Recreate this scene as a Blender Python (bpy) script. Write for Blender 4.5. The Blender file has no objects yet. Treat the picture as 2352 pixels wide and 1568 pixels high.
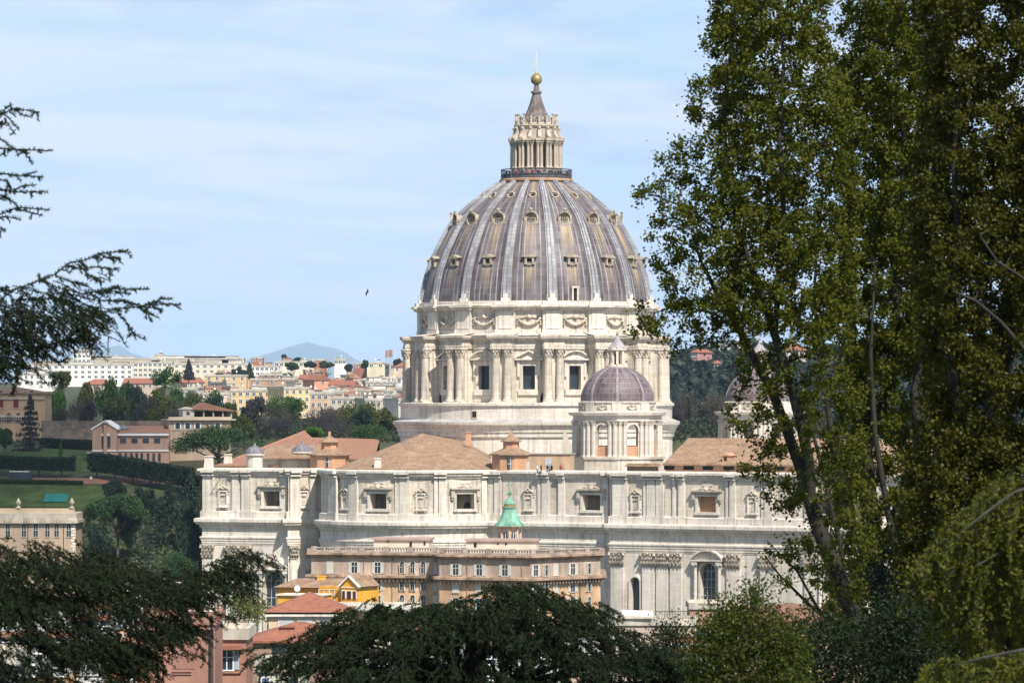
import bpy, math, random
import numpy as np
from mathutils import Vector, Matrix
R = math.radians
random.seed(7)
rng = np.random.default_rng(7)
SC = bpy.context.scene
COL = SC.collection

# ---------------------------------------------------------------- camera
F = 9343.0            # focal length in picture units (picture is 2352 x 1568 units)
CZ = 58.9             # eye height above the basilica floor
HZ = 925.0            # picture row of the horizon
cam_d = bpy.data.cameras.new('camera')
cam = bpy.data.objects.new('camera', cam_d); COL.objects.link(cam)
cam.location = (0, 0, CZ); cam.rotation_euler = (R(90), 0, 0)
cam_d.sensor_width = 36.0; cam_d.lens = F / 2352 * 36.0
cam_d.shift_y = (HZ - 784) / 2352
cam_d.clip_start = 1.0; cam_d.clip_end = 90000
cam_d.dof.use_dof = True; cam_d.dof.focus_distance = 850; cam_d.dof.aperture_fstop = 7.0
SC.camera = cam

# ---------------------------------------------------------------- sky and sun
SUN_EL, SUN_AZ = R(50), R(26)          # azimuth to the right of straight behind the camera
sdir = Vector((math.sin(SUN_AZ) * math.cos(SUN_EL), -math.cos(SUN_AZ) * math.cos(SUN_EL), math.sin(SUN_EL)))
world = bpy.data.worlds.new('World'); SC.world = world; world.use_nodes = True
nt = world.node_tree; nt.nodes.clear()
def N(t, ty, **kw):
    n = t.nodes.new(ty)
    for k, v in kw.items():
        if k in n.inputs: n.inputs[k].default_value = v
        else: setattr(n, k, v)
    return n
out = N(nt, 'ShaderNodeOutputWorld'); bg = N(nt, 'ShaderNodeBackground')
sky = N(nt, 'ShaderNodeTexSky', sky_type='NISHITA', sun_disc=False, sun_elevation=SUN_EL, sun_rotation=R(180) - SUN_AZ,
        altitude=100, air_density=1.0, dust_density=0.6, ozone_density=1.5)
tc = N(nt, 'ShaderNodeTexCoord')
mp = N(nt, 'ShaderNodeMapping'); mp.inputs['Scale'].default_value = (6, 6, 42); mp.inputs['Location'].default_value = (0.35, 0, 1.3)
n1 = N(nt, 'ShaderNodeTexNoise', Scale=1.0, Detail=6.0, Roughness=0.55, Distortion=0.6)
nt.links.new(tc.outputs['Generated'], mp.inputs['Vector']); nt.links.new(mp.outputs['Vector'], n1.inputs['Vector'])
rp = N(nt, 'ShaderNodeValToRGB'); rp.color_ramp.elements[0].position = 0.38; rp.color_ramp.elements[1].position = 0.60
rp.color_ramp.elements[0].color = (0.04, .04, .04, 1); rp.color_ramp.elements[1].color = (0.95, .95, .95, 1)
nt.links.new(n1.outputs['Fac'], rp.inputs['Fac'])
SKYMULT = 0.085
hs = N(nt, 'ShaderNodeMix', data_type='RGBA')
hs.inputs[7].default_value = (7.1, 7.75, 8.9, 1)       # thin high cloud, before the strength
sz = N(nt, 'ShaderNodeSeparateXYZ'); nt.links.new(tc.outputs['Generated'], sz.inputs[0])
lowsky = N(nt, 'ShaderNodeMapRange'); lowsky.inputs[1].default_value = .12; lowsky.inputs[2].default_value = .45; lowsky.inputs[3].default_value = 1.0; lowsky.inputs[4].default_value = .12
nt.links.new(sz.outputs[2], lowsky.inputs[0])     # the thin cloud lies low, towards the horizon
cm = N(nt, 'ShaderNodeMath', operation='MULTIPLY'); nt.links.new(rp.outputs['Color'], cm.inputs[0]); nt.links.new(lowsky.outputs[0], cm.inputs[1])
blue = N(nt, 'ShaderNodeMix', data_type='RGBA'); blue.inputs[7].default_value = (4.35, 6.55, 9.8, 1)      # clear air above the horizon
bm = N(nt, 'ShaderNodeMath', operation='MULTIPLY'); bm.inputs[1].default_value = .8; nt.links.new(lowsky.outputs[0], bm.inputs[0])
nt.links.new(bm.outputs[0], blue.inputs[0]); nt.links.new(sky.outputs['Color'], blue.inputs[6])
mp2 = N(nt, 'ShaderNodeMapping'); mp2.inputs['Scale'].default_value = (13, 13, 60); mp2.inputs['Location'].default_value = (2.1, .4, .2)   # small grey-blue wisps
n2_ = N(nt, 'ShaderNodeTexNoise', Scale=1.0, Detail=4.0); nt.links.new(tc.outputs['Generated'], mp2.inputs['Vector']); nt.links.new(mp2.outputs['Vector'], n2_.inputs['Vector'])
wr = N(nt, 'ShaderNodeMapRange'); wr.inputs[1].default_value = .58; wr.inputs[2].default_value = .68; wr.inputs[4].default_value = .65; nt.links.new(n2_.outputs['Fac'], wr.inputs[0])
wisp = N(nt, 'ShaderNodeMix', data_type='RGBA'); wisp.inputs[7].default_value = (4.4, 5.8, 8.0, 1)
hz_ = N(nt, 'ShaderNodeMapRange'); hz_.inputs[1].default_value = .05; hz_.inputs[2].default_value = .0; hz_.inputs[4].default_value = .55; nt.links.new(sz.outputs[2], hz_.inputs[0])   # paler towards the horizon
mxm = N(nt, 'ShaderNodeMath', operation='MAXIMUM'); nt.links.new(cm.outputs[0], mxm.inputs[0]); nt.links.new(hz_.outputs[0], mxm.inputs[1])
nt.links.new(mxm.outputs[0], hs.inputs[0]); nt.links.new(blue.outputs[2], hs.inputs[6])
nt.links.new(wr.outputs[0], wisp.inputs[0]); nt.links.new(hs.outputs[2], wisp.inputs[6]); nt.links.new(wisp.outputs[2], bg.inputs['Color']); bg.inputs['Strength'].default_value = SKYMULT
nt.links.new(bg.outputs[0], out.inputs[0])
sl = bpy.data.lights.new('sun', 'SUN'); sl.energy = 5.0; sl.angle = R(0.5); sl.color = (1.0, 0.955, 0.88)
so = bpy.data.objects.new('sun', sl); COL.objects.link(so); so.rotation_euler = sdir.to_track_quat('Z', 'Y').to_euler()
so.location = (0, 0, 400)
SC.view_settings.view_transform = 'Standard'; SC.view_settings.look = 'None'
SC.view_settings.gamma = 1.0; SC.view_settings.exposure = 0.42
SC.cycles.max_bounces = 5; SC.cycles.diffuse_bounces = 2; SC.cycles.glossy_bounces = 2; SC.cycles.transmission_bounces = 2
SC.cycles.transparent_max_bounces = 6; SC.cycles.volume_bounces = 0
SC.cycles.use_denoising = True

# ---------------------------------------------------------------- helpers
def W(u, v, d): return Vector(((u - 1176) / F * d, d, CZ + (HZ - v) / F * d))
def XU(u, d): return (u - 1176) / F * d
def ZV(v, d): return CZ + (HZ - v) / F * d
def P2(u, d): return Vector(((u - 1176) / F * d, d))

MATS = {}
def mk(name, c, var=0.14, scale=0.35, stretch=(1, 1, 0.25), rough=0.85, c2=None, fine=0.0, spec=0.2, rand=0.0, metal=0.0, courses=0.0):
    """a stained wall, roof or metal: two tones mixed by a stretched noise, and a finer one on top"""
    if name in MATS: return MATS[name]
    m = bpy.data.materials.new(name); m.use_nodes = True; t = m.node_tree; t.nodes.clear()
    o = N(t, 'ShaderNodeOutputMaterial'); b = N(t, 'ShaderNodeBsdfPrincipled'); b.inputs['Roughness'].default_value = rough
    b.inputs['Specular IOR Level'].default_value = spec; b.inputs['Metallic'].default_value = metal
    t.links.new(b.outputs[0], o.inputs[0])
    tcx = N(t, 'ShaderNodeTexCoord'); mpx = N(t, 'ShaderNodeMapping'); mpx.inputs['Scale'].default_value = stretch
    t.links.new(tcx.outputs['Object'], mpx.inputs['Vector'])
    nz = N(t, 'ShaderNodeTexNoise', Scale=scale, Detail=5.0, Roughness=0.65)
    t.links.new(mpx.outputs['Vector'], nz.inputs['Vector'])
    r = N(t, 'ShaderNodeValToRGB'); e = r.color_ramp.elements
    e[0].position, e[1].position = 0.33, 0.67
    lo = c2 if c2 else tuple(x * (1 - 1.6 * var) for x in c)
    hi = c if c2 else tuple(min(1, x * (1 + var)) for x in c)
    e[0].color = (*lo, 1); e[1].color = (*hi, 1)
    t.links.new(nz.outputs['Fac'], r.inputs['Fac']); col = r.outputs['Color']
    if fine > 0:
        n2 = N(t, 'ShaderNodeTexNoise', Scale=scale * 9, Detail=2.0)
        t.links.new(tcx.outputs['Object'], n2.inputs['Vector'])
        mr = N(t, 'ShaderNodeMapRange'); mr.inputs[1].default_value = .3; mr.inputs[2].default_value = .7
        mr.inputs[3].default_value = 1 - fine; mr.inputs[4].default_value = 1 + fine
        t.links.new(n2.outputs['Fac'], mr.inputs[0])
        mx = N(t, 'ShaderNodeVectorMath', operation='SCALE'); t.links.new(col, mx.inputs[0]); t.links.new(mr.outputs[0], mx.inputs['Scale']); col = mx.outputs[0]
    if rand > 0:
        oi = N(t, 'ShaderNodeObjectInfo'); mr = N(t, 'ShaderNodeMapRange')
        mr.inputs[3].default_value = 1 - rand; mr.inputs[4].default_value = 1 + rand
        t.links.new(oi.outputs['Random'], mr.inputs[0])
        mx = N(t, 'ShaderNodeVectorMath', operation='SCALE'); t.links.new(col, mx.inputs[0]); t.links.new(mr.outputs[0], mx.inputs['Scale']); col = mx.outputs[0]
    if courses > 0:       # squared blocks, each a touch lighter or darker, in thin joints
        sx = N(t, 'ShaderNodeSeparateXYZ'); t.links.new(tcx.outputs['Object'], sx.inputs[0]); cb = N(t, 'ShaderNodeCombineXYZ')
        t.links.new(sx.outputs[0], cb.inputs[0]); t.links.new(sx.outputs[2], cb.inputs[1])
        bk = N(t, 'ShaderNodeTexBrick', Scale=1.0); bk.inputs['Brick Width'].default_value = 2.1; bk.inputs['Row Height'].default_value = .85; bk.inputs['Mortar Size'].default_value = .03
        t.links.new(cb.outputs[0], bk.inputs['Vector'])
        for k_, f_ in (('Color1', 1 - courses), ('Color2', 1 + courses * .6), ('Mortar', 1 - 2.2 * courses)): bk.inputs[k_].default_value = (f_, f_, f_ * (.985 if k_ != 'Color2' else 1), 1)
        mm = N(t, 'ShaderNodeVectorMath', operation='MULTIPLY'); t.links.new(col, mm.inputs[0]); t.links.new(bk.outputs['Color'], mm.inputs[1]); col = mm.outputs[0]
        # rain streaks: narrow and long
        m3 = N(t, 'ShaderNodeMapping'); m3.inputs['Scale'].default_value = (1.6, 1.6, .07); t.links.new(tcx.outputs['Object'], m3.inputs['Vector'])
        n3 = N(t, 'ShaderNodeTexNoise', Scale=1.0, Detail=4.0); t.links.new(m3.outputs[0], n3.inputs['Vector'])
        r3 = N(t, 'ShaderNodeMapRange'); r3.inputs[1].default_value = .50; r3.inputs[2].default_value = .74; r3.inputs[3].default_value = 1.0; r3.inputs[4].default_value = 1 - courses * 5.5
        t.links.new(n3.outputs['Fac'], r3.inputs[0]); s3_ = N(t, 'ShaderNodeVectorMath', operation='SCALE'); t.links.new(col, s3_.inputs[0]); t.links.new(r3.outputs[0], s3_.inputs['Scale']); col = s3_.outputs[0]
    t.links.new(col, b.inputs['Base Color'])
    MATS[name] = m
    return m

def leafmat(name, cols, rough=0.6, transl=0.25):
    """foliage: every leaf takes its own tone"""
    m = bpy.data.materials.new(name); m.use_nodes = True; t = m.node_tree; t.nodes.clear()
    o = N(t, 'ShaderNodeOutputMaterial'); b = N(t, 'ShaderNodeBsdfPrincipled', Roughness=rough); b.inputs['Specular IOR Level'].default_value = 0.25
    g = N(t, 'ShaderNodeNewGeometry'); r = N(t, 'ShaderNodeValToRGB'); e = r.color_ramp.elements
    while len(e) < len(cols): e.new(0.5)
    for i, c in enumerate(cols):
        e[i].position = i / (len(cols) - 1); e[i].color = (*c, 1)
    t.links.new(g.outputs['Random Per Island'], r.inputs['Fac'])
    t.links.new(r.outputs['Color'], b.inputs['Base Color'])
    if transl > 0:
        tr = N(t, 'ShaderNodeBsdfTranslucent'); t.links.new(r.outputs['Color'], tr.inputs['Color'])
        ms = N(t, 'ShaderNodeMixShader'); ms.inputs[0].default_value = transl
        t.links.new(b.outputs[0], ms.inputs[1]); t.links.new(tr.outputs[0], ms.inputs[2]); t.links.new(ms.outputs[0], o.inputs[0])
    else: t.links.new(b.outputs[0], o.inputs[0])
    MATS[name] = m
    return m

def tag(o, label=None, cat=None, group=None, kind=None):
    if label: o['label'] = label
    if cat: o['category'] = cat
    if group: o['group'] = group
    if kind: o['kind'] = kind
    return o

ORG = {}
def thing(name, loc, label, cat, group=None):
    o = bpy.data.objects.new(name, None); COL.objects.link(o); o.location = loc
    o.empty_display_size = 1; ORG[o.name] = Vector(loc)
    return tag(o, label, cat, group)

def link_mesh(name, me, mats, parent=None, org=None):
    o = bpy.data.objects.new(name, me); COL.objects.link(o)
    for m in (mats if isinstance(mats, (list, tuple)) else [mats]):
        if m is not None: me.materials.append(m)
    if parent is not None:
        o.parent = parent; ORG[o.name] = ORG[parent.name]
    elif org is not None:
        o.location = org; ORG[o.name] = Vector(org)
    return o

def copy_obj(o, parent, loc=None, rotz=None, scale=None, kids=True):
    c = o.copy(); COL.objects.link(c); c.parent = parent
    if loc is not None: c.location = loc
    if rotz is not None: c.rotation_euler = (0, 0, rotz)
    if scale is not None: c.scale = scale if hasattr(scale, '__len__') else (scale,) * 3
    ORG[c.name] = ORG.get(parent.name if parent else '', Vector())
    if kids:
        for k in list(o.children): copy_obj(k, c)
    return c

class MB:
    """collects shapes and links them as one mesh object"""
    def __init__(s): s.v = []; s.f = []; s.m = []; s.mi = 0
    def add(s, vs, fs):
        n = len(s.v); s.v += [tuple(x) for x in vs]; s.f += [[i + n for i in f] for f in fs]; s.m += [s.mi] * len(fs); return s
    def hexa(s, p):            # 8 points: bottom ring then top ring
        return s.add(p, [(0, 3, 2, 1), (4, 5, 6, 7), (0, 1, 5, 4), (1, 2, 6, 5), (2, 3, 7, 6), (3, 0, 4, 7)])
    def box(s, x0, x1, y0, y1, z0, z1):
        return s.hexa([(x0, y0, z0), (x1, y0, z0), (x1, y1, z0), (x0, y1, z0), (x0, y0, z1), (x1, y0, z1), (x1, y1, z1), (x0, y1, z1)])
    def fbox(s, fr, s0, s1, o0, o1, z0, z1):
        return s.hexa([fr(s0, o1, z0), fr(s1, o1, z0), fr(s1, o0, z0), fr(s0, o0, z0), fr(s0, o1, z1), fr(s1, o1, z1), fr(s1, o0, z1), fr(s0, o0, z1)])
    def taper(s, fr, s0, s1, o0, o1, z0, z1, k):   # box whose top is scaled by k about its s-centre / outward
        c = (s0 + s1) / 2; h = (s1 - s0) / 2 * k; ot = o0 + (o1 - o0) * k
        return s.hexa([fr(s0, o1, z0), fr(s1, o1, z0), fr(s1, o0, z0), fr(s0, o0, z0), fr(c - h, ot, z1), fr(c + h, ot, z1), fr(c + h, o0, z1), fr(c - h, o0, z1)])
    def lathe(s, prof, n=32, a0=0.0, a1=2 * math.pi, cx=0, cy=0, rfun=None, caps=False):
        full = abs(a1 - a0 - 2 * math.pi) < 1e-6
        na = n if full else n + 1; vs = []; fs = []
        for i in range(na):
            a = a0 + (a1 - a0) * i / n; sa, ca = math.sin(a), -math.cos(a)   # angle 0 faces the camera side (-y), positive to the right
            for (r, z) in prof:
                rr = r * (rfun(a) if rfun else 1); vs.append((cx + rr * sa, cy + rr * ca, z))
        k = len(prof)
        for i in range(n):
            j = (i + 1) % na
            for q in range(k - 1):
                fs.append((i * k + q, j * k + q, j * k + q + 1, i * k + q + 1))
        if caps: 
            fs.append(tuple(i * k + k - 1 for i in range(na))); fs.append(tuple(i * k for i in reversed(range(na))))
        return s.add(vs, fs)
    def sweep(s, pts, prof, closed=False):
        """prof: (offset outwards, z); pts run left to right with the outside towards the camera"""
        offs = miters(pts, closed); n = len(pts); k = len(prof); vs = []; fs = []
        for p, m in zip(pts, offs):
            for (o, z) in prof: vs.append((p[0] + m[0] * o, p[1] + m[1] * o, z))
        for i in range(n if closed else n - 1):
            j = (i + 1) % n
            for q in range(k - 1): fs.append((i * k + q, j * k + q, j * k + q + 1, i * k + q + 1))
        return s.add(vs, fs)
    def prism(s, pts, z0, z1):
        n = len(pts); vs = [(p[0], p[1], z0) for p in pts] + [(p[0], p[1], z1) for p in pts]
        fs = [tuple(range(n - 1, -1, -1)), tuple(range(n, 2 * n))] + [(i, (i + 1) % n, n + (i + 1) % n, n + i) for i in range(n)]
        return s.add(vs, fs)
    def slab(s, fr, poly, o0, o1):     # polygon in (s, z) extruded from o0 to o1 (outwards)
        n = len(poly); vs = [fr(a, o1, z) for a, z in poly] + [fr(a, o0, z) for a, z in poly]
        fs = [tuple(range(n)), tuple(range(2 * n - 1, n - 1, -1))] + [(i, n + i, n + (i + 1) % n, (i + 1) % n) for i in range(n)]
        return s.add(vs, fs)
    def tube(s, pts, rads, n=6, cap=True):
        pts = [Vector(p) for p in pts]; vs = []; fs = []
        if not hasattr(rads, '__len__'): rads = [rads] * len(pts)
        for i, p in enumerate(pts):
            d = (pts[min(i + 1, len(pts) - 1)] - pts[max(i - 1, 0)]); d = d.normalized() if d.length > 1e-9 else Vector((0, 0, 1))
            a = d.orthogonal().normalized() if abs(d.z) > .9 else d.cross(Vector((0, 0, 1))).normalized(); b = d.cross(a)
            for k in range(n):
                t = 2 * math.pi * k / n; vs.append(p + (a * math.cos(t) + b * math.sin(t)) * rads[i])
        for i in range(len(pts) - 1):
            for k in range(n):
                j = (k + 1) % n; fs.append((i * n + k, i * n + j, (i + 1) * n + j, (i + 1) * n + k))
        if cap: fs += [tuple(range(n - 1, -1, -1)), tuple(range((len(pts) - 1) * n, len(pts) * n))]
        return s.add(vs, fs)
    def ball(s, c, r, n=10, sq=(1, 1, 1)):
        m = max(4, n // 2); prof = [(math.sin(math.pi * i / m) * r, -math.cos(math.pi * i / m) * r) for i in range(m + 1)]
        b = MB(); b.lathe(prof, n); return s.add([(c[0] + x * sq[0], c[1] + y * sq[1], c[2] + z * sq[2]) for x, y, z in b.v], b.f)
    def mesh(s, name, org=(0, 0, 0), smooth=None):
        me = bpy.data.meshes.new(name); ox, oy, oz = org
        me.from_pydata([(x - ox, y - oy, z - oz) for x, y, z in s.v], [], s.f)
        if any(s.m): me.polygons.foreach_set('material_index', s.m)
        if smooth:
            me.polygons.foreach_set('use_smooth', [True] * len(me.polygons)); me.set_sharp_from_angle(angle=R(smooth))
        me.update(); return me
    def build(s, name, mats, parent=None, org=None, smooth=None):
        o0 = ORG[parent.name] if parent is not None else (org or (0, 0, 0))
        return link_mesh(name, s.mesh(name, o0, smooth), mats, parent, org)

def miters(pts, closed=False):
    n = len(pts); out = []
    nr = []
    for i in range(n if closed else n - 1):
        a, b = pts[i], pts[(i + 1) % n]; t = Vector((b[0] - a[0], b[1] - a[1])); t = t.normalized() if t.length > 1e-9 else Vector((1, 0)); nr.append(Vector((t.y, -t.x)))
    for i in range(n):
        if closed: a, b = nr[i - 1], nr[i]
        else: a, b = nr[max(0, i - 1)], nr[min(len(nr) - 1, i)]
        m = a + b
        m = m / max(0.35, m.dot(b)) if m.length > 1e-6 else b
        out.append(m)
    return out

class Frame:
    """a vertical plane through two plan points: s runs to the right, o outwards, z up"""
    def __init__(s, a, b):
        s.a = Vector(a[:2]); s.b = Vector(b[:2]); s.t = (s.b - s.a); s.L = s.t.length; s.t.normalize(); s.n = Vector((s.t.y, -s.t.x))
    @classmethod
    def uv(cls, u0, d0, u1, d1): return cls(P2(u0, d0), P2(u1, d1))
    def __call__(s, q, o, z):
        p = s.a + s.t * q + s.n * o; return (p.x, p.y, z)
    def s_u(s, u):             # where the sight line through column u meets the plane
        k = (u - 1176) / F; den = s.t.x - k * s.t.y
        return (k * s.a.y - s.a.x) / den
    def d_u(s, u): return s.a.y + s.t.y * s.s_u(u)
    def z(s, u, v): return ZV(v, s.d_u(u))

def wall(mb, fr, z0, z1, holes=(), depth=1.5, s0=0.0, s1=None, arch=False):
    """a wall plane with real openings (s0, s1, z0, z1[, arched]) and their reveals"""
    s1 = fr.L if s1 is None else s1
    ss = sorted({s0, s1, *[h[0] for h in holes], *[h[1] for h in holes]}); zz = sorted({z0, z1, *[h[2] for h in holes], *[h[3] for h in holes]})
    for i in range(len(ss) - 1):
        for j in range(len(zz) - 1):
            cs, cz = (ss[i] + ss[i + 1]) / 2, (zz[j] + zz[j + 1]) / 2
            if any(h[0] < cs < h[1] and h[2] < cz < h[3] for h in holes): continue
            mb.add([fr(ss[i], 0, zz[j]), fr(ss[i + 1], 0, zz[j]), fr(ss[i + 1], 0, zz[j + 1]), fr(ss[i], 0, zz[j + 1])], [(0, 1, 2, 3)])
    for h in holes:
        a, b, c, d = h[:4]; ar = len(h) > 4 and h[4]
        if ar:
            r = (b - a) / 2; zc = d - r; m = (a + b) / 2; K = 10
            arc = [(m - r * math.cos(math.pi * k / K), zc + r * math.sin(math.pi * k / K)) for k in range(K + 1)]
            for k in range(K):
                (sa, za), (sb, zb) = arc[k], arc[k + 1]
                mb.add([fr(sa, 0, za), fr(sb, 0, zb), fr(sb, 0, d), fr(sa, 0, d)], [(0, 1, 2, 3)])
                mb.add([fr(sa, 0, za), fr(sb, 0, zb), fr(sb, -depth, zb), fr(sa, -depth, za)], [(3, 2, 1, 0)])
            d = zc
        else: mb.add([fr(a, 0, d), fr(b, 0, d), fr(b, -depth, d), fr(a, -depth, d)], [(3, 2, 1, 0)])
        mb.add([fr(a, 0, c), fr(a, 0, d), fr(a, -depth, d), fr(a, -depth, c)], [(3, 2, 1, 0)])
        mb.add([fr(b, 0, c), fr(b, 0, d), fr(b, -depth, d), fr(b, -depth, c)], [(0, 1, 2, 3)])
        mb.add([fr(a, 0, c), fr(b, 0, c), fr(b, -depth, c), fr(a, -depth, c)], [(0, 1, 2, 3)])
    return mb

def pane(fr, s0, s1, z0, z1, o, bars=(0, 0), barw=.06):
    """glass (material 0) with bars (material 1)"""
    b = MB(); b.add([fr(s0, o, z0), fr(s1, o, z0), fr(s1, o, z1), fr(s0, o, z1)], [(0, 1, 2, 3)]); b.mi = 1
    for i in range(1, bars[0] + 1):
        x = s0 + (s1 - s0) * i / (bars[0] + 1); b.fbox(fr, x - barw / 2, x + barw / 2, o + .02, o + .1, z0, z1)
    for i in range(1, bars[1] + 1):
        x = z0 + (z1 - z0) * i / (bars[1] + 1); b.fbox(fr, s0, s1, o + .03, o + .09, x - barw / 2, x + barw / 2)
    return b

def np_mesh(name, V, Q):
    me = bpy.data.meshes.new(name); nq, k = Q.shape
    me.vertices.add(len(V)); me.vertices.foreach_set('co', np.ascontiguousarray(V, dtype=np.float32).ravel())
    me.loops.add(nq * k); me.loops.foreach_set('vertex_index', np.ascontiguousarray(Q, dtype=np.int32).ravel())
    me.polygons.add(nq); me.polygons.foreach_set('loop_start', np.arange(0, nq * k, k, dtype=np.int32))
    me.update(calc_edges=True); return me

def unit(a): return a / np.maximum(np.linalg.norm(a, axis=1, keepdims=True), 1e-9)
def leaf_cards(C, length, width, up=0.0, dirs=None, spread=1.0):
    """one four-cornered leaf per point, turned at random (or along DIRS)"""
    n = len(C); a = rng.normal(size=(n, 3)); a[:, 2] += up
    a = unit(a) if dirs is None else unit(dirs + a * spread)
    b = unit(np.cross(a, rng.normal(size=(n, 3))))
    L = (length * (0.65 + 0.7 * rng.random((n, 1)))); Wd = (width * (0.65 + 0.7 * rng.random((n, 1))))
    k = 0.15 + 0.2 * rng.random((n, 1))
    V = np.stack([C - a * L / 2, C + b * Wd / 2 - a * L * (k - .2), C + a * L / 2, C - b * Wd / 2 + a * L * (k - .2)], axis=1).reshape(-1, 3)
    return V, np.arange(4 * n).reshape(n, 4)

def seg_tubes(P0, P1, r0, r1, n=5):
    d = unit(P1 - P0); ref = np.where(np.abs(d[:, 2:3]) > .9, np.array([[1., 0, 0]]), np.array([[0, 0, 1.]]))
    a = unit(np.cross(d, ref)); b = np.cross(d, a); V = []
    for P, r in ((P0, r0), (P1, r1)):
        for k in range(n):
            t = 2 * math.pi * k / n; V.append(P + (a * math.cos(t) + b * math.sin(t)) * r[:, None])
    V = np.stack(V, axis=1).reshape(-1, 3); base = np.arange(len(P0))[:, None] * 2 * n; Q = []
    for k in range(n):
        j = (k + 1) % n; Q.append(np.stack([base[:, 0] + k, base[:, 0] + j, base[:, 0] + n + j, base[:, 0] + n + k], axis=1))
    return V, np.stack(Q, axis=1).reshape(-1, 4)

# ---------------------------------------------------------------- materials
STONE = mk('travertine', (0.67, 0.585, 0.475), var=.17, scale=.15, stretch=(1, 1, .35), fine=.09, courses=.085)
STONE_W = mk('travertine_light', (0.70, 0.63, 0.535), var=.12, scale=.16, stretch=(1, 1, .3), fine=.07, courses=.07)
STONE_D = mk('travertine_weathered', (0.50, 0.43, 0.34), var=.25, scale=.6, stretch=(1, 1, .3), fine=.15)
STONE_G = mk('travertine_grey_top', (0.42, 0.40, 0.37), var=.2, scale=.5, stretch=(1, 1, 1), fine=.1)
TILE = mk('roof_tile_brown', (0.35, 0.235, 0.15), var=.2, scale=.55, stretch=(1, 1, 1), fine=.55, c2=(.22, .135, .085))
TILE_R = mk('roof_tile_red', (0.33, 0.135, 0.08), var=.2, scale=1.0, stretch=(1, 1, 1), fine=.25, c2=(.22, .09, .065))
TILE_O = mk('roof_tile_orange', (0.34, 0.185, 0.12), var=.2, scale=1.2, stretch=(1, 1, 1), fine=.25, c2=(.26, .13, .085))
ORANGE = mk('plaster_orange', (0.52, 0.285, 0.165), var=.12, scale=.5, fine=.06)
PINK = mk('plaster_pink', (0.50, 0.33, 0.265), var=.12, scale=.3, fine=.06)
GLASS = mk('window_glass', (0.035, 0.045, 0.06), var=.3, scale=.3, rough=.25, spec=.5)
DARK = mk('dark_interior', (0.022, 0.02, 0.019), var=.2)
SHADE = mk('interior_wall', (0.30, 0.255, 0.19), var=.2, scale=.4)
BRONZE = mk('gilded_bronze', (0.36, 0.26, 0.10), var=.2, scale=.8, rough=.45, metal=.35, spec=.5)
COPPER = mk('green_copper', (0.19, 0.38, 0.28), var=.38, scale=1.0, stretch=(1, 1, .2), fine=.1)
WHITEP = mk('white_paint', (0.78, 0.77, 0.74), var=.06)
IRON = mk('dark_iron', (0.06, 0.055, 0.055), var=.2)
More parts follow.
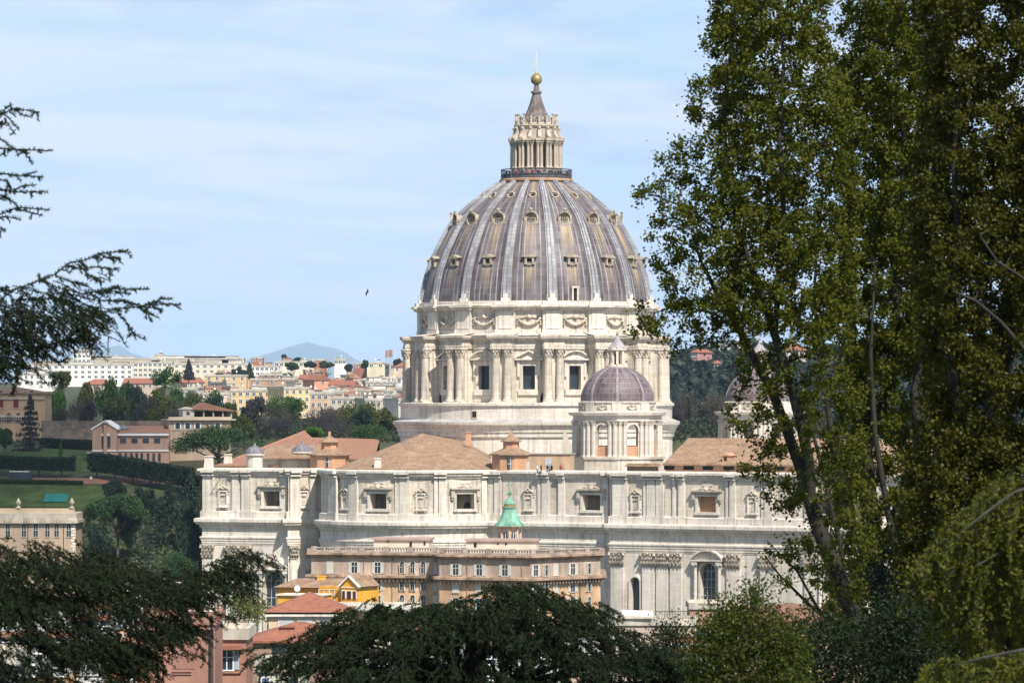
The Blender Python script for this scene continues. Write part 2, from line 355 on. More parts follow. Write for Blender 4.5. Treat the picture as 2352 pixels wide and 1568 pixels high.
# ---------------------------------------------------------------- lead roofing
def leadmat(name, dark, light, seam, pw, ph, rad, nsec=16, phase=0.0, stain=None, streak=.5, z0=0.0):
    m = bpy.data.materials.new(name); m.use_nodes = True; t = m.node_tree; t.nodes.clear(); L = t.links.new
    o = N(t, 'ShaderNodeOutputMaterial'); b = N(t, 'ShaderNodeBsdfPrincipled', Roughness=.55); b.inputs['Specular IOR Level'].default_value = .35
    L(b.outputs[0], o.inputs[0])
    tcx = N(t, 'ShaderNodeTexCoord'); sp = N(t, 'ShaderNodeSeparateXYZ'); L(tcx.outputs['Object'], sp.inputs[0])
    def M(op, a, c=None, d=None):
        n = N(t, 'ShaderNodeMath', operation=op)
        for i, x in enumerate((a, c, d)):
            if x is None: continue
            if isinstance(x, (int, float)): n.inputs[i].default_value = x
            else: L(x, n.inputs[i])
        return n.outputs[0]
    ang = M('ARCTAN2', sp.outputs[0], M('MULTIPLY', sp.outputs[1], -1.0))
    cx = N(t, 'ShaderNodeCombineXYZ'); L(M('MULTIPLY', M('SUBTRACT', ang, phase), rad), cx.inputs[0]); L(sp.outputs[2], cx.inputs[1])
    br = N(t, 'ShaderNodeTexBrick', offset=0.0); L(cx.outputs[0], br.inputs['Vector'])
    br.inputs['Color1'].default_value = (*dark, 1); br.inputs['Color2'].default_value = (*light, 1); br.inputs['Mortar'].default_value = (*seam, 1)
    br.inputs['Scale'].default_value = 1.0; br.inputs['Brick Width'].default_value = pw; br.inputs['Row Height'].default_value = ph
    br.inputs['Mortar Size'].default_value = .04; br.inputs['Mortar Smooth'].default_value = .3; br.inputs['Bias'].default_value = 0.0
    col = br.outputs['Color']
    def mix(fac, c1, c2, mode='MIX'):
        n = N(t, 'ShaderNodeMix', data_type='RGBA', blend_type=mode)
        for s, x in ((0, fac), (6, c1), (7, c2)):
            if isinstance(x, (int, float)): n.inputs[s].default_value = x
            elif isinstance(x, tuple): n.inputs[s].default_value = (*x, 1)
            else: L(x, n.inputs[s])
        return n.outputs[2]
    def noise(vx, vy, sc, lo, hi, det=3):
        c = N(t, 'ShaderNodeCombineXYZ'); L(M('MULTIPLY', ang, vx), c.inputs[0]); L(M('MULTIPLY', sp.outputs[2], vy), c.inputs[1])
        n = N(t, 'ShaderNodeTexNoise', Scale=sc, Detail=float(det)); L(c.outputs[0], n.inputs['Vector'])
        r = N(t, 'ShaderNodeMapRange'); r.inputs[1].default_value = lo; r.inputs[2].default_value = hi; L(n.outputs['Fac'], r.inputs[0]); return r.outputs[0]
    grey = tuple((x * .5 + y * .5) for x, y in zip(light, seam))
    col = mix(M('MULTIPLY', noise(rad * 2.6, .07, 1.0, .42, .66), streak), col, grey)
    col = mix(M('MULTIPLY', noise(rad * .5, .18, .6, .4, .7), .55), col, tuple(x * .62 for x in dark))
    if stain:
        sec = M('FRACT', M('DIVIDE', M('SUBTRACT', ang, phase), 2 * math.pi / nsec))
        near = N(t, 'ShaderNodeMapRange'); near.inputs[1].default_value = .19; near.inputs[2].default_value = .03
        L(M('ABSOLUTE', M('SUBTRACT', sec, .5)), near.inputs[0])
        zr = N(t, 'ShaderNodeMapRange'); zr.inputs[1].default_value = 80; zr.inputs[2].default_value = 110; L(sp.outputs[2], zr.inputs[0])
        cr = N(t, 'ShaderNodeValToRGB'); e = cr.color_ramp.elements
        pts = [(0, 0), (.10, 0), (.26, .75), (.29, 0), (.34, .05), (.56, 1), (.60, 0), (.76, 0), (.8, .55), (1, .8)]
        while len(e) < len(pts): e.new(.5)
        for i, (p, a) in enumerate(pts): e[i].position = p; e[i].color = (a, a, a, 1)
        L(zr.outputs[0], cr.inputs[0])
        rim = N(t, 'ShaderNodeMapRange'); rim.inputs[1].default_value = .27; rim.inputs[2].default_value = .36; L(M('ABSOLUTE', M('SUBTRACT', sec, .5)), rim.inputs[0])
        col = mix(M('MULTIPLY', rim.outputs[0], M('MULTIPLY', noise(rad * .35, .09, .8, .35, .6), .8)), col, (.062, .040, .038))
        for c0 in (.24, .37, .63, .76):        # raised seams that have weathered pale
            bl = N(t, 'ShaderNodeMapRange'); bl.inputs[1].default_value = .014; bl.inputs[2].default_value = .004; L(M('ABSOLUTE', M('SUBTRACT', sec, c0)), bl.inputs[0])
            col = mix(M('MULTIPLY', bl.outputs[0], noise(rad * .9 + c0, .12, 1.0, .35, .6)), col, (.42, .405, .42))
        wn = N(t, 'ShaderNodeTexWhiteNoise', noise_dimensions='1D'); L(M('FLOOR', M('DIVIDE', M('SUBTRACT', ang, phase), 2 * math.pi / nsec)), wn.inputs['W'])
        near_ = M('MULTIPLY', near.outputs[0], M('ADD', M('MULTIPLY', wn.outputs['Value'], .9), .6))
        f = M('MULTIPLY', M('MULTIPLY', near_, cr.outputs['Color']), noise(rad * 2.0, .06, 1.0, .34, .56))
        col = mix(M('MINIMUM', f, .85), col, stain)
    L(col, b.inputs['Base Color'])
    MATS[name] = m; return m
PH = R(7.3)
LEAD = leadmat('lead_sheet', (.062, .043, .044), (.165, .140, .141), (.235, .215, .218), 25.5 * 2 * math.pi / 16 / 9, 1.35, 25.5, 16, PH, stain=(.50, .36, .17), streak=.8)
LEAD_RIB = leadmat('lead_rib', (.25, .24, .245), (.43, .42, .43), (.15, .14, .14), 1.1, .85, 25.5, 16, PH + R(.8), streak=.4)
LEAD_S = leadmat('lead_sheet_small', (.095, .055, .056), (.20, .155, .157), (.30, .275, .28), 7.6 * 2 * math.pi / 48, 1.05, 7.6, 8, 0, streak=.5)

# ---------------------------------------------------------------- the basilica
DX, DY = XU(1232, 900), 900.0
basilica = thing('basilica', (DX, DY, 0), 'huge pale stone basilica with a ribbed grey dome and tiled roofs', 'basilica')
def pol(r, a, c=(DX, DY)): return (c[0] + r * math.sin(a), c[1] - r * math.cos(a))
def pfr(r, a0, a1, c=(DX, DY)): return Frame(pol(r, a0, c), pol(r, a1, c))
def smooth_prof(pts, n=8):
    P = [pts[0]] + list(pts) + [pts[-1]]; out = []
    for i in range(1, len(P) - 2):
        for k in range(n):
            t = k / n; q = []
            for c in range(2):
                a, b, d, e = P[i - 1][c], P[i][c], P[i + 1][c], P[i + 2][c]
                q.append(.5 * (2 * b + (d - a) * t + (2 * a - 5 * b + 4 * d - e) * t * t + (3 * b - a - 3 * d + e) * t ** 3))
            out.append(tuple(q))
    return out + [pts[-1]]

def capital_shapes(b, cx, cy, z0, z1, r, n=14):
    """leafy capital: a flaring bell, two rows of leaves, four volutes and an abacus"""
    h = z1 - z0
    b.lathe([(r * .86, z0), (r * 1.08, z0 + .05 * h), (r * .9, z0 + .1 * h), (r * .95, z0 + .5 * h), (r * 1.35, z0 + .88 * h)], n, cx=cx, cy=cy)
    for row, (zb, k, off) in enumerate(((.12, 1.0, 0), (.42, 1.15, .5))):
        for q in range(8):
            a = 2 * math.pi * (q + off) / 8; p = (cx + math.sin(a) * r * k, cy - math.cos(a) * r * k)
            b.ball((p[0], p[1], z0 + (zb + .2) * h), r * .26, 6, (1, 1, 1.5))
    for q in range(4):
        a = math.pi / 4 + q * math.pi / 2; p = (cx + math.sin(a) * r * 1.35, cy - math.cos(a) * r * 1.35); b.ball((p[0], p[1], z0 + .8 * h), r * .3, 6)
    s = r * 1.36; b.box(cx - s, cx + s, cy - s, cy + s, z0 + .9 * h, z1)
def column_mesh(name, h, r, n=16):
    b = MB(); b.box(-r * 1.35, r * 1.35, -r * 1.35, r * 1.35, 0, r * .35)
    ch = r * 2.1
    b.lathe([(r * 1.3, r * .35), (r * 1.32, r * .6), (r * 1.1, r * .75), (r * 1.18, r * .95), (r, r * 1.1), (r * 1.0, h * .35), (r * .86, h - ch)], n)
    capital_shapes(b, 0, 0, h - ch, h, r * .95, n); return b.mesh(name, smooth=40)
def put(name, me, mats, parent, loc, rz=0, scale=None):
    o = bpy.data.objects.new(name, me); COL.objects.link(o); o.parent = parent; o.location = loc; o.rotation_euler = (0, 0, rz)
    if scale: o.scale = scale
    if len(me.materials) == 0:
        for m in (mats if isinstance(mats, (list, tuple)) else [mats]): me.materials.append(m)
    ORG[o.name] = ORG[parent.name]; return o
FZ = Frame((-1, 0), (1, 0))                 # local frame: s = x + 1, outwards = -y
def LF(s, o, z): return (s, -o, z)          # local s about 0, outwards -y

# ---- main dome -------------------------------------------------
prof = smooth_prof([(25.35, 80.7), (25.1, 83.2), (23.95, 88.0), (21.35, 93.9), (17.9, 99.4), (11.75, 104.75), (7.3, 107.75)])
b = MB(); b.lathe(prof, 160, cx=DX, cy=DY)
dome = b.build('main_dome', LEAD, basilica, smooth=60)
def pr_at(z):
    for (r0, z0), (r1, z1) in zip(prof, prof[1:]):
        if z0 <= z <= z1:
            t = (z - z0) / (z1 - z0); return r0 + (r1 - r0) * t, math.atan2(r0 - r1, z1 - z0)
    return prof[-1][0], .9
b = MB(); sec = []; K = len(prof)
for i, (r, z) in enumerate(prof):
    (ra, za), (rb, zb) = prof[max(0, i - 1)], prof[min(K - 1, i + 1)]; d = math.hypot(rb - ra, zb - za); nr, nz = (zb - za) / d, (ra - rb) / d
    w = 1.22 - .72 * (i / (K - 1)) ** 1.1; ring = []
    for x, o in ((-w, -.3), (-w, .3), (-.62 * w, .32), (-.6 * w, .62), (-.16 * w, .64), (-.12 * w, .42), (.12 * w, .42), (.16 * w, .64), (.6 * w, .62), (.62 * w, .32), (w, .3), (w, -.3)): ring.append((x, -(r + nr * o), z + nz * o))
    sec.append(ring)
k = len(sec[0])
for i in range(K - 1):
    b.add(sec[i] + sec[i + 1], [(q, q + 1, k + q + 1, k + q) for q in range(k - 1)])
rib_me = b.mesh('rib')
b = MB()   # stone foot of a rib
b.box(-.95, .95, -26.2, -24.9, 80.5, 81.5); b.box(-.5, .5, -26.1, -24.7, 81.5, 82.5)
foot_me = b.mesh('rib_foot')
def dormer(row):
    b = MB()
    if row == 0:       # square window under a small pediment
        b.fbox(LF, -.95, -.5, -1.0, .55, -1.0, 1.0); b.fbox(LF, .5, .95, -1.0, .55, -1.0, 1.0)
        b.fbox(LF, -.5, .5, -1.0, .55, .65, 1.0); b.fbox(LF, -1.05, 1.05, -1.0, .65, -1.3, -1.0); b.fbox(LF, -.45, .45, -1.0, .55, -1.65, -1.3)
        b.fbox(LF, -1.45, 1.45, -1.6, .8, 1.0, 1.22)
        b.slab(LF, [(-1.55, 1.22), (1.55, 1.22), (0, 2.1)], -2.4, .8)
        b.mi = 1; b.add([LF(-.5, -.25, -1), LF(.5, -.25, -1), LF(.5, -.25, .65), LF(-.5, -.25, .65)], [(0, 1, 2, 3)])
    elif row == 1:     # large shell-framed oval
        n = 20; ring = [(1.55 * math.cos(2 * math.pi * q / n), 1.45 * math.sin(2 * math.pi * q / n)) for q in range(n)]
        b.tube([LF(x, .35, z) for x, z in ring] + [LF(ring[0][0], .35, ring[0][1])], .22, 6, False)
        b.slab(LF, [(1.5 * math.cos(2 * math.pi * q / n), 1.4 * math.sin(2 * math.pi * q / n)) for q in range(n)], -1.2, -.05)
        for q in range(9):
            a = math.pi * q / 8; b.ball(LF(1.62 * math.cos(a), .3 + .5 * math.sin(a), 1.5 * math.sin(a) + .1), .16, 6)
        b.ball(LF(0, .8, 1.95), .38, 8)
        for x, z, r in ((-1.2, -1.5, .42), (1.2, -1.5, .42), (-.6, -1.85, .45), (.6, -1.85, .45), (0, -2.2, .42), (-1.55, -1.0, .35), (1.55, -1.0, .35)): b.ball(LF(x, .25, z), r, 8, (1, .7, 1))
        for q in range(7):     # hood over the window
            a0, a1 = math.pi * q / 7, math.pi * (q + 1) / 7
            b.hexa([LF(1.35 * math.cos(a0), 0, 1.25 * math.sin(a0)), LF(1.35 * math.cos(a1), 0, 1.25 * math.sin(a1)), LF(1.6 * math.cos(a1), 0, 1.5 * math.sin(a1)), LF(1.6 * math.cos(a0), 0, 1.5 * math.sin(a0)),
                    LF(1.35 * math.cos(a0), .9 * math.sin(a0), 1.25 * math.sin(a0)), LF(1.35 * math.cos(a1), .9 * math.sin(a1), 1.25 * math.sin(a1)), LF(1.6 * math.cos(a1), 1.0 * math.sin(a1), 1.5 * math.sin(a1)), LF(1.6 * math.cos(a0), 1.0 * math.sin(a0), 1.5 * math.sin(a0))])
        b.mi = 1; b.slab(LF, [(-.8, -.5), (.8, -.5), (.8, .15), (.55, .5), (0, .65), (-.55, .5), (-.8, .15)], -.1, .02)
        b.mi = 0
        for x in (-.45, 0, .45): b.fbox(LF, x - .05, x + .05, .0, .1, -.5, .5)
        b.fbox(LF, -.8, .8, 0, .1, -.05, .05)
    else:              # small round window
        n = 16; b.tube([LF(.85 * math.cos(2 * math.pi * q / n), .2, .85 * math.sin(2 * math.pi * q / n)) for q in range(n + 1)], .2, 6, False)
        b.slab(LF, [(.8 * math.cos(2 * math.pi * q / n), .8 * math.sin(2 * math.pi * q / n)) for q in range(n)], -.8, -.1)
        b.mi = 1; b.slab(LF, [(.42 * math.cos(2 * math.pi * q / 12), .42 * math.sin(2 * math.pi * q / 12)) for q in range(12)], -.2, .0)
    return b.mesh('dormer_window', smooth=35)
STONE_DK = mk('travertine_sooty', (.40, .335, .25), var=.3, scale=.9, stretch=(1, 1, .4), fine=.2)
dm = [dormer(q) for q in range(3)]
VIS = [q for q in range(-6, 7) if -118 < 7.3 + 22.5 * q < 118]
for q in VIS:
    a = PH + R(22.5) * q
    put('rib', rib_me, LEAD_RIB, dome, (0, 0, 0), a); put('rib_foot', foot_me, STONE_W, dome, (0, 0, 0), a)
    ac = a + R(11.25)
    if abs(ac) > R(112): continue
    for row, (zz, extra, tilt) in enumerate(((89.6, .3, 0), (98.9, .25, .22), (104.2, .12, .75))):
        r, sl_ = pr_at(zz)
        o = put('dormer_window', dm[row], (STONE_DK, DARK), dome, (math.sin(ac) * (r + extra), -math.cos(ac) * (r + extra), zz), ac, ((1.1, .8, .7), (.95, .85, .95), (.95, .9, .95))[row])
        o.rotation_euler = (-(sl_ * tilt), 0, ac)
# one little door low on the lead
ad = math.asin((1316 - 1232) / 10.38 / 25.3); r, _ = pr_at(82.4)
b = MB(); b.fbox(LF, -.75, -.4, -1, .6, -1.2, 1.4); b.fbox(LF, .4, .75, -1, .6, -1.2, 1.4); b.fbox(LF, -.85, .85, -1, .7, 1.4, 1.8); b.mi = 1; b.fbox(LF, -.4, .4, -1, .2, -1.2, 1.4)
put('roof_hatch', b.mesh('roof_hatch'), (STONE, DARK), dome, (math.sin(ad) * r, -math.cos(ad) * r, 82.2), ad)

# ---- drum ------------------------------------------------------
RW = 25.6
b = MB(); arcs = []
for q in range(16):
    a = PH + R(22.5) * q; w0, w1 = a + R(11.25 - 5.3), a + R(11.25 + 5.3); fr = pfr(RW, w0, w1); c = fr.L / 2
    wall(b, fr, 58.2, 71, [(c - 1.32, c + 1.32, 61.8, 66.9)], 1.5)
    for s0, s1 in ((a - R(11.25 - 5.3), a - R(4)), (a - R(4), a + R(4)), (a + R(4), w0)): wall(b, pfr(RW, s0, s1), 58.2, 71)
drum = b.build('drum', STONE, basilica)
b = MB(); b.lathe([(25.5, 70.5), (25.95, 70.5), (25.95, 71.0), (26.05, 71.05), (26.05, 71.5), (25.8, 71.55), (25.8, 72.2), (26.2, 72.35), (26.3, 72.7), (27.0, 72.85), (27.1, 73.3), (27.3, 73.4), (27.3, 73.55), (25.4, 73.9)], 144, cx=DX, cy=DY)
b.build('entablature', STONE_W, drum, smooth=25)
b = MB(); b.lathe([(25.45, 73.8), (25.75, 73.8), (25.75, 74.6), (25.5, 74.7), (25.5, 78.6), (25.7, 78.7), (25.8, 79.0)], 144, cx=DX, cy=DY); b.build('attic_storey', STONE, drum, smooth=25)
b = MB(); b.lathe([(25.7, 78.9), (26.0, 79.0), (26.1, 79.4), (26.8, 79.55), (26.9, 79.95), (26.75, 80.05), (26.4, 80.15), (26.4, 80.7), (26.1, 80.8), (24.9, 80.9)], 144, cx=DX, cy=DY); b.build('dome_cornice', STONE_W, drum, smooth=25)
b = MB()    # buttress with its entablature break (local, pointing to -y)
b.box(-2.0, 2.0, -28.0, -25.0, 58.2, 71); b.box(-1.1, 1.1, -28.35, -28.0, 58.9, 70.6)
b.box(-2.45, 2.45, -30.0, -25.0, 57.9, 58.9)
for x0, z0, z1 in ((0, 70.6, 71.0), (.08, 71.0, 71.5), (-.1, 71.5, 72.25), (.25, 72.25, 72.7), (.6, 72.7, 72.98), (.72, 72.98, 73.4)): b.box(-2.35 - x0, 2.35 + x0, -29.4 - x0, -25.2, z0, z1)
b.add([(-3.1, -30.15, 73.4), (3.1, -30.15, 73.4), (3.0, -25, 74.1), (-3.0, -25, 74.1)], [(0, 1, 2, 3)])
but_me = b.mesh('buttress')
b = MB()    # attic pilaster strip above a buttress
b.box(-2.15, 2.15, -26.25, -25.2, 73.9, 78.95); b.box(-2.3, 2.3, -26.45, -25.2, 73.9, 74.7); b.box(-1.55, 1.55, -26.4, -25.2, 74.9, 78.7)
b.box(-2.5, 2.5, -27.0, -25.2, 78.95, 79.5); b.box(-2.75, 2.75, -27.55, -25.2, 79.5, 80.02); b.box(-2.2, 2.2, -26.9, -25.2, 80.02, 80.75)
ap_me = b.mesh('attic_pilaster')
col_me = column_mesh('column', 11.7, .92)
def swag():
    b = MB(); 
    pts = [(-2.3 + 4.6 * q / 14, -.2 - 1.15 * (1 - ((q - 7) / 7) ** 2)) for q in range(15)]
    b.tube([LF(x, .28, z) for x, z in pts], [.2 + .18 * (1 - abs(q - 7) / 7) for q in range(15)], 6)
    for q in range(13):
        x, z = pts[q + 1]; b.ball(LF(x, .45, z - .08), .24 + .07 * (q % 2), 6)
    for sgn in (-1, 1):
        b.ball(LF(sgn * 2.4, .25, -.1), .34, 8); b.ball(LF(sgn * 2.5, .2, -.75), .26, 6); b.ball(LF(sgn * 2.55, .2, -1.3), .3, 6); b.ball(LF(sgn * 2.1, .15, .25), .22, 6)
        b.tube([LF(sgn * .3, .2, .35), LF(sgn * 1.2, .2, .15), LF(sgn * 2.2, .2, .1)], .12, 5)
    b.ball(LF(0, .35, .35), .42, 10, (1, .8, 1.15)); b.ball(LF(-.4, .2, .2), .25, 6); b.ball(LF(.4, .2, .2), .25, 6)
    return b.mesh('garland', smooth=60)
swag_me = swag()
def pediment(b, fr, c, hw, z0, rise, o, seg=False):
    b.fbox(fr, c - hw, c + hw, 0, o, z0, z0 + .3); z0 += .3
    if seg:
        K = 12; R_ = (hw * hw + rise * rise) / (2 * rise); h0 = math.asin(hw / R_); P = [(c + R_ * math.sin(h0 * (2 * q / K - 1)), z0 + R_ * math.cos(h0 * (2 * q / K - 1)) - (R_ - rise)) for q in range(K + 1)]
        b.slab(fr, P[::-1], -.02, o * .35)
        for q in range(K):
            (x0, a0), (x1, a1) = P[q], P[q + 1]; b.slab(fr, [(x0, a0), (x1, a1), (x1, a1 + .32), (x0, a0 + .32)], 0, o)
    else:
        b.slab(fr, [(c - hw, z0), (c + hw, z0), (c, z0 + rise)], -.02, o * .35)
        for sg in (-1, 1): b.slab(fr, [(c + sg * hw, z0), (c, z0 + rise), (c, z0 + rise + .36), (c + sg * (hw + .1), z0 + .33)][::sg], 0, o)
for q in VIS:
    a = PH + R(22.5) * q
    put('buttress', but_me, STONE, drum, (0, 0, 0), a); put('attic_pilaster', ap_me, STONE_W, drum, (0, 0, 0), a)
    for sg in (-1, 1):
        x, y = sg * 1.28, -28.75; put('column', col_me, STONE, drum, (x * math.cos(a) - y * math.sin(a), x * math.sin(a) + y * math.cos(a), 58.9), a)
    ac = a + R(11.25)
    if abs(ac) > R(112): continue
    put('garland', swag_me, STONE_D, drum, (math.sin(ac) * 25.5, -math.cos(ac) * 25.5, 77.1), ac)
    fr = pfr(RW * math.cos(R(5.3)) / 1.0, ac - R(5.3), ac + R(5.3)); fr = pfr(RW, ac - R(5.3), ac + R(5.3)); c = fr.L / 2
    b = MB()
    for s0, s1, z0, z1, o in ((-2.0, -1.32, 61.0, 68.0, .3), (1.32, 2.0, 61.0, 68.0, .3), (-1.32, 1.32, 66.9, 68.0, .3), (-2.3, 2.3, 60.6, 61.8, .45), (-2.45, -2.0, 64.5, 68.0, .5), (2.0, 2.45, 64.5, 68.0, .5)): b.fbox(fr, c + s0, c + s1, -.02, o, z0, z1)
    pediment(b, fr, c, 3.05, 68.1, 1.55, 1.0, q % 2 == 0)
    w = b.build('window_surround', STONE_W, drum)
    pane(fr, c - 1.32, c + 1.32, 61.8, 66.9, -1.3, (3, 4), .09).build('window', (GLASS, IRON), drum)
# small dark doors at the foot of the buttress flanks
for u, v in ((1007, 922), (1246, 922)):
    ph = math.asin((u - 1232) / 10.65 / 25.6); fr = pfr(25.6, ph - .02, ph + .02)
    b = MB(); b.slab(fr, [(-.1, 58.9), (1.1, 58.9), (1.1, 60.3), (.85, 60.9), (.5, 61.1), (.15, 60.9), (-.1, 60.3)], 0, .06); b.build('service_door', DARK, drum)
# ---- base of the drum -----------------------------------------
b = MB(); b.lathe([(26, 58.95), (30.2, 58.9), (30.5, 58.8), (30.5, 58.3), (30.1, 58.15), (30.05, 57.6), (30.0, 55.4)], 128, cx=DX, cy=DY)
base = b.build('drum_base', STONE_W, basilica, smooth=25)
b = MB(); b.lathe([(30.0, 55.45), (31.75, 54.85), (31.8, 54.75)], 128, cx=DX, cy=DY); b.build('lead_ledge', STONE_G, base, smooth=20)
b = MB(); b.lathe([(31.8, 54.75), (31.7, 54.2), (31.3, 54.0), (31.15, 53.5), (30.9, 53.35), (30.8, 52.6), (30.55, 52.5), (30.5, 51.6), (30.1, 51.4), (30.0, 43)], 128, cx=DX, cy=DY); b.build('moulding', STONE_W, base, smooth=20)
fr = pfr(30.03, R(-27), R(-25)); b = MB(); sq = fr.s_u(1090); b.fbox(fr, sq - .75, sq + .75, 0, .12, 55.0 + .6, 57.4); b.mi = 1; b.fbox(fr, sq - .48, sq + .48, .1, .15, 55.8, 57.1); b.build('base_window', (STONE, DARK), base)

STONE_L = mk('travertine_tan', (.50, .42, .33), var=.2, scale=.8, stretch=(1, 1, .3), fine=.1)
# ---- lantern ---------------------------------------------------
b = MB(); b.lathe([(7.2, 107.4), (8.15, 107.75), (8.15, 108.15), (7.9, 108.3), (4.0, 108.4)], 64, cx=DX, cy=DY)
b.lathe([(4.15, 108.3), (4.15, 116.4)], 32, cx=DX, cy=DY)
lantern = b.build('lantern', (mk('lantern_plaster', (.42, .27, .17), var=.2, scale=.6)), basilica, smooth=25)
b = MB()
for q in range(96):
    a = 2 * math.pi * q / 96; x, y = pol(7.75, a); w = .09 if q % 6 else .2; b.box(x - w / 2, x + w / 2, y - w / 2, y + w / 2, 108.3, 110.35)
for z in (108.45, 109.2, 110.3): b.lathe([(7.7, z), (7.85, z), (7.85, z + .14), (7.7, z + .14)], 64, cx=DX, cy=DY)
b.build('gallery_railing', mk('railing_steel', (.10, .105, .12), var=.2), lantern)
b = MB(); b.lathe([(7.62, 108.3), (7.62, 109.3)], 64, cx=DX, cy=DY); b.build('gallery_parapet', mk('parapet_grey', (.17, .165, .17), var=.4, scale=1.5, stretch=(1, 1, 1)), lantern, smooth=25)
lcol = column_mesh('lantern_column', 5.6, .34, 10)
b = MB(); b.box(-.72, .72, -5.6, -4.0, 108.4, 110.6); b.box(-.42, .42, -5.2, -4.0, 110.6, 116.2); b.box(-.82, .82, -5.95, -4.0, 116.2, 116.6); b.box(-.95, .95, -6.15, -4.0, 116.6, 117.05); pier_me = b.mesh('lantern_pier')
b = MB()   # scroll bracket above a pier
pr = [(-4.3, 117), (-6.1, 117), (-6.15, 117.4), (-5.75, 117.7), (-5.3, 118.2), (-5.1, 119.0), (-5.15, 119.5), (-4.3, 119.7)]
n_ = len(pr); vs = [(-.36, y, z) for y, z in pr] + [(.36, y, z) for y, z in pr]
b.add(vs, [tuple(range(n_)), tuple(range(2 * n_ - 1, n_ - 1, -1))] + [(i, n_ + i, n_ + (i + 1) % n_, (i + 1) % n_) for i in range(n_)])
b.ball((0, -5.15, 119.45), .32, 8); b.ball((0, -5.95, 117.35), .36, 8); scroll_me = b.mesh('scroll_bracket')
b = MB(); b.lathe([(.30, 0), (.34, .25), (.16, .35), (.3, .9), (.14, 1.25), (.22, 1.7), (.1, 1.9), (.3, 2.15), (.33, 2.3), (.05, 2.35)], 8); cand_me = b.mesh('candelabrum', smooth=40)
for q in range(16):
    a = PH + R(22.5) * q
    put('lantern_pier', pier_me, STONE_D, lantern, (0, 0, 0), a); put('scroll_bracket', scroll_me, STONE_D, lantern, (0, 0, 0), a)
    for sg in (-1, 1):
        x, y = sg * .4, -5.45; put('lantern_column', lcol, STONE_L, lantern, (x * math.cos(a) - y * math.sin(a), x * math.sin(a) + y * math.cos(a), 110.6), a)
    x, y = math.sin(a) * 4.55, -math.cos(a) * 4.55; put('candelabrum', cand_me, STONE_D, lantern, (x, y, 120.3), a)
    ac = a + R(11.25)
    if abs(ac) < R(80):
        fr = pfr(4.2, ac - .09, ac + .09); c = fr.L / 2; b = MB(); b.slab(fr, [(c - .42, 110.8), (c + .42, 110.8), (c + .42, 114.4), (c + .28, 114.8), (c, 114.95), (c - .28, 114.8), (c - .42, 114.4)], 0, .08); b.build('lantern_window', GLASS, lantern)
b = MB(); b.lathe([(4.2, 116.2), (5.0, 116.3), (5.2, 117.0), (4.55, 117.15), (4.5, 119.5), (4.85, 119.7), (5.0, 120.0), (4.95, 120.25), (3.0, 120.35)], 48, cx=DX, cy=DY); b.build('lantern_attic', STONE_D, lantern, smooth=25)
b = MB(); b.lathe([(3.9, 120.3), (3.9, 120.75), (3.7, 120.8)], 32, cx=DX, cy=DY)
for q in range(48):
    x, y = pol(3.8, 2 * math.pi * q / 48); b.box(x - .06, x + .06, y - .06, y + .06, 120.7, 121.7)
b.lathe([(3.7, 121.65), (3.9, 121.65), (3.9, 121.85), (3.7, 121.85)], 32, cx=DX, cy=DY); b.build('balustrade', STONE_D, lantern)
fl = lambda a: 1 + .055 * (abs(math.sin(a * 8)) - .5)
b = MB(); b.lathe([(3.1, 120.3), (3.05, 121.4), (2.55, 122.4), (2.0, 123.6), (1.5, 125), (1.05, 126.5), (.88, 127.2), (1.2, 127.35), (1.2, 127.75), (.72, 127.85), (.58, 128.6), (.45, 129.25)], 64, cx=DX, cy=DY, rfun=fl)
b.build('spire', mk('lead_spire', (.19, .155, .145), var=.35, scale=1.2, stretch=(1, 1, .15), fine=.2), lantern, smooth=50)
b = MB(); b.ball((DX, DY, 130.4), 1.28, 24); b.lathe([(.5, 131.4), (.55, 131.6), (.3, 131.8), (.25, 132.1)], 10, cx=DX, cy=DY); b.build('ball', BRONZE, lantern, smooth=60)
b = MB(); b.box(DX - .085, DX + .085, DY - .085, DY + .085, 131.9, 136.3); b.box(DX - .8, DX + .8, DY - .07, DY + .07, 134.3, 134.46)
for x, z in ((DX - .9, 134.38), (DX + .9, 134.38), (DX, 136.35)): b.ball((x, DY, z), .17, 6)
b.tube([(DX, DY, 136.4), (DX, DY, 138.0)], .02, 4); b.build('cross', mk('cross_metal', (.58, .57, .54), rough=.5), lantern)
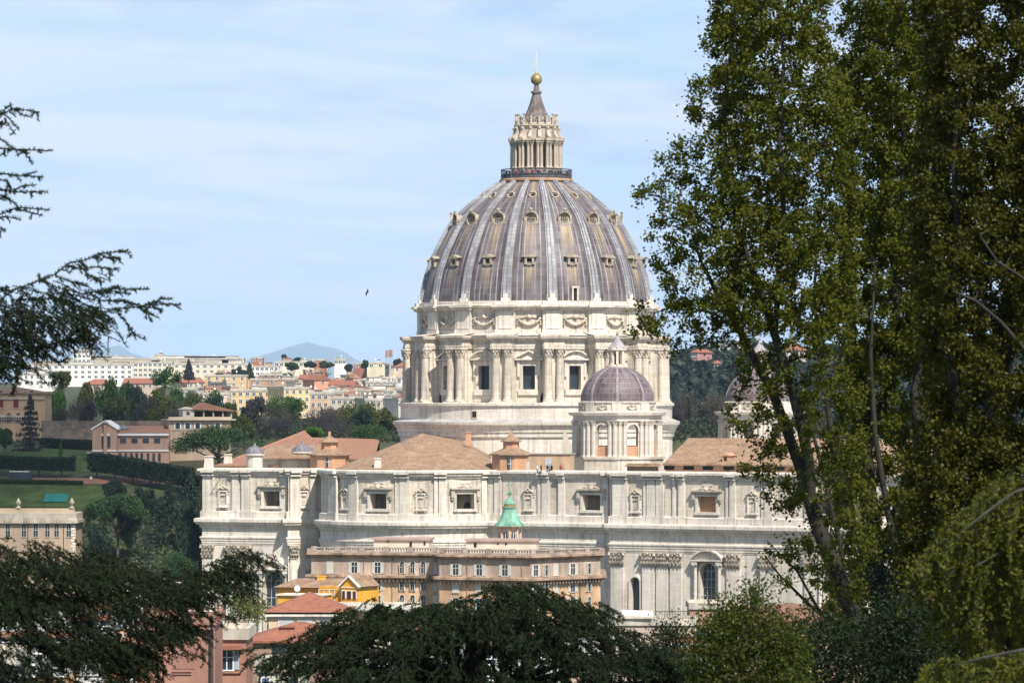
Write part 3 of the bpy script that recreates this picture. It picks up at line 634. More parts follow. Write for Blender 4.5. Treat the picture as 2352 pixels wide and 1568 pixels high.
# ---- minor domes -----------------------------------------------
def minor_dome(cx, cy, rz):
    c0 = (cx, cy); AP = 8.35; hs_ = AP * math.tan(R(22.5)); CR = AP / math.cos(R(22.5))
    nr = [R(-24 + 45 * k) + rz for k in range(8)]
    b = MB(); octo = [pol(CR, a - R(22.5), c0) for a in nr]
    for a in nr:
        fr = pfr(CR, a - R(22.5), a + R(22.5), c0); m = fr.L / 2
        wall(b, fr, 47.6, 55.6, [(m - 1.22, m + 1.22, 47.9, 54.5, True)], 1.1)
        fi = Frame(fr(fr.L - .45, -1.1, 0), fr(.45, -1.1, 0)); mi = fi.L / 2
        wall(b, fi, 47.6, 55.6, [(mi - 1.22, mi + 1.22, 47.9, 54.5, True)], .02)
    b.prism([pol(CR + .6, a - R(22.5), c0) for a in nr], 44.0, 47.65); b.prism([pol(CR + .9, a - R(22.5), c0) for a in nr], 47.25, 47.6)
    b.prism([pol(CR - .5, a - R(22.5), c0) for a in nr], 55.3, 55.62)
    body = b.build('minor_dome', STONE, basilica)
    b = MB(); b.sweep(octo, [(-.1, 55.2), (.35, 55.2), (.35, 55.5), (.2, 55.52), (.2, 56.1), (.5, 56.25), (1.0, 56.4), (1.05, 56.7), (1.15, 56.8), (1.15, 56.9), (-1.5, 57.15)], True); b.build('cornice', STONE_W, body)
    b = MB(); b.lathe([(8.0, 57.0), (8.1, 57.0), (8.1, 57.35), (7.9, 57.4), (7.9, 58.75), (8.1, 58.85), (8.2, 59.1), (7.5, 59.25)], 64, cx=cx, cy=cy)
    for a in nr:
        f2 = pfr(7.9, a + R(22.5) - .14, a + R(22.5) + .14, c0); b.fbox(f2, 0, f2.L, -.3, .3, 57.1, 58.9)
    b.build('ring', STONE_W, body, smooth=25)
    p = smooth_prof([(7.55, 59.2), (7.3, 61.3), (5.9, 63.8), (4.05, 65.4), (1.7, 66.5)], 6)
    b = MB(); b.lathe(p, 64); sh = put('dome_shell', b.mesh('dome_shell', smooth=60), LEAD_S, body, (cx - DX, cy - DY, 0), nr[0])
    b = MB()
    for i, (r, z) in enumerate(p[:-1]):
        r2, z2 = p[i + 1]; w, w2 = .34 - .2 * i / len(p), .34 - .2 * (i + 1) / len(p)
        b.hexa([(-w, -r + .2, z), (w, -r + .2, z), (w2, -r2 + .2, z2), (-w2, -r2 + .2, z2), (-w, -r - .14, z + .06), (w, -r - .14, z + .06), (w2, -r2 - .14, z2 + .06), (-w2, -r2 - .14, z2 + .06)])
    rm = b.mesh('rib')
    cm = column_mesh('pier_column', 7.5, .43, 10)
    for a in nr:
        put('rib', rm, mk('lead_rib_small', (.36, .335, .35), var=.4, scale=1.6, stretch=(1, 1, .5), c2=(.2, .15, .155)), body, (cx - DX, cy - DY, 0), a + R(22.5))
        fr = pfr(CR, a - R(22.5), a + R(22.5), c0); m = fr.L / 2
        for s in (m - 1.85, m + 1.85, m - 2.95, m + 2.95):
            x, y, z = fr(s, .2, 47.65); put('pier_column', cm, STONE_W, body, (x - DX, y - DY, 47.65), a)
        b = MB(); b.fbox(fr, m - 1.6, m - 1.22, 0, .18, 52.9, 53.3); b.fbox(fr, m + 1.22, m + 1.6, 0, .18, 52.9, 53.3)
        K = 12
        for k in range(K):
            t0, t1 = math.pi * k / K, math.pi * (k + 1) / K; zc = 54.5 - 1.22
            b.slab(fr, [(m - 1.22 * math.cos(t0), zc + 1.22 * math.sin(t0)), (m - 1.22 * math.cos(t1), zc + 1.22 * math.sin(t1)), (m - 1.5 * math.cos(t1), zc + 1.5 * math.sin(t1)), (m - 1.5 * math.cos(t0), zc + 1.5 * math.sin(t0))][::-1], 0, .15)
        b.build('arch_moulding', STONE_W, body)
        b = MB(); b.fbox(fr, m - 1.22, m + 1.22, -.55, -.3, 47.7, 49.95); b.build('arch_parapet', ORANGE, body)
        ml = put('garland', swag_me, STONE_D, body, (cx - DX + math.sin(a) * 7.9, cy - DY - math.cos(a) * 7.9, 58.2), a, (.42, .42, .5))
    b = MB(); b.lathe([(2.2, 66.2), (2.2, 66.6), (1.8, 66.8), (1.1, 66.9), (1.1, 69.6), (1.75, 69.65), (1.95, 69.9), (1.95, 70.15), (1.7, 70.3)], 24, cx=cx, cy=cy)
    for k in range(8):
        a = nr[0] + R(45 * k + 22.5); f2 = pfr(1.6, a - .15, a + .15, c0); b.fbox(f2, 0, f2.L, -.6, .15, 66.8, 69.65); x, y = pol(1.85, a, c0); b.ball((x, y, 70.5), .2, 6); b.ball((x, y, 66.95), .3, 6)
    lt = b.build('small_lantern', STONE, body, smooth=25)
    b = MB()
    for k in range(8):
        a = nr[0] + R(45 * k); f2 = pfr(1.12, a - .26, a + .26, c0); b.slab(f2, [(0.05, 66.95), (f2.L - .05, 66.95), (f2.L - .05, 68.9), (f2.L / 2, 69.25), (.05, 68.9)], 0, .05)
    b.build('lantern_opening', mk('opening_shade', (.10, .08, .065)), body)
    b = MB(); b.lathe([(1.75, 70.3), (1.6, 70.7), (1.15, 71.3), (.6, 71.9), (.32, 72.4), (.25, 72.9), (.1, 73.0)], 24, cx=cx, cy=cy, rfun=lambda a: 1 + .05 * math.cos(8 * a)); b.build('cupola', mk('lead_pale', (.36, .33, .335), var=.3, scale=1, stretch=(1, 1, .3)), body, smooth=50)
    b = MB(); b.ball((cx, cy, 73.25), .32, 8); b.tube([(cx, cy, 73.4), (cx, cy, 74.9)], .05, 5); b.box(cx - .3, cx + .3, cy - .04, cy + .04, 74.4, 74.5); b.build('finial', BRONZE, body)
    return body
minor_dome(XU(1418, 849), 849, 0); minor_dome(XU(1745, 917), 917, R(2))

# ---- outer walls: plan polyline in picture columns and distances --
ZC = 34.5                                   # top of the main cornice
AC = Vector((XU(995, 860), 860.0)); AR = 26.0
def apt(a): return Vector((AC.x + AR * math.sin(R(a)), AC.y - AR * math.cos(R(a))))
s1 = Frame.uv(466, 863, 660, 857)
s2 = Frame.uv(662, 855.3, 742, 859)
AB = [-63, -53, -40, -33.5, -19.5, -13, 3, 9.5, 23.5, 27]     # facets of the apse
s3 = Frame(apt(27), P2(1400, 824)); s4 = Frame.uv(1402, 821.5, 1507, 816.5); s5 = Frame(s4.b, P2(2230, 782))
poly = [s1.a + Vector((15, 36)), s1.a, s1.b, s2.a, s2.b] + [apt(a) for a in np.linspace(-63, 27, 31)] + [s3.b, s4.a, s4.b, s5.b, s5.b + Vector((20, 40))]
ap = {}
for i in range(len(AB) - 1): ap[i] = Frame(apt(AB[i]), apt(AB[i + 1]))

def win_h(fr, u, w=3.95, z0=37.15, z1=40.25):
    c = fr.s_u(u); return (c - w / 2, c + w / 2, z0, z1)
h1, h2, h3, h4, h5, h6 = win_h(s1, 625, 3.7), win_h(ap[3], 870), win_h(ap[7], 1068, 3.7), win_h(s3, 1360, 4.0), win_h(s5, 1625, 4.1), win_h(s5, 1900, 4.1)
# lower openings: tall windows and small arched ones
def low(fr, u, w, z0, z1): c = fr.s_u(u); return (c - w / 2, c + w / 2, z0, z1, True)
lw1 = low(s1, 629, 4.2, 10.5, 23.3); l4 = low(s4, 1459, 2.15, 14.6, 23.9); l5 = low(s5, 1627, 3.6, 12.4, 27.0); l5b = low(s5, 1728, 2.0, 15.2, 22.6); l5c = low(s5, 1915, 3.6, 12.4, 27.0)
wa = MB(); wl = MB()
for fr, ha, hl in ((s1, [h1], [lw1]), (s2, [], []), (s3, [h4], []), (s4, [], [l4]), (s5, [h5, h6], [l5, l5b, l5c])):
    wall(wa, fr, 34.3, 45.0, ha, 2.4); wall(wl, fr, -2, 34.4, hl, 1.7)
for i, fr in ap.items():
    wall(wa, fr, 34.3, 45.0, {3: [h2], 7: [h3]}.get(i, []), 2.4); wall(wl, fr, -2, 34.4)
for a, c in ((poly[0], poly[1]), (s1.b, s2.a), (s2.b, apt(-63)), (s3.b, s4.a), (s5.b, poly[-1])):
    wall(wa, Frame(a, c), 34.3, 45.0); wall(wl, Frame(a, c), -2, 34.4)
attic = wa.build('attic_wall', STONE, basilica); lower = wl.build('lower_wall', STONE_W, basilica)
b = MB(); b.sweep(poly, [(-.3, 34.75), (1.35, 34.5), (1.4, 34.3), (1.4, 33.75), (1.2, 33.6), (1.1, 33.25), (.55, 33.1), (.45, 32.6), (.2, 32.45), (.12, 32.3), (.12, 30.75), (.5, 30.6), (.5, 30.3), (.34, 30.2), (.34, 29.75), (.22, 29.7), (.22, 29.25), (.1, 29.2), (.1, 28.9), (-.2, 28.9)]); b.build('entablature', STONE_W, lower)
b = MB(); b.sweep(poly, [(-.3, 45.2), (.85, 45.0), (.9, 44.85), (.9, 44.5), (.6, 44.35), (.55, 43.95), (.2, 43.85), (.15, 43.4), (-.2, 43.4)]); b.build('cornice', STONE_W, attic)
b = MB(); b.sweep(poly, [(-.1, 36.1), (.3, 36.05), (.42, 35.9), (.42, 34.5)]); b.build('plinth', STONE_W, attic)
b = MB(); deck = [tuple(p) for p in poly] + [(130, 960), (-50, 960)]; b.add([(x, y, 44.6) for x, y in deck], [tuple(range(len(deck)))]); b.build('roof_terrace', STONE_G, basilica)

# attic windows
def attic_window(fr, h, back=SHADE, board=False):
    a, c, z0, z1 = h; m = (a + c) / 2; hw = (c - a) / 2
    b = MB(); w = .5
    for q in ((a - w, a, z0 - .1, z1 + w), (c, c + w, z0 - .1, z1 + w), (a, c, z1, z1 + w)): b.fbox(fr, q[0], q[1], -.05, .38, q[2], q[3])
    b.fbox(fr, a - w - .15, c + w + .15, -.05, .5, z0 - .55, z0)
    o = b.build('attic_window', STONE_W, basilica)
    b = MB(); b.fbox(fr, a - 1.35, c + 1.35, 0, 1.0, z1 + .95, z1 + 1.25); b.fbox(fr, a - 1.1, c + 1.1, 0, .75, z1 + .6, z1 + .95)
    for sg, e in ((-1, a), (1, c)):
        x0, x1 = sorted((e + sg * .55, e + sg * 1.2)); b.fbox(fr, x0, x1, 0, .7, z1 - .7, z1 + .6); b.fbox(fr, x0 + .08, x1 - .08, 0, .5, z1 - 1.2, z1 - .7)
        b.tube([fr(m + sg * hw * .95, .5, z1 + 1.3), fr(m + sg * hw * .55, .6, z1 + 1.5), fr(m + sg * .75, .5, z1 + 1.75)], [.2, .22, .16], 6)
    b.ball(fr(m, .4, z1 + 1.45), .8, 10, (1, .5, .75)); b.ball(fr(m, .7, z1 + 1.35), .42, 8)
    b.build('hood', STONE_D, o)
    b = MB(); b.fbox(fr, m - hw * .55, m + hw * .55, 0, .12, z1 + 2.05, z1 + 2.5); b.build('panel', STONE_W, o)
    b = MB()
    if board:
        b.add([fr(a, -.9, z0), fr(c, -.9, z0), fr(c, -.9, z1), fr(a, -.9, z1)], [(0, 1, 2, 3)]); b.build('brown_boarding', mk('brown_board', (.42, .235, .12), var=.08), o)
    else:
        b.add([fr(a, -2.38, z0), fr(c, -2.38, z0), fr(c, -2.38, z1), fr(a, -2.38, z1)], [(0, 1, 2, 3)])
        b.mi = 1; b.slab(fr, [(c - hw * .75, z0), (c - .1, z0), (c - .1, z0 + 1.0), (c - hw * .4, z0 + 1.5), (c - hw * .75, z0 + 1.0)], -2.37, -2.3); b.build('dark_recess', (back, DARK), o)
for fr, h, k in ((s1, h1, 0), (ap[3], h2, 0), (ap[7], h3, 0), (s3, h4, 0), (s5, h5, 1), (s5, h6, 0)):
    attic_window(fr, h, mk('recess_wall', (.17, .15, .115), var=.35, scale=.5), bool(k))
def niche(fr, u):
    c = fr.s_u(u); b = MB()
    for s0, s1_, o, z0, z1 in ((-1.05, -.75, .3, 37.3, 40.4), (.75, 1.05, .3, 37.3, 40.4), (-.75, .75, .3, 40.1, 40.4), (-1.25, 1.25, .55, 36.75, 37.05), (-1.05, 1.05, .35, 37.05, 37.3), (-1.0, -.7, .4, 36.35, 36.75), (.7, 1.0, .4, 36.35, 36.75), (-1.3, -1.05, .16, 37.5, 40.0), (1.05, 1.3, .16, 37.5, 40.0)): b.fbox(fr, c + s0, c + s1_, -.02, o, z0, z1)
    o = b.build('niche', STONE_W, basilica)
    b = MB(); b.slab(fr, [(c - .75, 37.3), (c + .75, 37.3), (c + .75, 39.6), (c, 40.1), (c - .75, 39.6)], -.05, .06)
    b.fbox(fr, c - .42, c + .42, 0, .26, 37.4, 37.6); b.fbox(fr, c - .5, c + .5, 0, .3, 39.3, 39.45); b.mi = 1; b.fbox(fr, c - .3, c + .3, 0, .08, 38.7, 39.2); b.fbox(fr, c - .3, c + .3, 0, .08, 37.7, 38.2); b.build('niche_panel', (STONE, STONE_D), o)
    b = MB()
    for x, z, r in ((0, 41.35, .32), (-.45, 41.0, .38), (.45, 41.0, .38), (-.95, 40.75, .34), (.95, 40.75, .34), (0, 40.75, .34), (-1.3, 40.3, .22), (1.3, 40.3, .22), (-1.25, 39.7, .16), (1.25, 39.7, .16)): b.ball(fr(c + x, .25, z), r, 7, (1, .8, .8))
    b.slab(fr, [(c - 1.45, 39.6), (c - 1.1, 39.6), (c - .9, 40.5), (c + .9, 40.5), (c + 1.1, 39.6), (c + 1.45, 39.6), (c + 1.2, 40.9), (c + .3, 41.5), (c - .3, 41.5), (c - 1.2, 40.9)], -.02, .1); b.build('crest', STONE_D, o)
for fr, u in ((s1, 513), (s2, 697), (ap[1], 793), (ap[5], 967), (s3, 1214), (s4, 1460), (s5, 1728)): niche(fr, u)
# attic pilasters (columns of the picture)
for fr, u0, u1, o in ((s1, 466, 492, .35), (s1, 533, 550, .3), (s1, 556, 577, .45), (s1, 647, 660, .3), (s2, 664, 686, .6), (s2, 709, 722, .6), (ap[0], 758, 776, .45), (ap[2], 803, 823, .4),
                      (ap[4], 908, 918, .25), (ap[4], 919, 939, .4), (ap[6], 997, 1006, .25), (ap[6], 1008, 1024, .4), (ap[8], 1105, 1117, .3), (s3, 1121, 1134, .25), (s3, 1137, 1152, .4),
                      (s3, 1236, 1242, .3), (s3, 1246, 1262, .4), (s3, 1284, 1298, .45), (s3, 1386, 1398, .4), (s4, 1408, 1442, .4), (s4, 1479, 1484, .3), (s4, 1487, 1506, .4),
                      (s5, 1508, 1524, .4), (s5, 1546, 1552, .3), (s5, 1560, 1574, .45), (s5, 1668, 1674, .3), (s5, 1677, 1690, .45), (s5, 1750, 1756, .3), (s5, 1758, 1776, .45), (s5, 1850, 1868, .45), (s5, 1950, 1968, .45)):
    b = MB(); a, c = fr.s_u(u0), fr.s_u(u1); b.fbox(fr, a, c, -.02, o, 36.0, 43.5); b.fbox(fr, a - .12, c + .12, -.02, o + .15, 34.5, 36.25); b.fbox(fr, a - .1, c + .1, -.02, o + .5, 43.5, 43.8); b.fbox(fr, a - .1, c + .1, -.02, o + .85, 44.2, 44.8); b.build('attic_strip', STONE_W, basilica)
# giant order
def leaf_capital(fr, a, c, o, z0, z1):
    b = MB(); w = c - a; h = z1 - z0; b.fbox(fr, a - .05, c + .05, 0, o + .1, z0, z0 + .18)
    b.hexa([fr(a, o, z0 + .18), fr(c, o, z0 + .18), fr(c, 0, z0 + .18), fr(a, 0, z0 + .18), fr(a - .25, o + .35, z1 - .3), fr(c + .25, o + .35, z1 - .3), fr(c + .25, 0, z1 - .3), fr(a - .25, 0, z1 - .3)])
    b.fbox(fr, a - .35, c + .35, 0, o + .5, z1 - .3, z1)
    nl = max(3, int(round(w / .75)))
    for row, zz in ((0, .22), (.5, .5)):
        for q in range(nl + (0 if row else 1)):
            x = a + w * (q + row) / nl; b.tube([fr(x, o + .05, z0 + h * (zz - .15)), fr(x, o + .28, z0 + h * (zz + .05)), fr(x, o + .62, z0 + h * (zz + .12)), fr(x, o + .55, z0 + h * (zz + .02))], [.26, .26, .22, .12], 5)
    for e, sg in ((a, -1), (c, 1)):
        b.ball(fr(e + sg * .15, o + .5, z1 - .62), .36, 7); b.ball(fr(e - sg * w * .28, o + .42, z1 - .6), .24, 6)
    b.ball(fr((a + c) / 2, o + .45, z1 - .35), .25, 6)
    return b
def giant(fr, u0, u1, o=.45, side=True):
    a, c = fr.s_u(u0), fr.s_u(u1); b = MB(); b.fbox(fr, a, c, -.02, o, -1, 26.1); b.fbox(fr, a - .3, c + .3, -.02, o + .3, -1, 1.5)
    p = b.build('giant_pilaster', STONE_W, lower); leaf_capital(fr, a, c, o, 26.05, 29.0).build('capital', STONE_D, lower)
for fr, u0, u1 in ((s1, 466, 491), (s1, 521, 549), (s1, 553, 577), (s2, 665, 681), (s2, 702, 718), (ap[0], 757, 775), (ap[2], 803, 823), (ap[4], 916, 938), (s4, 1405, 1434), (s4, 1477, 1505), (s5, 1509, 1536), (s5, 1541, 1567), (s5, 1671, 1701), (s5, 1748, 1786), (s5, 1850, 1885), (s5, 1960, 1995)): giant(fr, u0, u1)
# low windows
def arched_window(fr, h, bars, surround=.4, ped=None, balus=True):
    a, c, z0, z1, _ = h; m = (a + c) / 2; r = (c - a) / 2; b = MB(); K = 12
    b.fbox(fr, a - surround, a, -.02, .25, z0 - .2, z1 - r); b.fbox(fr, c, c + surround, -.02, .25, z0 - .2, z1 - r)
    for k in range(K):
        t0, t1 = math.pi * k / K, math.pi * (k + 1) / K; zc = z1 - r; R2 = r + surround
        b.slab(fr, [(m - r * math.cos(t0), zc + r * math.sin(t0)), (m - r * math.cos(t1), zc + r * math.sin(t1)), (m - R2 * math.cos(t1), zc + R2 * math.sin(t1)), (m - R2 * math.cos(t0), zc + R2 * math.sin(t0))][::-1], -.02, .25)
    b.fbox(fr, a - surround - .2, c + surround + .2, -.02, .6, z0 - .6, z0 - .2)
    w = b.build('window_surround', STONE_W, lower)
    if balus:
        b = MB(); hb = 1.5
        b.fbox(fr, a - surround, c + surround, .1, .5, z0 - .3 - hb, z0 - .1 - hb)
        nb = int((c - a) / .35)
        for q in range(nb):
            x = a + (c - a) * (q + .5) / nb; b.fbox(fr, x - .09, x + .09, .15, .4, z0 - .2 - hb, z0 - .6)
        b.fbox(fr, a - surround, a, .05, .5, z0 - 2, z0 - .2); b.fbox(fr, c, c + surround, .05, .5, z0 - 2, z0 - .2); b.build('balcony', STONE_W, lower)
    p = pane(fr, a, c, z0, z1, -1.4, bars, .14); p.build('window', (GLASS, STONE_G), lower)
    if ped:
        b = MB(); e = surround + .55
        for sg, x in ((-1, a - e), (1, c + e)):
            x0, y0, _z = fr(x, .5, 0); b.lathe([(.5, z0), (.42, z0 + .5), (.36, z1 - 1.3)], 10, cx=x0, cy=y0); capital_shapes(b, x0, y0, z1 - 1.3, z1 - .4, .36, 8); b.fbox(fr, x - .6, x + .6, 0, 1.1, z1 - .4, z1 + .4); b.fbox(fr, x - .6, x + .6, 0, 1.1, z0 - 2.2, z0)
        pediment(b, fr, m, r + 1.75, z1 + .4, 1.7, 1.2, ped == 'seg'); b.build('aedicule', STONE_W, lower)
arched_window(s1, lw1, (3, 6), .3, 'tri'); arched_window(s4, l4, (0, 0), .35); arched_window(s5, l5, (3, 8), .35, 'seg'); arched_window(s5, l5b, (0, 0), .35); arched_window(s5, l5c, (3, 8), .35, 'seg')
b = MB(); fr = s4   # a terrace rail low on the wall and a lamp bracket high on it
b.fbox(fr, -1.5, 4.5, .2, 4.0, 10.6, 11.0)
for q in range(16): b.fbox(fr, -1.3 + q * .37, -1.15 + q * .37, 3.7, 3.9, 11.0, 12.4)
b.fbox(fr, -1.5, 4.5, 3.6, 4.0, 12.4, 12.6); b.build('low_terrace', STONE_G, lower)
b = MB(); s = s1.s_u(506); b.tube([s1(s, 0, 43.0), s1(s, 2.6, 43.2)], .09, 6); b.tube([s1(s, 2.6, 43.2), s1(s + .8, 2.2, 43.0)], .07, 5); b.build('lamp_bracket', IRON, attic)

# ---- roofs -----------------------------------------------------
def poly_roof(name, faces, mat=TILE, parent=basilica, thick=.35):
    """faces: lists of world points; gives the roof a soffit too"""
    b = MB()
    for f in faces:
        n = len(f); b.add([tuple(p) for p in f] + [(p[0], p[1], p[2] - thick) for p in f], [tuple(range(n)), tuple(range(2 * n - 1, n - 1, -1))] + [(i, n + i, n + (i + 1) % n, (i + 1) % n) for i in range(n)])
    return b.build(name, mat, parent)
apex = W(969, 995, 858); ez = 45.35
eave = [Vector((*(AC + (apt(a) - AC) * 1.0), ez)) for a in np.linspace(-50, 30, 12)]
ridge_b = W(1062, 1012, 876); er = W(1121, 1046, 858); e2 = W(1124, 1080, 832)
fan = [[apex, eave[i], eave[i + 1]] for i in range(11)]
Q_ = W(1122, 1046, 850); fan += [[apex, eave[-1], Q_], [apex, Q_, ridge_b], [ridge_b, Q_, W(1128, 1046, 872)], [apex, ridge_b, W(980, 1000, 885)], [apex, W(980, 1000, 885), W(880, 1050, 885), eave[0]]]
poly_roof('apse_roof', fan)
b = MB()
for u, v in ((907, 1045), (833, 1062), (948, 1073), (985, 1072), (900, 1058), (1000, 1015), (960, 1030), (1080, 1040)): p = W(u, v, 842); b.ball(p, .2, 5)
# west arm: red gable on the left and the long brown roof behind
pk = W(699, 988, 905); lo = W(492, 1069, 878)
poly_roof('gable_roof', [[lo, W(640, 1069, 868), W(716, 1004, 905), pk], [lo, pk, W(560, 1052, 925)]], TILE_O)
poly_roof('long_roof', [[W(716, 1004, 900), W(640, 1052, 868), W(860, 1052, 868), W(872, 1008, 905)], [W(716, 1004, 900), W(872, 1008, 905), W(872, 1040, 930), W(716, 1040, 930)]], TILE_O)
b = MB(); fr = Frame.uv(590, 870, 735, 868); b.fbox(fr, 0, fr.L, -9, 0, 44.4, 47.6); b.build('roof_storey', mk('plaster_stone', (.5, .43, .33), var=.3, scale=.3), basilica)
poly_roof('lean_roof', [[W(588, 1050, 868.5), W(737, 1050, 866.5), W(745, 1022, 878), W(625, 1022, 878)]], TILE)
def pavilion(u, vb, d, r, h1, h2, rt, zb=44.5):
    """octagonal roof house: orange walls, tiled skirt, turret and cap"""
    c = P2(u, d); b = MB(); k = R(22.5); n8 = [R(45 * q + 10) for q in range(8)]
    P = lambda rr: [pol(rr, a, c) for a in n8]
    b.prism(P(r), zb, zb + h1); b.prism(P(r * .42), zb + h1, zb + h1 + h2 + 1.4)
    o = b.build('roof_pavilion', ORANGE, basilica)
    b = MB(); b.sweep(P(0.001), [(0, 0)], True)
    b = MB(); z1 = zb + h1
    q0, q1 = P(r * 1.16), P(r * .42); b.add([(*p, z1 - .25) for p in q0] + [(*p, z1) for p in q0] + [(*p, z1 + h2) for p in q1], [(i, (i + 1) % 8, 8 + (i + 1) % 8, 8 + i) for i in range(8)] + [(8 + i, 8 + (i + 1) % 8, 16 + (i + 1) % 8, 16 + i) for i in range(8)] + [tuple(range(7, -1, -1))])
    z2 = zb + h1 + h2 + 1.4; q0 = P(r * .56); b.add([(*p, z2 - .1) for p in q0] + [(*p, z2 + .05) for p in q0] + [(c.x, c.y, z2 + rt)], [(i, (i + 1) % 8, 8 + (i + 1) % 8, 8 + i) for i in range(8)] + [(8 + i, 8 + (i + 1) % 8, 16) for i in range(8)] + [tuple(range(7, -1, -1))])
    b.build('tiled_roof', TILE, o)
    b = MB(); b.box(c.x - .25, c.x + .25, c.y - .25, c.y + .25, z2 + rt - .3, z2 + rt + .7); b.build('finial', ORANGE, o)
    fr = pfr(r, R(-12.5), R(32.5), c); m = fr.s_u(u - 2); b = MB(); b.fbox(fr, m - .55, m + .55, -.1, .05, zb + .9, zb + h1 - .7); b.mi = 1; b.fbox(fr, m - .04, m + .04, .04, .09, zb + .9, zb + h1 - .7); b.fbox(fr, m - .55, m + .55, .04, .09, zb + 1.9, zb + 1.98); b.build('window', (GLASS, WHITEP), o)
pavilion(1174, 1080, 838, 4.0, 3.9, 1.2, 1.6)
pavilion(757, 1076, 864, 4.2, 3.5, 1.2, 1.5)
b = MB()   # small annexe beside the right pavilion with its shallow roof
fr = Frame.uv(1198, 836, 1310, 833); b.fbox(fr, 0, fr.L, -3, 0, 44.5, 48.4); an = b.build('terrace_house', mk('plaster_beige', (.50, .34, .21), var=.15, scale=.5), basilica)
b = MB(); b.fbox(fr, -.2, fr.L + .2, -3.2, .3, 48.4, 48.6); b.build('flat_roof', STONE_G, an)
for u0, u1, z0, z1 in ((1252, 1266, 46.0, 47.6), (1196, 1203, 44.7, 46.8), (1209, 1216, 44.7, 46.8)):
    b = MB(); b.fbox(fr, fr.s_u(u0), fr.s_u(u1), 0, .1, z0, z1); b.build('shutter', mk('grey_board', (.5, .5, .5)), an)
# nave roof on the right, with orange wall and dark vents
fr = Frame.uv(1528, 836, 2120, 812); b = MB(); b.fbox(fr, 0, fr.L, -16, 0, 44.5, 46.6); nv = b.build('nave_attic', ORANGE, basilica)
A, B_ = fr(-.3, .6, 46.4), fr(fr.L, .6, 46.4); C_, D_ = fr(fr.L, -13, 51.6), fr(-.3, -13, 51.6)
poly_roof('tiled_roof', [[A, B_, C_, D_], [D_, C_, fr(fr.L, -27, 46.4), fr(-.3, -27, 46.4)]], TILE, nv)
for u in (1537, 1582, 1626, 1674, 1730, 1790, 1850): b = MB(); s = fr.s_u(u); b.fbox(fr, s - 1.15, s + 1.15, -.05, .06, 45.2, 46.1); b.build('vent_opening', DARK, nv)
b = MB(); s = fr.s_u(1664); b.fbox(fr, s - .7, s + .7, -3, -.5, 46.5, 48.2); b.slab(fr, [(s - 1.0, 48.1), (s + 1.0, 48.1), (s, 48.8)], -4, -.3); b.mi = 1; b.fbox(fr, s - .3, s + .3, -.52, -.46, 47.1, 47.9); b.build('roof_dormer', (ORANGE, DARK), nv)
# shed at the foot of the right minor dome
fr = Frame.uv(1440, 834, 1506, 832.5); b = MB(); b.fbox(fr, 0, fr.L, -2.5, 0, 44.6, 46.0); sh = b.build('terrace_shed', mk('shed_wood', (.2, .14, .09)), basilica)
b = MB(); b.slab(lambda s, o, z: fr(s, o, z), [(-.5, 45.9), (fr.L + .5, 45.9), (fr.L + .1, 46.5), (.2, 46.5)], -3, .6); b.build('tiled_roof', TILE, sh)
# chimneys, little lead cupolas, terrace wall bits
for u, v0, v1, d, w in ((480, 1046, 1076, 866, 1.0), (524, 1042, 1060, 880, .9), (868, 1051, 1075, 838, .75), (1076, 991, 1016, 858, .6)):
    c = P2(u, d); z0, z1 = ZV(v1, d) - .6, ZV(v0, d); b = MB(); b.hexa([(c.x - w * 1.1, c.y - w, z0), (c.x + w * 1.1, c.y - w, z0), (c.x + w * 1.1, c.y + w, z0), (c.x - w * 1.1, c.y + w, z0), (c.x - w * .85, c.y - w * .8, z1 - .25), (c.x + w * .85, c.y - w * .8, z1 - .25), (c.x + w * .85, c.y + w * .8, z1 - .25), (c.x - w * .85, c.y + w * .8, z1 - .25)]); b.box(c.x - w, c.x + w, c.y - w, c.y + w, z1 - .25, z1)
    b.build('chimney', STONE_W if u < 1000 else ORANGE, basilica)
for u, vt, vb, d, r in ((585, 1018, 1075, 862, 2.1), (695, 1014, 1052, 872, 2.4)):
    c = P2(u, d); zt, zb = ZV(vt, d), ZV(vb, d); zc = ZV(1042 if u == 585 else 1037, d)
    b = MB(); b.lathe([(r * .82, zb), (r * .82, zc - .4), (r * 1.0, zc - .3), (r * 1.0, zc), (r * .9, zc + .05)], 16, cx=c.x, cy=c.y); o = b.build('roof_cupola', STONE_W, basilica, smooth=30)
    b = MB(); h = zt - zc - .5; b.lathe([(r * .95, zc), (r * .88, zc + h * .4), (r * .6, zc + h * .8), (r * .15, zc + h), (.15, zt), (.02, zt + .2)], 24, cx=c.x, cy=c.y, rfun=lambda a: 1 + .035 * math.cos(10 * a)); b.build('lead_dome', mk('lead_grey', (.20, .19, .205), var=.3, scale=1.5, stretch=(1, 1, .3)), o, smooth=50)
b = MB(); fr = Frame.uv(1290, 838, 1312, 838); b.slab(fr, [(0, 44.6), (1.9, 44.6), (2.0, 50.0), (.9, 53.0), (.2, 52.6), (.6, 47)], -2, -1.6); b.build('scaffold_screen', mk('screen_net', (.50, .45, .34)), basilica)
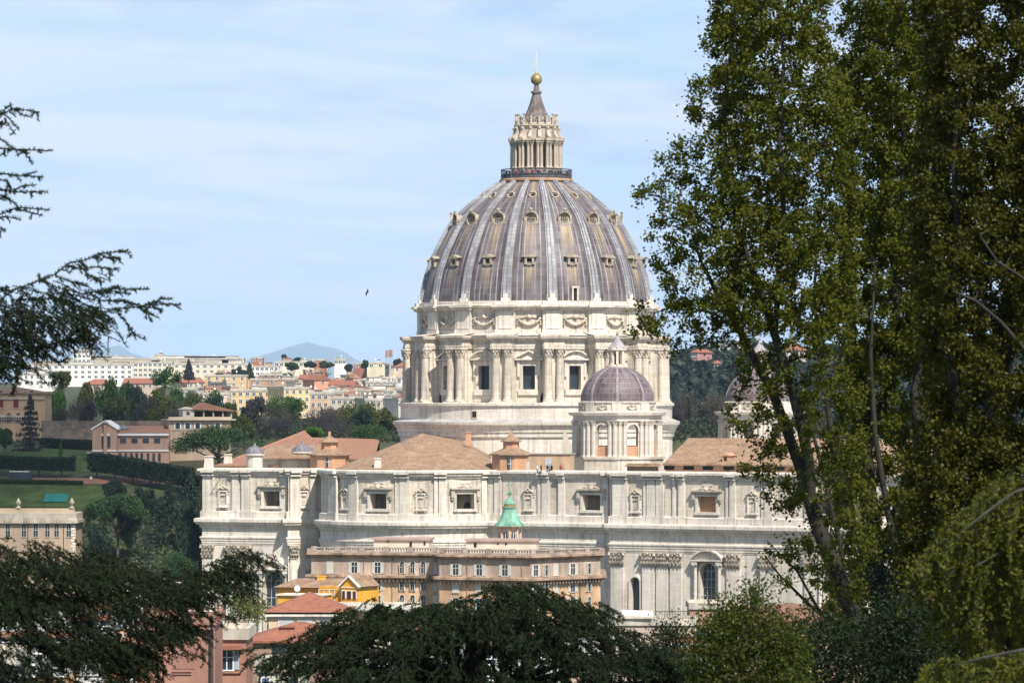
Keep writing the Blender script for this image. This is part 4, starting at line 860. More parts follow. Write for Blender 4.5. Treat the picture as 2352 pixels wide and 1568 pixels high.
# ---------------------------------------------------------------- ground
def hgt(X, Y):
    X = np.asarray(X, float); Y = np.asarray(Y, float)
    base = np.interp(Y, [-400, 0, 15, 40, 100, 200, 300, 450, 700, 950, 1300, 1800, 2500, 3500, 40000],
                     [62, 57.2, 55, 46, 30, 14, 5, 0, -2.5, -2, 22, 48, 66, 76, 60])
    gard = np.interp(Y, [820, 880, 920, 960, 1010, 1080, 1300, 1700], [4, 17, 33, 41, 47, 50, 52, 49])
    w = np.clip((-X - 42 + np.clip((Y - 960) * 1.2, 0, 400)) / 25, 0, 1) * np.clip((Y - 790) / 60, 0, 1) * np.clip((1760 - Y) / 300, 0, 1)
    w = w * np.where(Y < 985, 1, np.clip((120 - X) / 60, 0, 1)); w = w * w * (3 - 2 * w)
    return base * (1 - w) + gard * w + 0.25 * np.sin(X * .13) * np.cos(Y * .11)
def H(X, Y): return float(hgt(X, Y))
ys = np.concatenate([np.arange(-400, 0, 40), np.arange(0, 320, 8), np.arange(320, 780, 20), np.arange(780, 1120, 6), np.arange(1120, 2000, 30), np.arange(2000, 4000, 100), np.geomspace(4000, 75000, 20)])
ts = np.sign(np.linspace(-1, 1, 121)) * np.abs(np.linspace(-1, 1, 121)) ** 1.6
gx = ts[None, :] * (260 + np.clip(ys, 0, None)[:, None] * .45); gy = np.repeat(ys[:, None], len(ts), 1); gz = hgt(gx, gy)
V = np.stack([gx, gy, gz], -1).reshape(-1, 3); nx = len(ts); I = (np.arange(len(ys) - 1)[:, None] * nx + np.arange(nx - 1)[None, :]).ravel()
me = np_mesh('ground', V, np.stack([I, I + 1, I + 1 + nx, I + nx], 1)); me.polygons.foreach_set('use_smooth', [True] * len(me.polygons))
tag(link_mesh('ground', me, mk('rough_grass', (.055, .075, .028), var=.35, scale=.06, stretch=(1, 1, 1), c2=(.06, .05, .03), fine=.3)), kind='structure')
def sheet(name, u0, u1, y0, y1, mat, dz=.12, n=(30, 10), kind='structure', edge=None):
    b = MB(); nu, ny = n; vs = []
    for j in range(ny + 1):
        y = y0 + (y1 - y0) * j / ny
        for i in range(nu + 1):
            u = u0 + (u1 - u0) * i / nu; yy = y + (edge(u) if edge else 0); x = XU(u, yy); vs.append((x, yy, H(x, yy) + dz))
    b.add(vs, [(j * (nu + 1) + i, j * (nu + 1) + i + 1, (j + 1) * (nu + 1) + i + 1, (j + 1) * (nu + 1) + i) for j in range(ny) for i in range(nu)])
    o = b.build(name, mat); return tag(o, kind=kind)
LAWN = mk('mown_lawn', (.058, .088, .02), var=.3, scale=.22, stretch=(1, 1, 1), fine=.25)
sheet('lawn', -60, 235, 972, 1022, LAWN); sheet('lawn', -60, 232, 930, 952, LAWN)
sheet('garden_path', 60, 400, 954, 961, mk('red_gravel', (.26, .13, .085), var=.2, scale=.5, stretch=(1, 1, 1)))
sheet('garden_path', 200, 470, 1000, 1006, mk('pale_gravel', (.34, .28, .2), var=.2, scale=.5, stretch=(1, 1, 1)))
# far blue mountains
def mountain(pts, d, depth, name='mountain'):
    b = MB(); n = len(pts); vs = []
    for j, k in enumerate((0, .25, .55, .85, 1.0, .8, .4, 0)):
        y = d + depth * (j - 4) / 4
        for i, (u, v) in enumerate(pts):
            z = 50 + (ZV(v, d) - 50) * k * (1 + .03 * math.sin(i * 2.1 + j)); vs.append((XU(u, d), y, z))
    b.add(vs, [(j * n + i, j * n + i + 1, (j + 1) * n + i + 1, (j + 1) * n + i) for j in range(7) for i in range(n - 1)])
    return tag(b.build(name, mk('far_woodland', (.05, .07, .06), var=.3, scale=.002, stretch=(1, 1, 1)), smooth=60), kind='structure')
mountain([(60, 925), (150, 850), (205, 812), (235, 799), (262, 794), (278, 796), (300, 807), (330, 818), (420, 838), (520, 925)], 60000, 5000)
mountain([(420, 925), (500, 860), (575, 826), (620, 808), (665, 795), (705, 789), (735, 790), (765, 798), (790, 810), (820, 825), (900, 850), (1000, 870), (1150, 925)], 60000, 5000)

# wooded hill behind on the right
def wooded_hill():
    prof_ = [(1380, 905), (1450, 860), (1520, 806), (1600, 784), (1720, 776), (1850, 790), (2000, 770), (2200, 775), (2420, 790), (2600, 850)]
    b = MB(); us = np.linspace(1380, 2600, 60); n = len(us); vs = []
    for j in range(14):
        t = j / 10; y = 1500 + 560 * t
        for u in us:
            vt = np.interp(u, [p[0] for p in prof_], [p[1] for p in prof_]); zt = ZV(vt, 2060) - 8; x = XU(u, y)
            k = min(1, t) if t <= 1 else 1 - (t - 1) * 2.2
            vs.append((x, y, 20 + (zt - 20) * (k ** .85 if k > 0 else 0)))
    b.add(vs, [(j * n + i, j * n + i + 1, (j + 1) * n + i + 1, (j + 1) * n + i) for j in range(13) for i in range(n - 1)])
    o = tag(b.build('hill', mk('hill_soil', (.03, .045, .03), var=.3, scale=.03, stretch=(1, 1, 1)), smooth=60), kind='structure')
    # its wood: crown after crown of leaf clumps, read as one mass
    Cs = []; cl = []
    for i in range(1900):
        u = rng.uniform(1430, 2480); t = rng.uniform(-.25, 1.0); y = 1500 + 560 * t; vt = np.interp(u, [p[0] for p in prof_], [p[1] for p in prof_]); zt = ZV(vt, 2060) - 8
        z = max(20 + (zt - 20) * max(t, 0) ** .85, H(XU(u, y), y)); r = rng.uniform(5, 9); p = rng.normal(size=(70, 3)); p = p / np.linalg.norm(p, axis=1, keepdims=True) * (rng.random((70, 1)) ** .3); p[:, 2] = np.abs(p[:, 2])
        Cs.append(np.array([XU(u, y), y, z + 1]) + p * np.array([r, r, r * .9]))
    C = np.concatenate(Cs); Vv, Q = leaf_cards(C, 3.4, 2.6)
    tag(link_mesh('forest', np_mesh('forest', Vv, Q), leafmat('hill_leaves', [(.012, .026, .020), (.017, .034, .020), (.03, .033, .024), (.011, .022, .020)], transl=.1)), label='dark green wood covering the hill behind the right minor dome', cat='wood', kind='stuff')
wooded_hill()

# ---------------------------------------------------------------- windows and plain buildings
def window_mesh(name, w, h, shut=None, bars=True, arch=False):
    """unit window on a wall: frame, pane, optional open shutters; local frame faces -y, origin at the middle of the sill"""
    b = MB(); hw = w / 2
    top = [(-hw, 0), (hw, 0), (hw, h)] + ([(hw * math.cos(math.pi * k / 8), h + hw * math.sin(math.pi * k / 8)) for k in range(1, 8)] if arch else []) + [(-hw, h)]
    b.slab(LF, top, -.1, .03); b.mi = 1
    fw = w * .09
    b.fbox(LF, -hw - fw, -hw, -.1, .09, 0, h); b.fbox(LF, hw, hw + fw, -.1, .09, 0, h)
    if not arch: b.fbox(LF, -hw - fw, hw + fw, -.1, .12, h, h + fw)
    b.fbox(LF, -hw - fw * 1.6, hw + fw * 1.6, -.1, .16, -fw * 1.2, 0)
    if bars: b.fbox(LF, -w * .04, w * .04, .03, .06, 0, h); b.fbox(LF, -hw, hw, .03, .06, h * .62, h * .66)
    if shut:
        b.mi = 2
        for sg in (-1, 1):
            if shut == 'open': x0, x1 = sorted((sg * (hw + fw), sg * (hw + fw + w * .46)))
            elif shut == 'closed': x0, x1 = sorted((sg * .01, sg * hw))
            else: x0, x1 = (sg * hw - .03, sg * hw + .03)
            if shut == 'half': b.fbox(LF, x0, x1, .06, w * .45, 0, h)
            else: b.fbox(LF, x0, x1, .05, .1, 0, h)
    return b.mesh(name)
def window_parts(w, h, shut=None, arch=False):
    """the same window in pieces: (frame, pane, [shutters])"""
    hw, fw = w / 2, w * .09; b = MB()
    top = [(-hw, 0), (hw, 0), (hw, h)] + ([(hw * math.cos(math.pi * k / 8), h + hw * math.sin(math.pi * k / 8)) for k in range(1, 8)] if arch else []) + [(-hw, h)]
    b.slab(LF, top, -.1, .03); pane_ = b.mesh('pane'); b = MB()
    b.fbox(LF, -hw - fw, -hw, -.1, .09, 0, h); b.fbox(LF, hw, hw + fw, -.1, .09, 0, h)
    if not arch: b.fbox(LF, -hw - fw, hw + fw, -.1, .12, h, h + fw)
    else:
        for k in range(8):
            a0, a1 = math.pi * k / 8, math.pi * (k + 1) / 8; b.slab(LF, [(r * math.cos(a), h + r * math.sin(a)) for r, a in ((hw, a0), (hw + fw, a0), (hw + fw, a1), (hw, a1))], -.1, .09)
    b.fbox(LF, -hw - fw * 1.6, hw + fw * 1.6, -.1, .16, -fw * 1.2, 0); b.fbox(LF, -w * .04, w * .04, .03, .06, 0, h); b.fbox(LF, -hw, hw, .03, .06, h * .62, h * .66)
    frame = b.mesh('window'); sh = []
    for sg in (-1, 1) if shut else ():
        b = MB()
        if shut == 'open': x0, x1 = sorted((sg * (hw + fw), sg * (hw + fw + w * .46)))
        elif shut == 'closed': x0, x1 = sorted((sg * .01, sg * hw))
        else: x0, x1 = sg * hw - .03, sg * hw + .03
        if shut == 'half': b.fbox(LF, x0, x1, .06, w * .45, 0, h)
        else:
            b.fbox(LF, x0, x1, .05, .085, 0, h)
            for q in range(int(h / .16)): b.fbox(LF, x0 + .05, x1 - .05, .085, .1, q * .16 + .04, q * .16 + .12)
        sh.append(b.mesh('shutter'))
    return (frame, pane_, sh)
def put_window(me, mats, parent, fr, u, z, name='window'):
    if isinstance(me, tuple):
        s = fr.s_u(u); p = Vector(fr(s, 0.02, z)); a = math.atan2(fr.t.y, fr.t.x); o = put(name, me[0], mats[1], parent, p - ORG[parent.name], a)
        put('pane', me[1], mats[0], o, (0, 0, 0))
        for m_ in me[2]: put('shutter', m_, mats[2], o, (0, 0, 0))
        return o
    s = fr.s_u(u); p = Vector(fr(s, 0.02, z)); a = math.atan2(fr.t.y, fr.t.x)
    return put(name, me, mats, parent, p - ORG[parent.name], a)
def roof_shape(fr, dep, z, kind, rise, over=.5):
    b = MB(); L = fr.L; e = over; lo = [fr(-e, e, z), fr(L + e, e, z), fr(L + e, -dep - e, z), fr(-e, -dep - e, z)]; lb = [(x, y, zz - .25) for x, y, zz in lo]
    if kind == 'hip':
        if L > dep: k = dep / 2; r0, r1 = fr(k, -dep / 2, z + rise), fr(L - k, -dep / 2, z + rise); b.add(lo + [r0, r1], [(0, 1, 5, 4), (1, 2, 5), (2, 3, 4, 5), (3, 0, 4)])
        else: k = L / 2; r0, r1 = fr(L / 2, -k, z + rise), fr(L / 2, -dep + k, z + rise); b.add(lo + [r0, r1], [(0, 1, 4), (1, 2, 5, 4), (2, 3, 5), (3, 0, 4, 5)])
    elif kind == 'gable': r0, r1 = fr(-e, -dep / 2, z + rise), fr(L + e, -dep / 2, z + rise); b.add(lo + [r0, r1], [(0, 1, 5, 4), (1, 2, 5), (2, 3, 4, 5), (3, 0, 4)])
    elif kind == 'gable_front': r0, r1 = fr(L / 2, e, z + rise), fr(L / 2, -dep - e, z + rise); b.add(lo + [r0, r1], [(0, 1, 4), (1, 2, 5, 4), (2, 3, 5), (3, 0, 4, 5)])
    elif kind == 'shed': r2, r3 = fr(L + e, -dep - e, z + rise), fr(-e, -dep - e, z + rise); b.add([lo[0], lo[1], r2, r3, lo[2], lo[3]], [(0, 1, 2, 3), (1, 4, 2), (5, 0, 3), (4, 5, 3, 2)])
    b.add(lo + lb, [(0, 4, 5, 1), (1, 5, 6, 2), (2, 6, 7, 3), (3, 7, 4, 0), (4, 7, 6, 5)]); return b
PL = {}
def plaster(c, nm=None):
    k = tuple(round(x, 3) for x in c)
    if k not in PL: PL[k] = mk('plaster_%d' % len(PL), c, var=.13, scale=.22, fine=.05)
    return PL[k]
CWIN = [window_mesh('window', 1.5, 1.7), window_mesh('window', 2.2, 1.6), window_mesh('window', 1.2, 2.0, 'open')]
NWIN = [window_parts(1.3, 1.7, 'open'), window_parts(1.5, 1.5), window_parts(1.1, 1.9, 'open')]
WMATS = (GLASS, WHITEP, mk('shutter_grey', (.42, .43, .42)))
def building(name, label, cat, u0, u1, vt, vb, d, col, roof='flat', rise=2.5, dep=14, cols=0, rows=0, turn=0.0, rmat=None, win=0, group=None, clutter=0, wz=None, wmats=None):
    """one house with its front between picture columns u0..u1, top vt, foot vb, at distance d"""
    fr = Frame.uv(u0, d, u1, d + turn); zt = ZV(vt, d); zb = min(ZV(vb, d), H(XU((u0 + u1) / 2, d), d))
    if roof != 'flat': zt -= 0
    org = fr(fr.L / 2, -dep / 2, zb); t = thing(name, org, label, cat, group)
    b = MB(); b.fbox(fr, 0, fr.L, -dep, 0, zb, zt); b.build('wall', plaster(col) if isinstance(col, tuple) else col, t)
    if roof == 'flat':
        b = MB()
        for s0, s1, o0, o1 in ((-.25, fr.L + .25, -.15, .3), (-.25, fr.L + .25, -dep - .3, -dep + .15), (-.25, .15, -dep + .15, -.15), (fr.L - .15, fr.L + .25, -dep + .15, -.15)): b.fbox(fr, s0, s1, o0, o1, zt - .25, zt + .85)
        b.add([fr(0, 0, zt + .02), fr(fr.L, 0, zt + .02), fr(fr.L, -dep, zt + .02), fr(0, -dep, zt + .02)], [(0, 1, 2, 3)]); b.build('flat_roof', rmat or mk('parapet', (.5, .45, .37), var=.2), t)
        rr = random.Random(int(u0 * 7 + vt)); 
        for q in range(clutter):
            w = rr.uniform(.12, .3) * fr.L; s = rr.uniform(0, fr.L - w); hh = rr.uniform(1.6, 3.2); b = MB(); b.fbox(fr, s, s + w, -dep * .8, -dep * .25, zt, zt + hh); b.fbox(fr, s - .3, s + w + .3, -dep * .8 - .3, -dep * .25 + .5, zt + hh, zt + hh + .2); b.build('penthouse', plaster(rr.choice([(.55, .5, .42), (.5, .4, .3), (.6, .57, .52), (.42, .3, .22)])), t)
        for q in range(min(2, clutter)):
            s = rr.uniform(.1, .9) * fr.L; b = MB(); x, y, z = fr(s, -dep * .4, zt); b.tube([(x, y, z), (x, y, z + rr.uniform(3, 5))], .06, 4); zz = z + 2.6; b.ball((x, y - .3, zz), .55, 8, (1, .35, 1)); b.build('aerial', WHITEP, t)
    else: roof_shape(fr, dep, zt, roof, rise).build('roof', rmat or TILE_O, t)
    if cols and rows:
        h = (zt - max(zb, ZV(min(vb, 1560), d))) / rows if wz is None else wz
        for r in range(rows):
            for c in range(cols):
                u = u0 + (u1 - u0) * (c + .5) / cols; put_window((NWIN if d < 800 else CWIN)[win], wmats or WMATS, t, fr, u, zt - h * (r + 1) + h * .35)
    return t, fr, zt
# ---------------------------------------------------------------- palazzo with a balustrade, in front of the basilica
def c7(zx, zy=None): 
    u = (1000 + zx / 1.8816) / 1.5612
    return u if zy is None else (u, (1850 + zy / 1.8816) / 1.5612)
pal = thing('palazzo', (XU(1050, 740), 745, 0), 'long pinkish palazzo with a roof balustrade standing before the basilica', 'palazzo')
pA = Frame.uv(715, 738, 1004, 733); pB = Frame.uv(1009, 728, 1219, 722); pC = Frame(pB.b, P2(1379, 734))
pp = [pA.a, pA.b, pB.a, pB.b, pC.b]; ptop = ZV(1277, 728); psr = ZV(1326, 727); pbal = ZV(1263.5, 727)
PUP = mk('palazzo_upper', (.47, .355, .27), var=.26, scale=.3, fine=.1); PLO = mk('palazzo_lower', (.58, .375, .22), var=.24, scale=.3, fine=.1)
b = MB(); b.prism(pp + [P2(1378, 760), P2(716, 760)], -2, psr); b.build('lower_storeys', PLO, pal)
b = MB(); b.prism(pp + [P2(1378, 760), P2(716, 760)], psr, ptop); b.build('top_storey', PUP, pal)
STC = mk('sooty_cornice', (.33, .23, .16), var=.4, scale=.6, fine=.2)
fullp = [P2(716, 760)] + pp + [P2(1378, 760)]
b = MB(); b.sweep(fullp, [(-.1, ptop + .35), (.85, ptop + .3), (.9, ptop), (.5, ptop - .25), (.2, ptop - .5), (-.1, ptop - .5)]); b.build('roof_cornice', STC, pal)
b = MB(); b.sweep(fullp, [(-.1, psr + .3), (1.1, psr + .1), (1.15, psr - .3), (.7, psr - .5), (.5, psr - .8), (.15, psr - 1.0), (-.1, psr - 1.1)])
for fr in (pA, pB, pC):
    q = .4
    while q < fr.L - .3: b.fbox(fr, q, q + .28, 0, .8, psr - 1.0, psr - .45); q += .75
b.build('bracket_cornice', STC, pal)
b = MB(); PALB = mk('balustrade_stone', (.40, .33, .27), var=.25, scale=.5)
for fr in (pA, pB, pC):
    b.fbox(fr, 0, fr.L, -.35, .1, ptop + .35, ptop + .6); b.fbox(fr, 0, fr.L, -.38, .13, pbal + .05, pbal + .28); q = 0; k = 0
    while q < fr.L:
        if k % 9 < 2: b.fbox(fr, q, min(fr.L, q + .5), -.4, .15, ptop + .6, pbal + .4)
        else: b.fbox(fr, q + .12, q + .32, -.25, 0, ptop + .6, pbal + .05)
        q += .5; k += 1
b.build('balustrade', PALB, pal)
SHUT = mk('shutter_white', (.60, .58, .52))
wo = window_parts(1.05, 1.95, 'open'); wc = window_parts(1.05, 1.95, 'closed'); wh = window_parts(.95, 1.9, 'half'); war = window_parts(.85, 1.75, 'half', True)
WM = (GLASS, STONE_W, SHUT)
z1 = ZV(1319.5, 728); z2 = ZV(1359, 728); z3 = ZV(1397, 728)
for fr, xs in ((pA, [(345, wc), (510, wo), (667, wo), (832, war), (903, war), (975, war), (1066, wc)]), (pB, [(1194, wo), (1353, wo), (1526, wo)]), (pC, [(1732, wo), (1797, wh), (1866, wc), (1982, wo), (2086, wh)])):
    for x, me in xs:
        put_window(me, WM, pal, fr, c7(x), z1)
        if x > 400: put_window(me if x not in (1194, 1353) else wc, WM, pal, fr, c7(x) if x != 510 else c7(530), z2); put_window(me, WM, pal, fr, c7(x), z3)
for u in (c7(765), c7(1270), c7(1640), c7(2028), c7(575)):
    fr = pA if u < 1004 else pB if u < 1219 else pC; s = fr.s_u(u); b = MB(); b.tube([fr(s, .12, ptop - .5), fr(s, .12, 0)], .07, 5); b.build('drainpipe', STC, pal)
def penth(u0, v0, u1, v1, d):
    fr = Frame.uv(u0, d, u1, d - 1); b = MB(); b.fbox(fr, 0, fr.L, -6, 0, ptop, ZV(v0, d)); o = b.build('penthouse', mk('penthouse_cream', (.62, .53, .42), var=.1), pal)
    b = MB(); b.fbox(fr, -.3, fr.L + .3, -6.3, .4, ZV(v0, d), ZV(v0, d) + .35); b.build('flat_roof', mk('pinkish_slab', (.40, .29, .24)), o); return fr, o
for (x0, y0, x1, d), ds in (((640, 160, 1013, 745), ((735, 165, 12, 10), (890, 172, 16, 40), (983, 170, 12, 24))), ((1265, 168, 1740, 742), ((1325, 178, 18, 30), (1478, 178, 12, 12), (1533, 180, 12, 12)))):
    u0, v0 = c7(x0, y0); fr, o = penth(u0, v0, c7(x1), 1270, d)
    for x, y, w, h in ds:
        ua, va = c7(x - w / 2, y); ub, vb = c7(x + w / 2, y + h); b = MB(); b.fbox(fr, fr.s_u(ua), fr.s_u(ub), 0, .08, ZV(vb, d), ZV(va, d)); b.build('door' if h > 20 else 'window', DARK, o)
# green copper lantern of a small church between palazzo and basilica
d = 752; cx, cy = XU(1170, d), d; Zc = lambda v: ZV(v, d); m = lambda px: px * d / F
tur = thing('church_lantern', (cx, cy, 10), 'small church lantern with a green copper cap, star and cross, rising behind the palazzo', 'church lantern')
b = MB(); r = m(25); b.lathe([(r * 1.5, 8), (r * 1.5, Zc(1262)), (r, Zc(1258)), (r, Zc(1214)), (r * 1.15, Zc(1211)), (r * 1.2, Zc(1208)), (r * .9, Zc(1206))], 8, cx=cx, cy=cy)
for q in range(8):
    x, y = pol(r * 1.02, R(45 * q), (cx, cy)); b.lathe([(.22, Zc(1258)), (.2, Zc(1216)), (.3, Zc(1213))], 8, cx=x, cy=y)
b.build('drum', mk('turret_plaster', (.58, .44, .32), var=.15), tur)
for q in range(8):
    a = R(45 * q + 22.5); fr = pfr(r * .93, a - .25, a + .25, (cx, cy)); w = m(5); c = fr.L / 2; b = MB(); b.slab(fr, [(c - w, Zc(1246)), (c + w, Zc(1246)), (c + w, Zc(1226)), (c + w * .6, Zc(1222)), (c, Zc(1220.5)), (c - w * .6, Zc(1222)), (c - w, Zc(1226))], -.1, .06); b.mi = 1; b.fbox(fr, c - .05, c + .05, .05, .1, Zc(1246), Zc(1222)); b.build('window', (GLASS, WHITEP), tur)
b = MB(); sc = lambda a: 1 + .035 * math.cos(8 * a); b.lathe([(m(27), Zc(1209)), (m(34), Zc(1208)), (m(33), Zc(1205)), (m(25), Zc(1196)), (m(19), Zc(1184)), (m(15), Zc(1172)), (m(13.5), Zc(1167)), (m(16), Zc(1166)), (m(16), Zc(1163))], 48, cx=cx, cy=cy, rfun=sc); b.lathe([(m(11), Zc(1158)), (m(13.5), Zc(1157)), (m(12), Zc(1153)), (m(7), Zc(1147)), (m(3), Zc(1143)), (m(1.5), Zc(1138))], 32, cx=cx, cy=cy)
b.build('copper_cap', COPPER, tur, smooth=40)
b = MB(); b.lathe([(m(13), Zc(1163)), (m(12.5), Zc(1158))], 16, cx=cx, cy=cy); b.build('gilded_neck', BRONZE, tur); b = MB(); b.lathe([(m(30), Zc(1209.5)), (m(34.5), Zc(1208)), (m(34), Zc(1206.5))], 24, cx=cx, cy=cy)
b.build('gilded_band', BRONZE, tur)
b = MB()
for q in range(8):
    a = math.pi * q / 4; rr = m(9) if q % 2 == 0 else m(7); b.tube([(cx, cy, Zc(1133)), (cx + rr * math.cos(a), cy, Zc(1133) + rr * math.sin(a))], [.16, .02], 4)
b.tube([(cx, cy, Zc(1140)), (cx, cy, Zc(1105))], .06, 5); b.box(cx - m(5), cx + m(5), cy - .05, cy + .05, Zc(1114), Zc(1113))
for dx, v in ((-5, 1113.5), (5, 1113.5), (0, 1106)): b.ball((cx + m(dx), cy, Zc(v)), .14, 5)
b.build('star_and_cross', COPPER, tur)

# ---------------------------------------------------------------- houses below the basilica
YEL = mk('plaster_yellow', (.72, .37, .05), var=.1, scale=.3)
# yellow pavilion with a pediment
d = 640; fr = Frame.uv(733, d, 822, d - 3); yl = thing('yellow_house', (XU(760, d), d + 5, 0), 'bright yellow house with a small pediment and long tiled roof below the palazzo', 'house')
zt, zb = ZV(1345, d), ZV(1388, d)
b = MB(); f2 = Frame.uv(636, d + 2, 733, d + .5); b.fbox(fr, 0, fr.L, -7, 0, -1, zt); b.fbox(f2, 0, f2.L, -7, -.4, -1, ZV(1350, d)); b.build('wall', YEL, yl)
b = MB(); fp = Frame.uv(783, d - 2.5, 822, d - 4); b.fbox(fp, 0, fp.L, -6, 0, -1, ZV(1346, d)); b.slab(fp, [(0, ZV(1346, d)), (fp.L, ZV(1346, d)), (fp.L / 2, ZV(1322, d))], -6, 0); b.build('gable_wall', YEL, yl)
b = MB(); hw = fp.L / 2 + .35
for sg in (-1, 1): b.slab(fp, [(fp.L / 2 + sg * hw, ZV(1347, d)), (fp.L / 2, ZV(1322, d)), (fp.L / 2, ZV(1318.5, d)), (fp.L / 2 + sg * (hw + .1), ZV(1343.5, d))][::sg], -.1, .35)
b.fbox(fp, 0, fp.L, 0, .12, ZV(1347, d), ZV(1345.5, d)); b.build('gable_trim', WHITEP, yl)
b = MB()
for sg in (-1, 1): b.slab(fp, [(fp.L / 2 + sg * hw, ZV(1347, d)), (fp.L / 2, ZV(1322, d)), (fp.L / 2, ZV(1319, d)), (fp.L / 2 + sg * (hw + .1), ZV(1344, d))][::sg], -6, -.12)
b.build('gable_roof', TILE, yl)
b = MB(); A, B_ = f2(-.6, .2, ZV(1349, d)), f2(f2.L + 3, .2, ZV(1349, d)); b.add([A, f2(f2.L + 3.6, .3, ZV(1349, d)), f2(f2.L + 3.6, -5, ZV(1330, d)), f2(2, -5, ZV(1331, d)), f2(2, -9, ZV(1345, d)), f2(f2.L + 3.6, -9, ZV(1345, d))], [(0, 1, 2, 3), (3, 2, 5, 4), (0, 3, 4)]); b.build('roof', TILE, yl)
for u0, u1 in ((787, 793), (798, 807), (812, 818)): b = MB(); b.fbox(fp, fp.s_u(u0) - .12, fp.s_u(u1) + .12, 0, .1, ZV(1372, d), ZV(1353, d)); b.mi = 1; b.fbox(fp, fp.s_u(u0), fp.s_u(u1), .1, .14, ZV(1372, d), ZV(1354.5, d)); b.build('window', (WHITEP, mk('maroon_door', (.07, .025, .02))), yl)
for u in (738, 750, 762, 774): b = MB(); s = fr.s_u(u); b.fbox(fr, s - .5, s - .4, 0, .06, ZV(1378, d), ZV(1352, d)); b.fbox(fr, s + .4, s + .5, 0, .06, ZV(1378, d), ZV(1352, d)); b.fbox(fr, s - .4, s + .4, 0, .06, ZV(1353, d), ZV(1352, d)); b.build('wall_panel', WHITEP, yl)
b = MB(); f3 = Frame.uv(637, d - 7, 738, d - 9); b.fbox(f3, 0, f3.L, -5, 0, -1, ZV(1362, d)); b.mi = 1; b.fbox(f3, -.2, f3.L + .2, -5, .3, ZV(1362, d), ZV(1359, d)); b.build('terrace', (YEL, STONE_W), yl)
b = MB(); c = f2(f2.L * .88, -4.5, 0); b.box(c[0] - .7, c[0] + .7, c[1] - .5, c[1] + .5, ZV(1336, d), ZV(1326, d)); b.box(c[0] - .85, c[0] + .85, c[1] - .6, c[1] + .6, ZV(1326, d), ZV(1324.5, d)); b.build('chimney', YEL, yl)
x, y, z = f3(f3.L * .38, -1.5, ZV(1360, d)); dish = thing('satellite_dish', (x, y, z), 'white satellite dish on the terrace of the yellow house', 'satellite dish')
b = MB(); b.tube([(x, y, z), (x, y, z + .7)], .06, 6); b.build('mast', IRON, dish); b = MB(); b.ball((x, y - .2, z + .9), .5, 14, (1, .3, 1)); b.build('reflector', WHITEP, dish, smooth=60)
# pink terrace house
t, fr, zt = building('terraced_house', 'pale pink flat-roofed house with a pale parapet, behind the big cedar', 'house', 756, 960, 1404, 1480, 600, (.62, .38, .27), dep=12)
b = MB(); s0, s1_ = fr.s_u(836), fr.s_u(890); b.fbox(fr, s0, s1_, 0, .2, ZV(1425, 600), ZV(1410, 600)); b.mi = 1; b.fbox(fr, s0 - .3, s1_ + .3, 0, .9, ZV(1410, 600), ZV(1407, 600)); b.build('window', (GLASS, STONE_W), t)
b = MB(); b.fbox(fr, fr.s_u(770), fr.s_u(952), -2, 1.2, ZV(1404, 600), ZV(1390, 600)); b.build('parapet_wall', mk('parapet_pale', (.55, .5, .43)), t)
# cream house with a red hipped roof
d = 520; t, fr, zt = building('hipped_house', 'cream house with a red hipped roof and three white shuttered windows', 'house', 617, 795, 1405, 1470, d, (.66, .50, .32), roof='hip', rise=2.35, dep=11, rmat=TILE_R)
b = MB(); b.fbox(fr, -.45, fr.L + .45, -11.4, .5, zt - .55, zt - .02); b.build('eaves_band', STONE_W, t)
sw = window_parts(1.75, 1.5, 'closed')
for u in (657, 701, 745): put_window(sw, (GLASS, STONE_W, mk('roller_shutter', (.52, .51, .5))), t, fr, u, ZV(1437, d))
# nearer house with a broad red roof
d = 430; t, fr, zt = building('red_roofed_house', 'brown house under a broad worn red tiled roof with two stubby chimneys', 'house', 568, 800, 1470, 1600, d, (.30, .20, .155), roof='hip', rise=1.75, dep=10, rmat=TILE_R)
for u, v0, v1, dd in ((545, 1430, 1465, 428), (660, 1440, 1463, 433)):
    c = P2(u, dd); b = MB(); b.box(c.x - .65, c.x + .65, c.y - .5, c.y + .5, ZV(v1, dd) - 1.5, ZV(v0, dd)); b.box(c.x - .8, c.x + .8, c.y - .65, c.y + .65, ZV(v0, dd), ZV(v0, dd) + .15); b.build('chimney', TILE_R, t)
for u in (640, 690, 740): b = MB(); s = fr.s_u(u); b.fbox(fr, s - .7, s + .7, -.05, .1, ZV(1500, d), ZV(1480, d)); b.build('window', GLASS, t)
# rose house with the shuttered window
d = 400; t, fr, zt = building('rose_house', 'rose-brown house with one grey-shuttered window under a small tiled canopy', 'house', 497, 566, 1462, 1650, d, (.37, .19, .13), dep=10)
put_window(window_parts(1.15, 1.9, 'open'), (GLASS, WHITEP, mk('shutter_blue_grey', (.40, .43, .47))), t, fr, 521, ZV(1537, d))
b = MB(); s = fr.s_u(521); b.slab(fr, [(s - 1.5, ZV(1490, d)), (s + 1.5, ZV(1490, d)), (s + 1.4, ZV(1481, d)), (s - 1.4, ZV(1481, d))], 0, 1.0); b.build('tiled_canopy', TILE_R, t)
b = MB(); b.fbox(fr, s - 1.5, s + 1.4, 0, .2, ZV(1545, d), ZV(1542, d)); b.tube([fr(.2, .15, zt), fr(.2, .15, 5)], .08, 5); b.build('string_course', mk('brick_orange', (.42, .2, .12)), t)
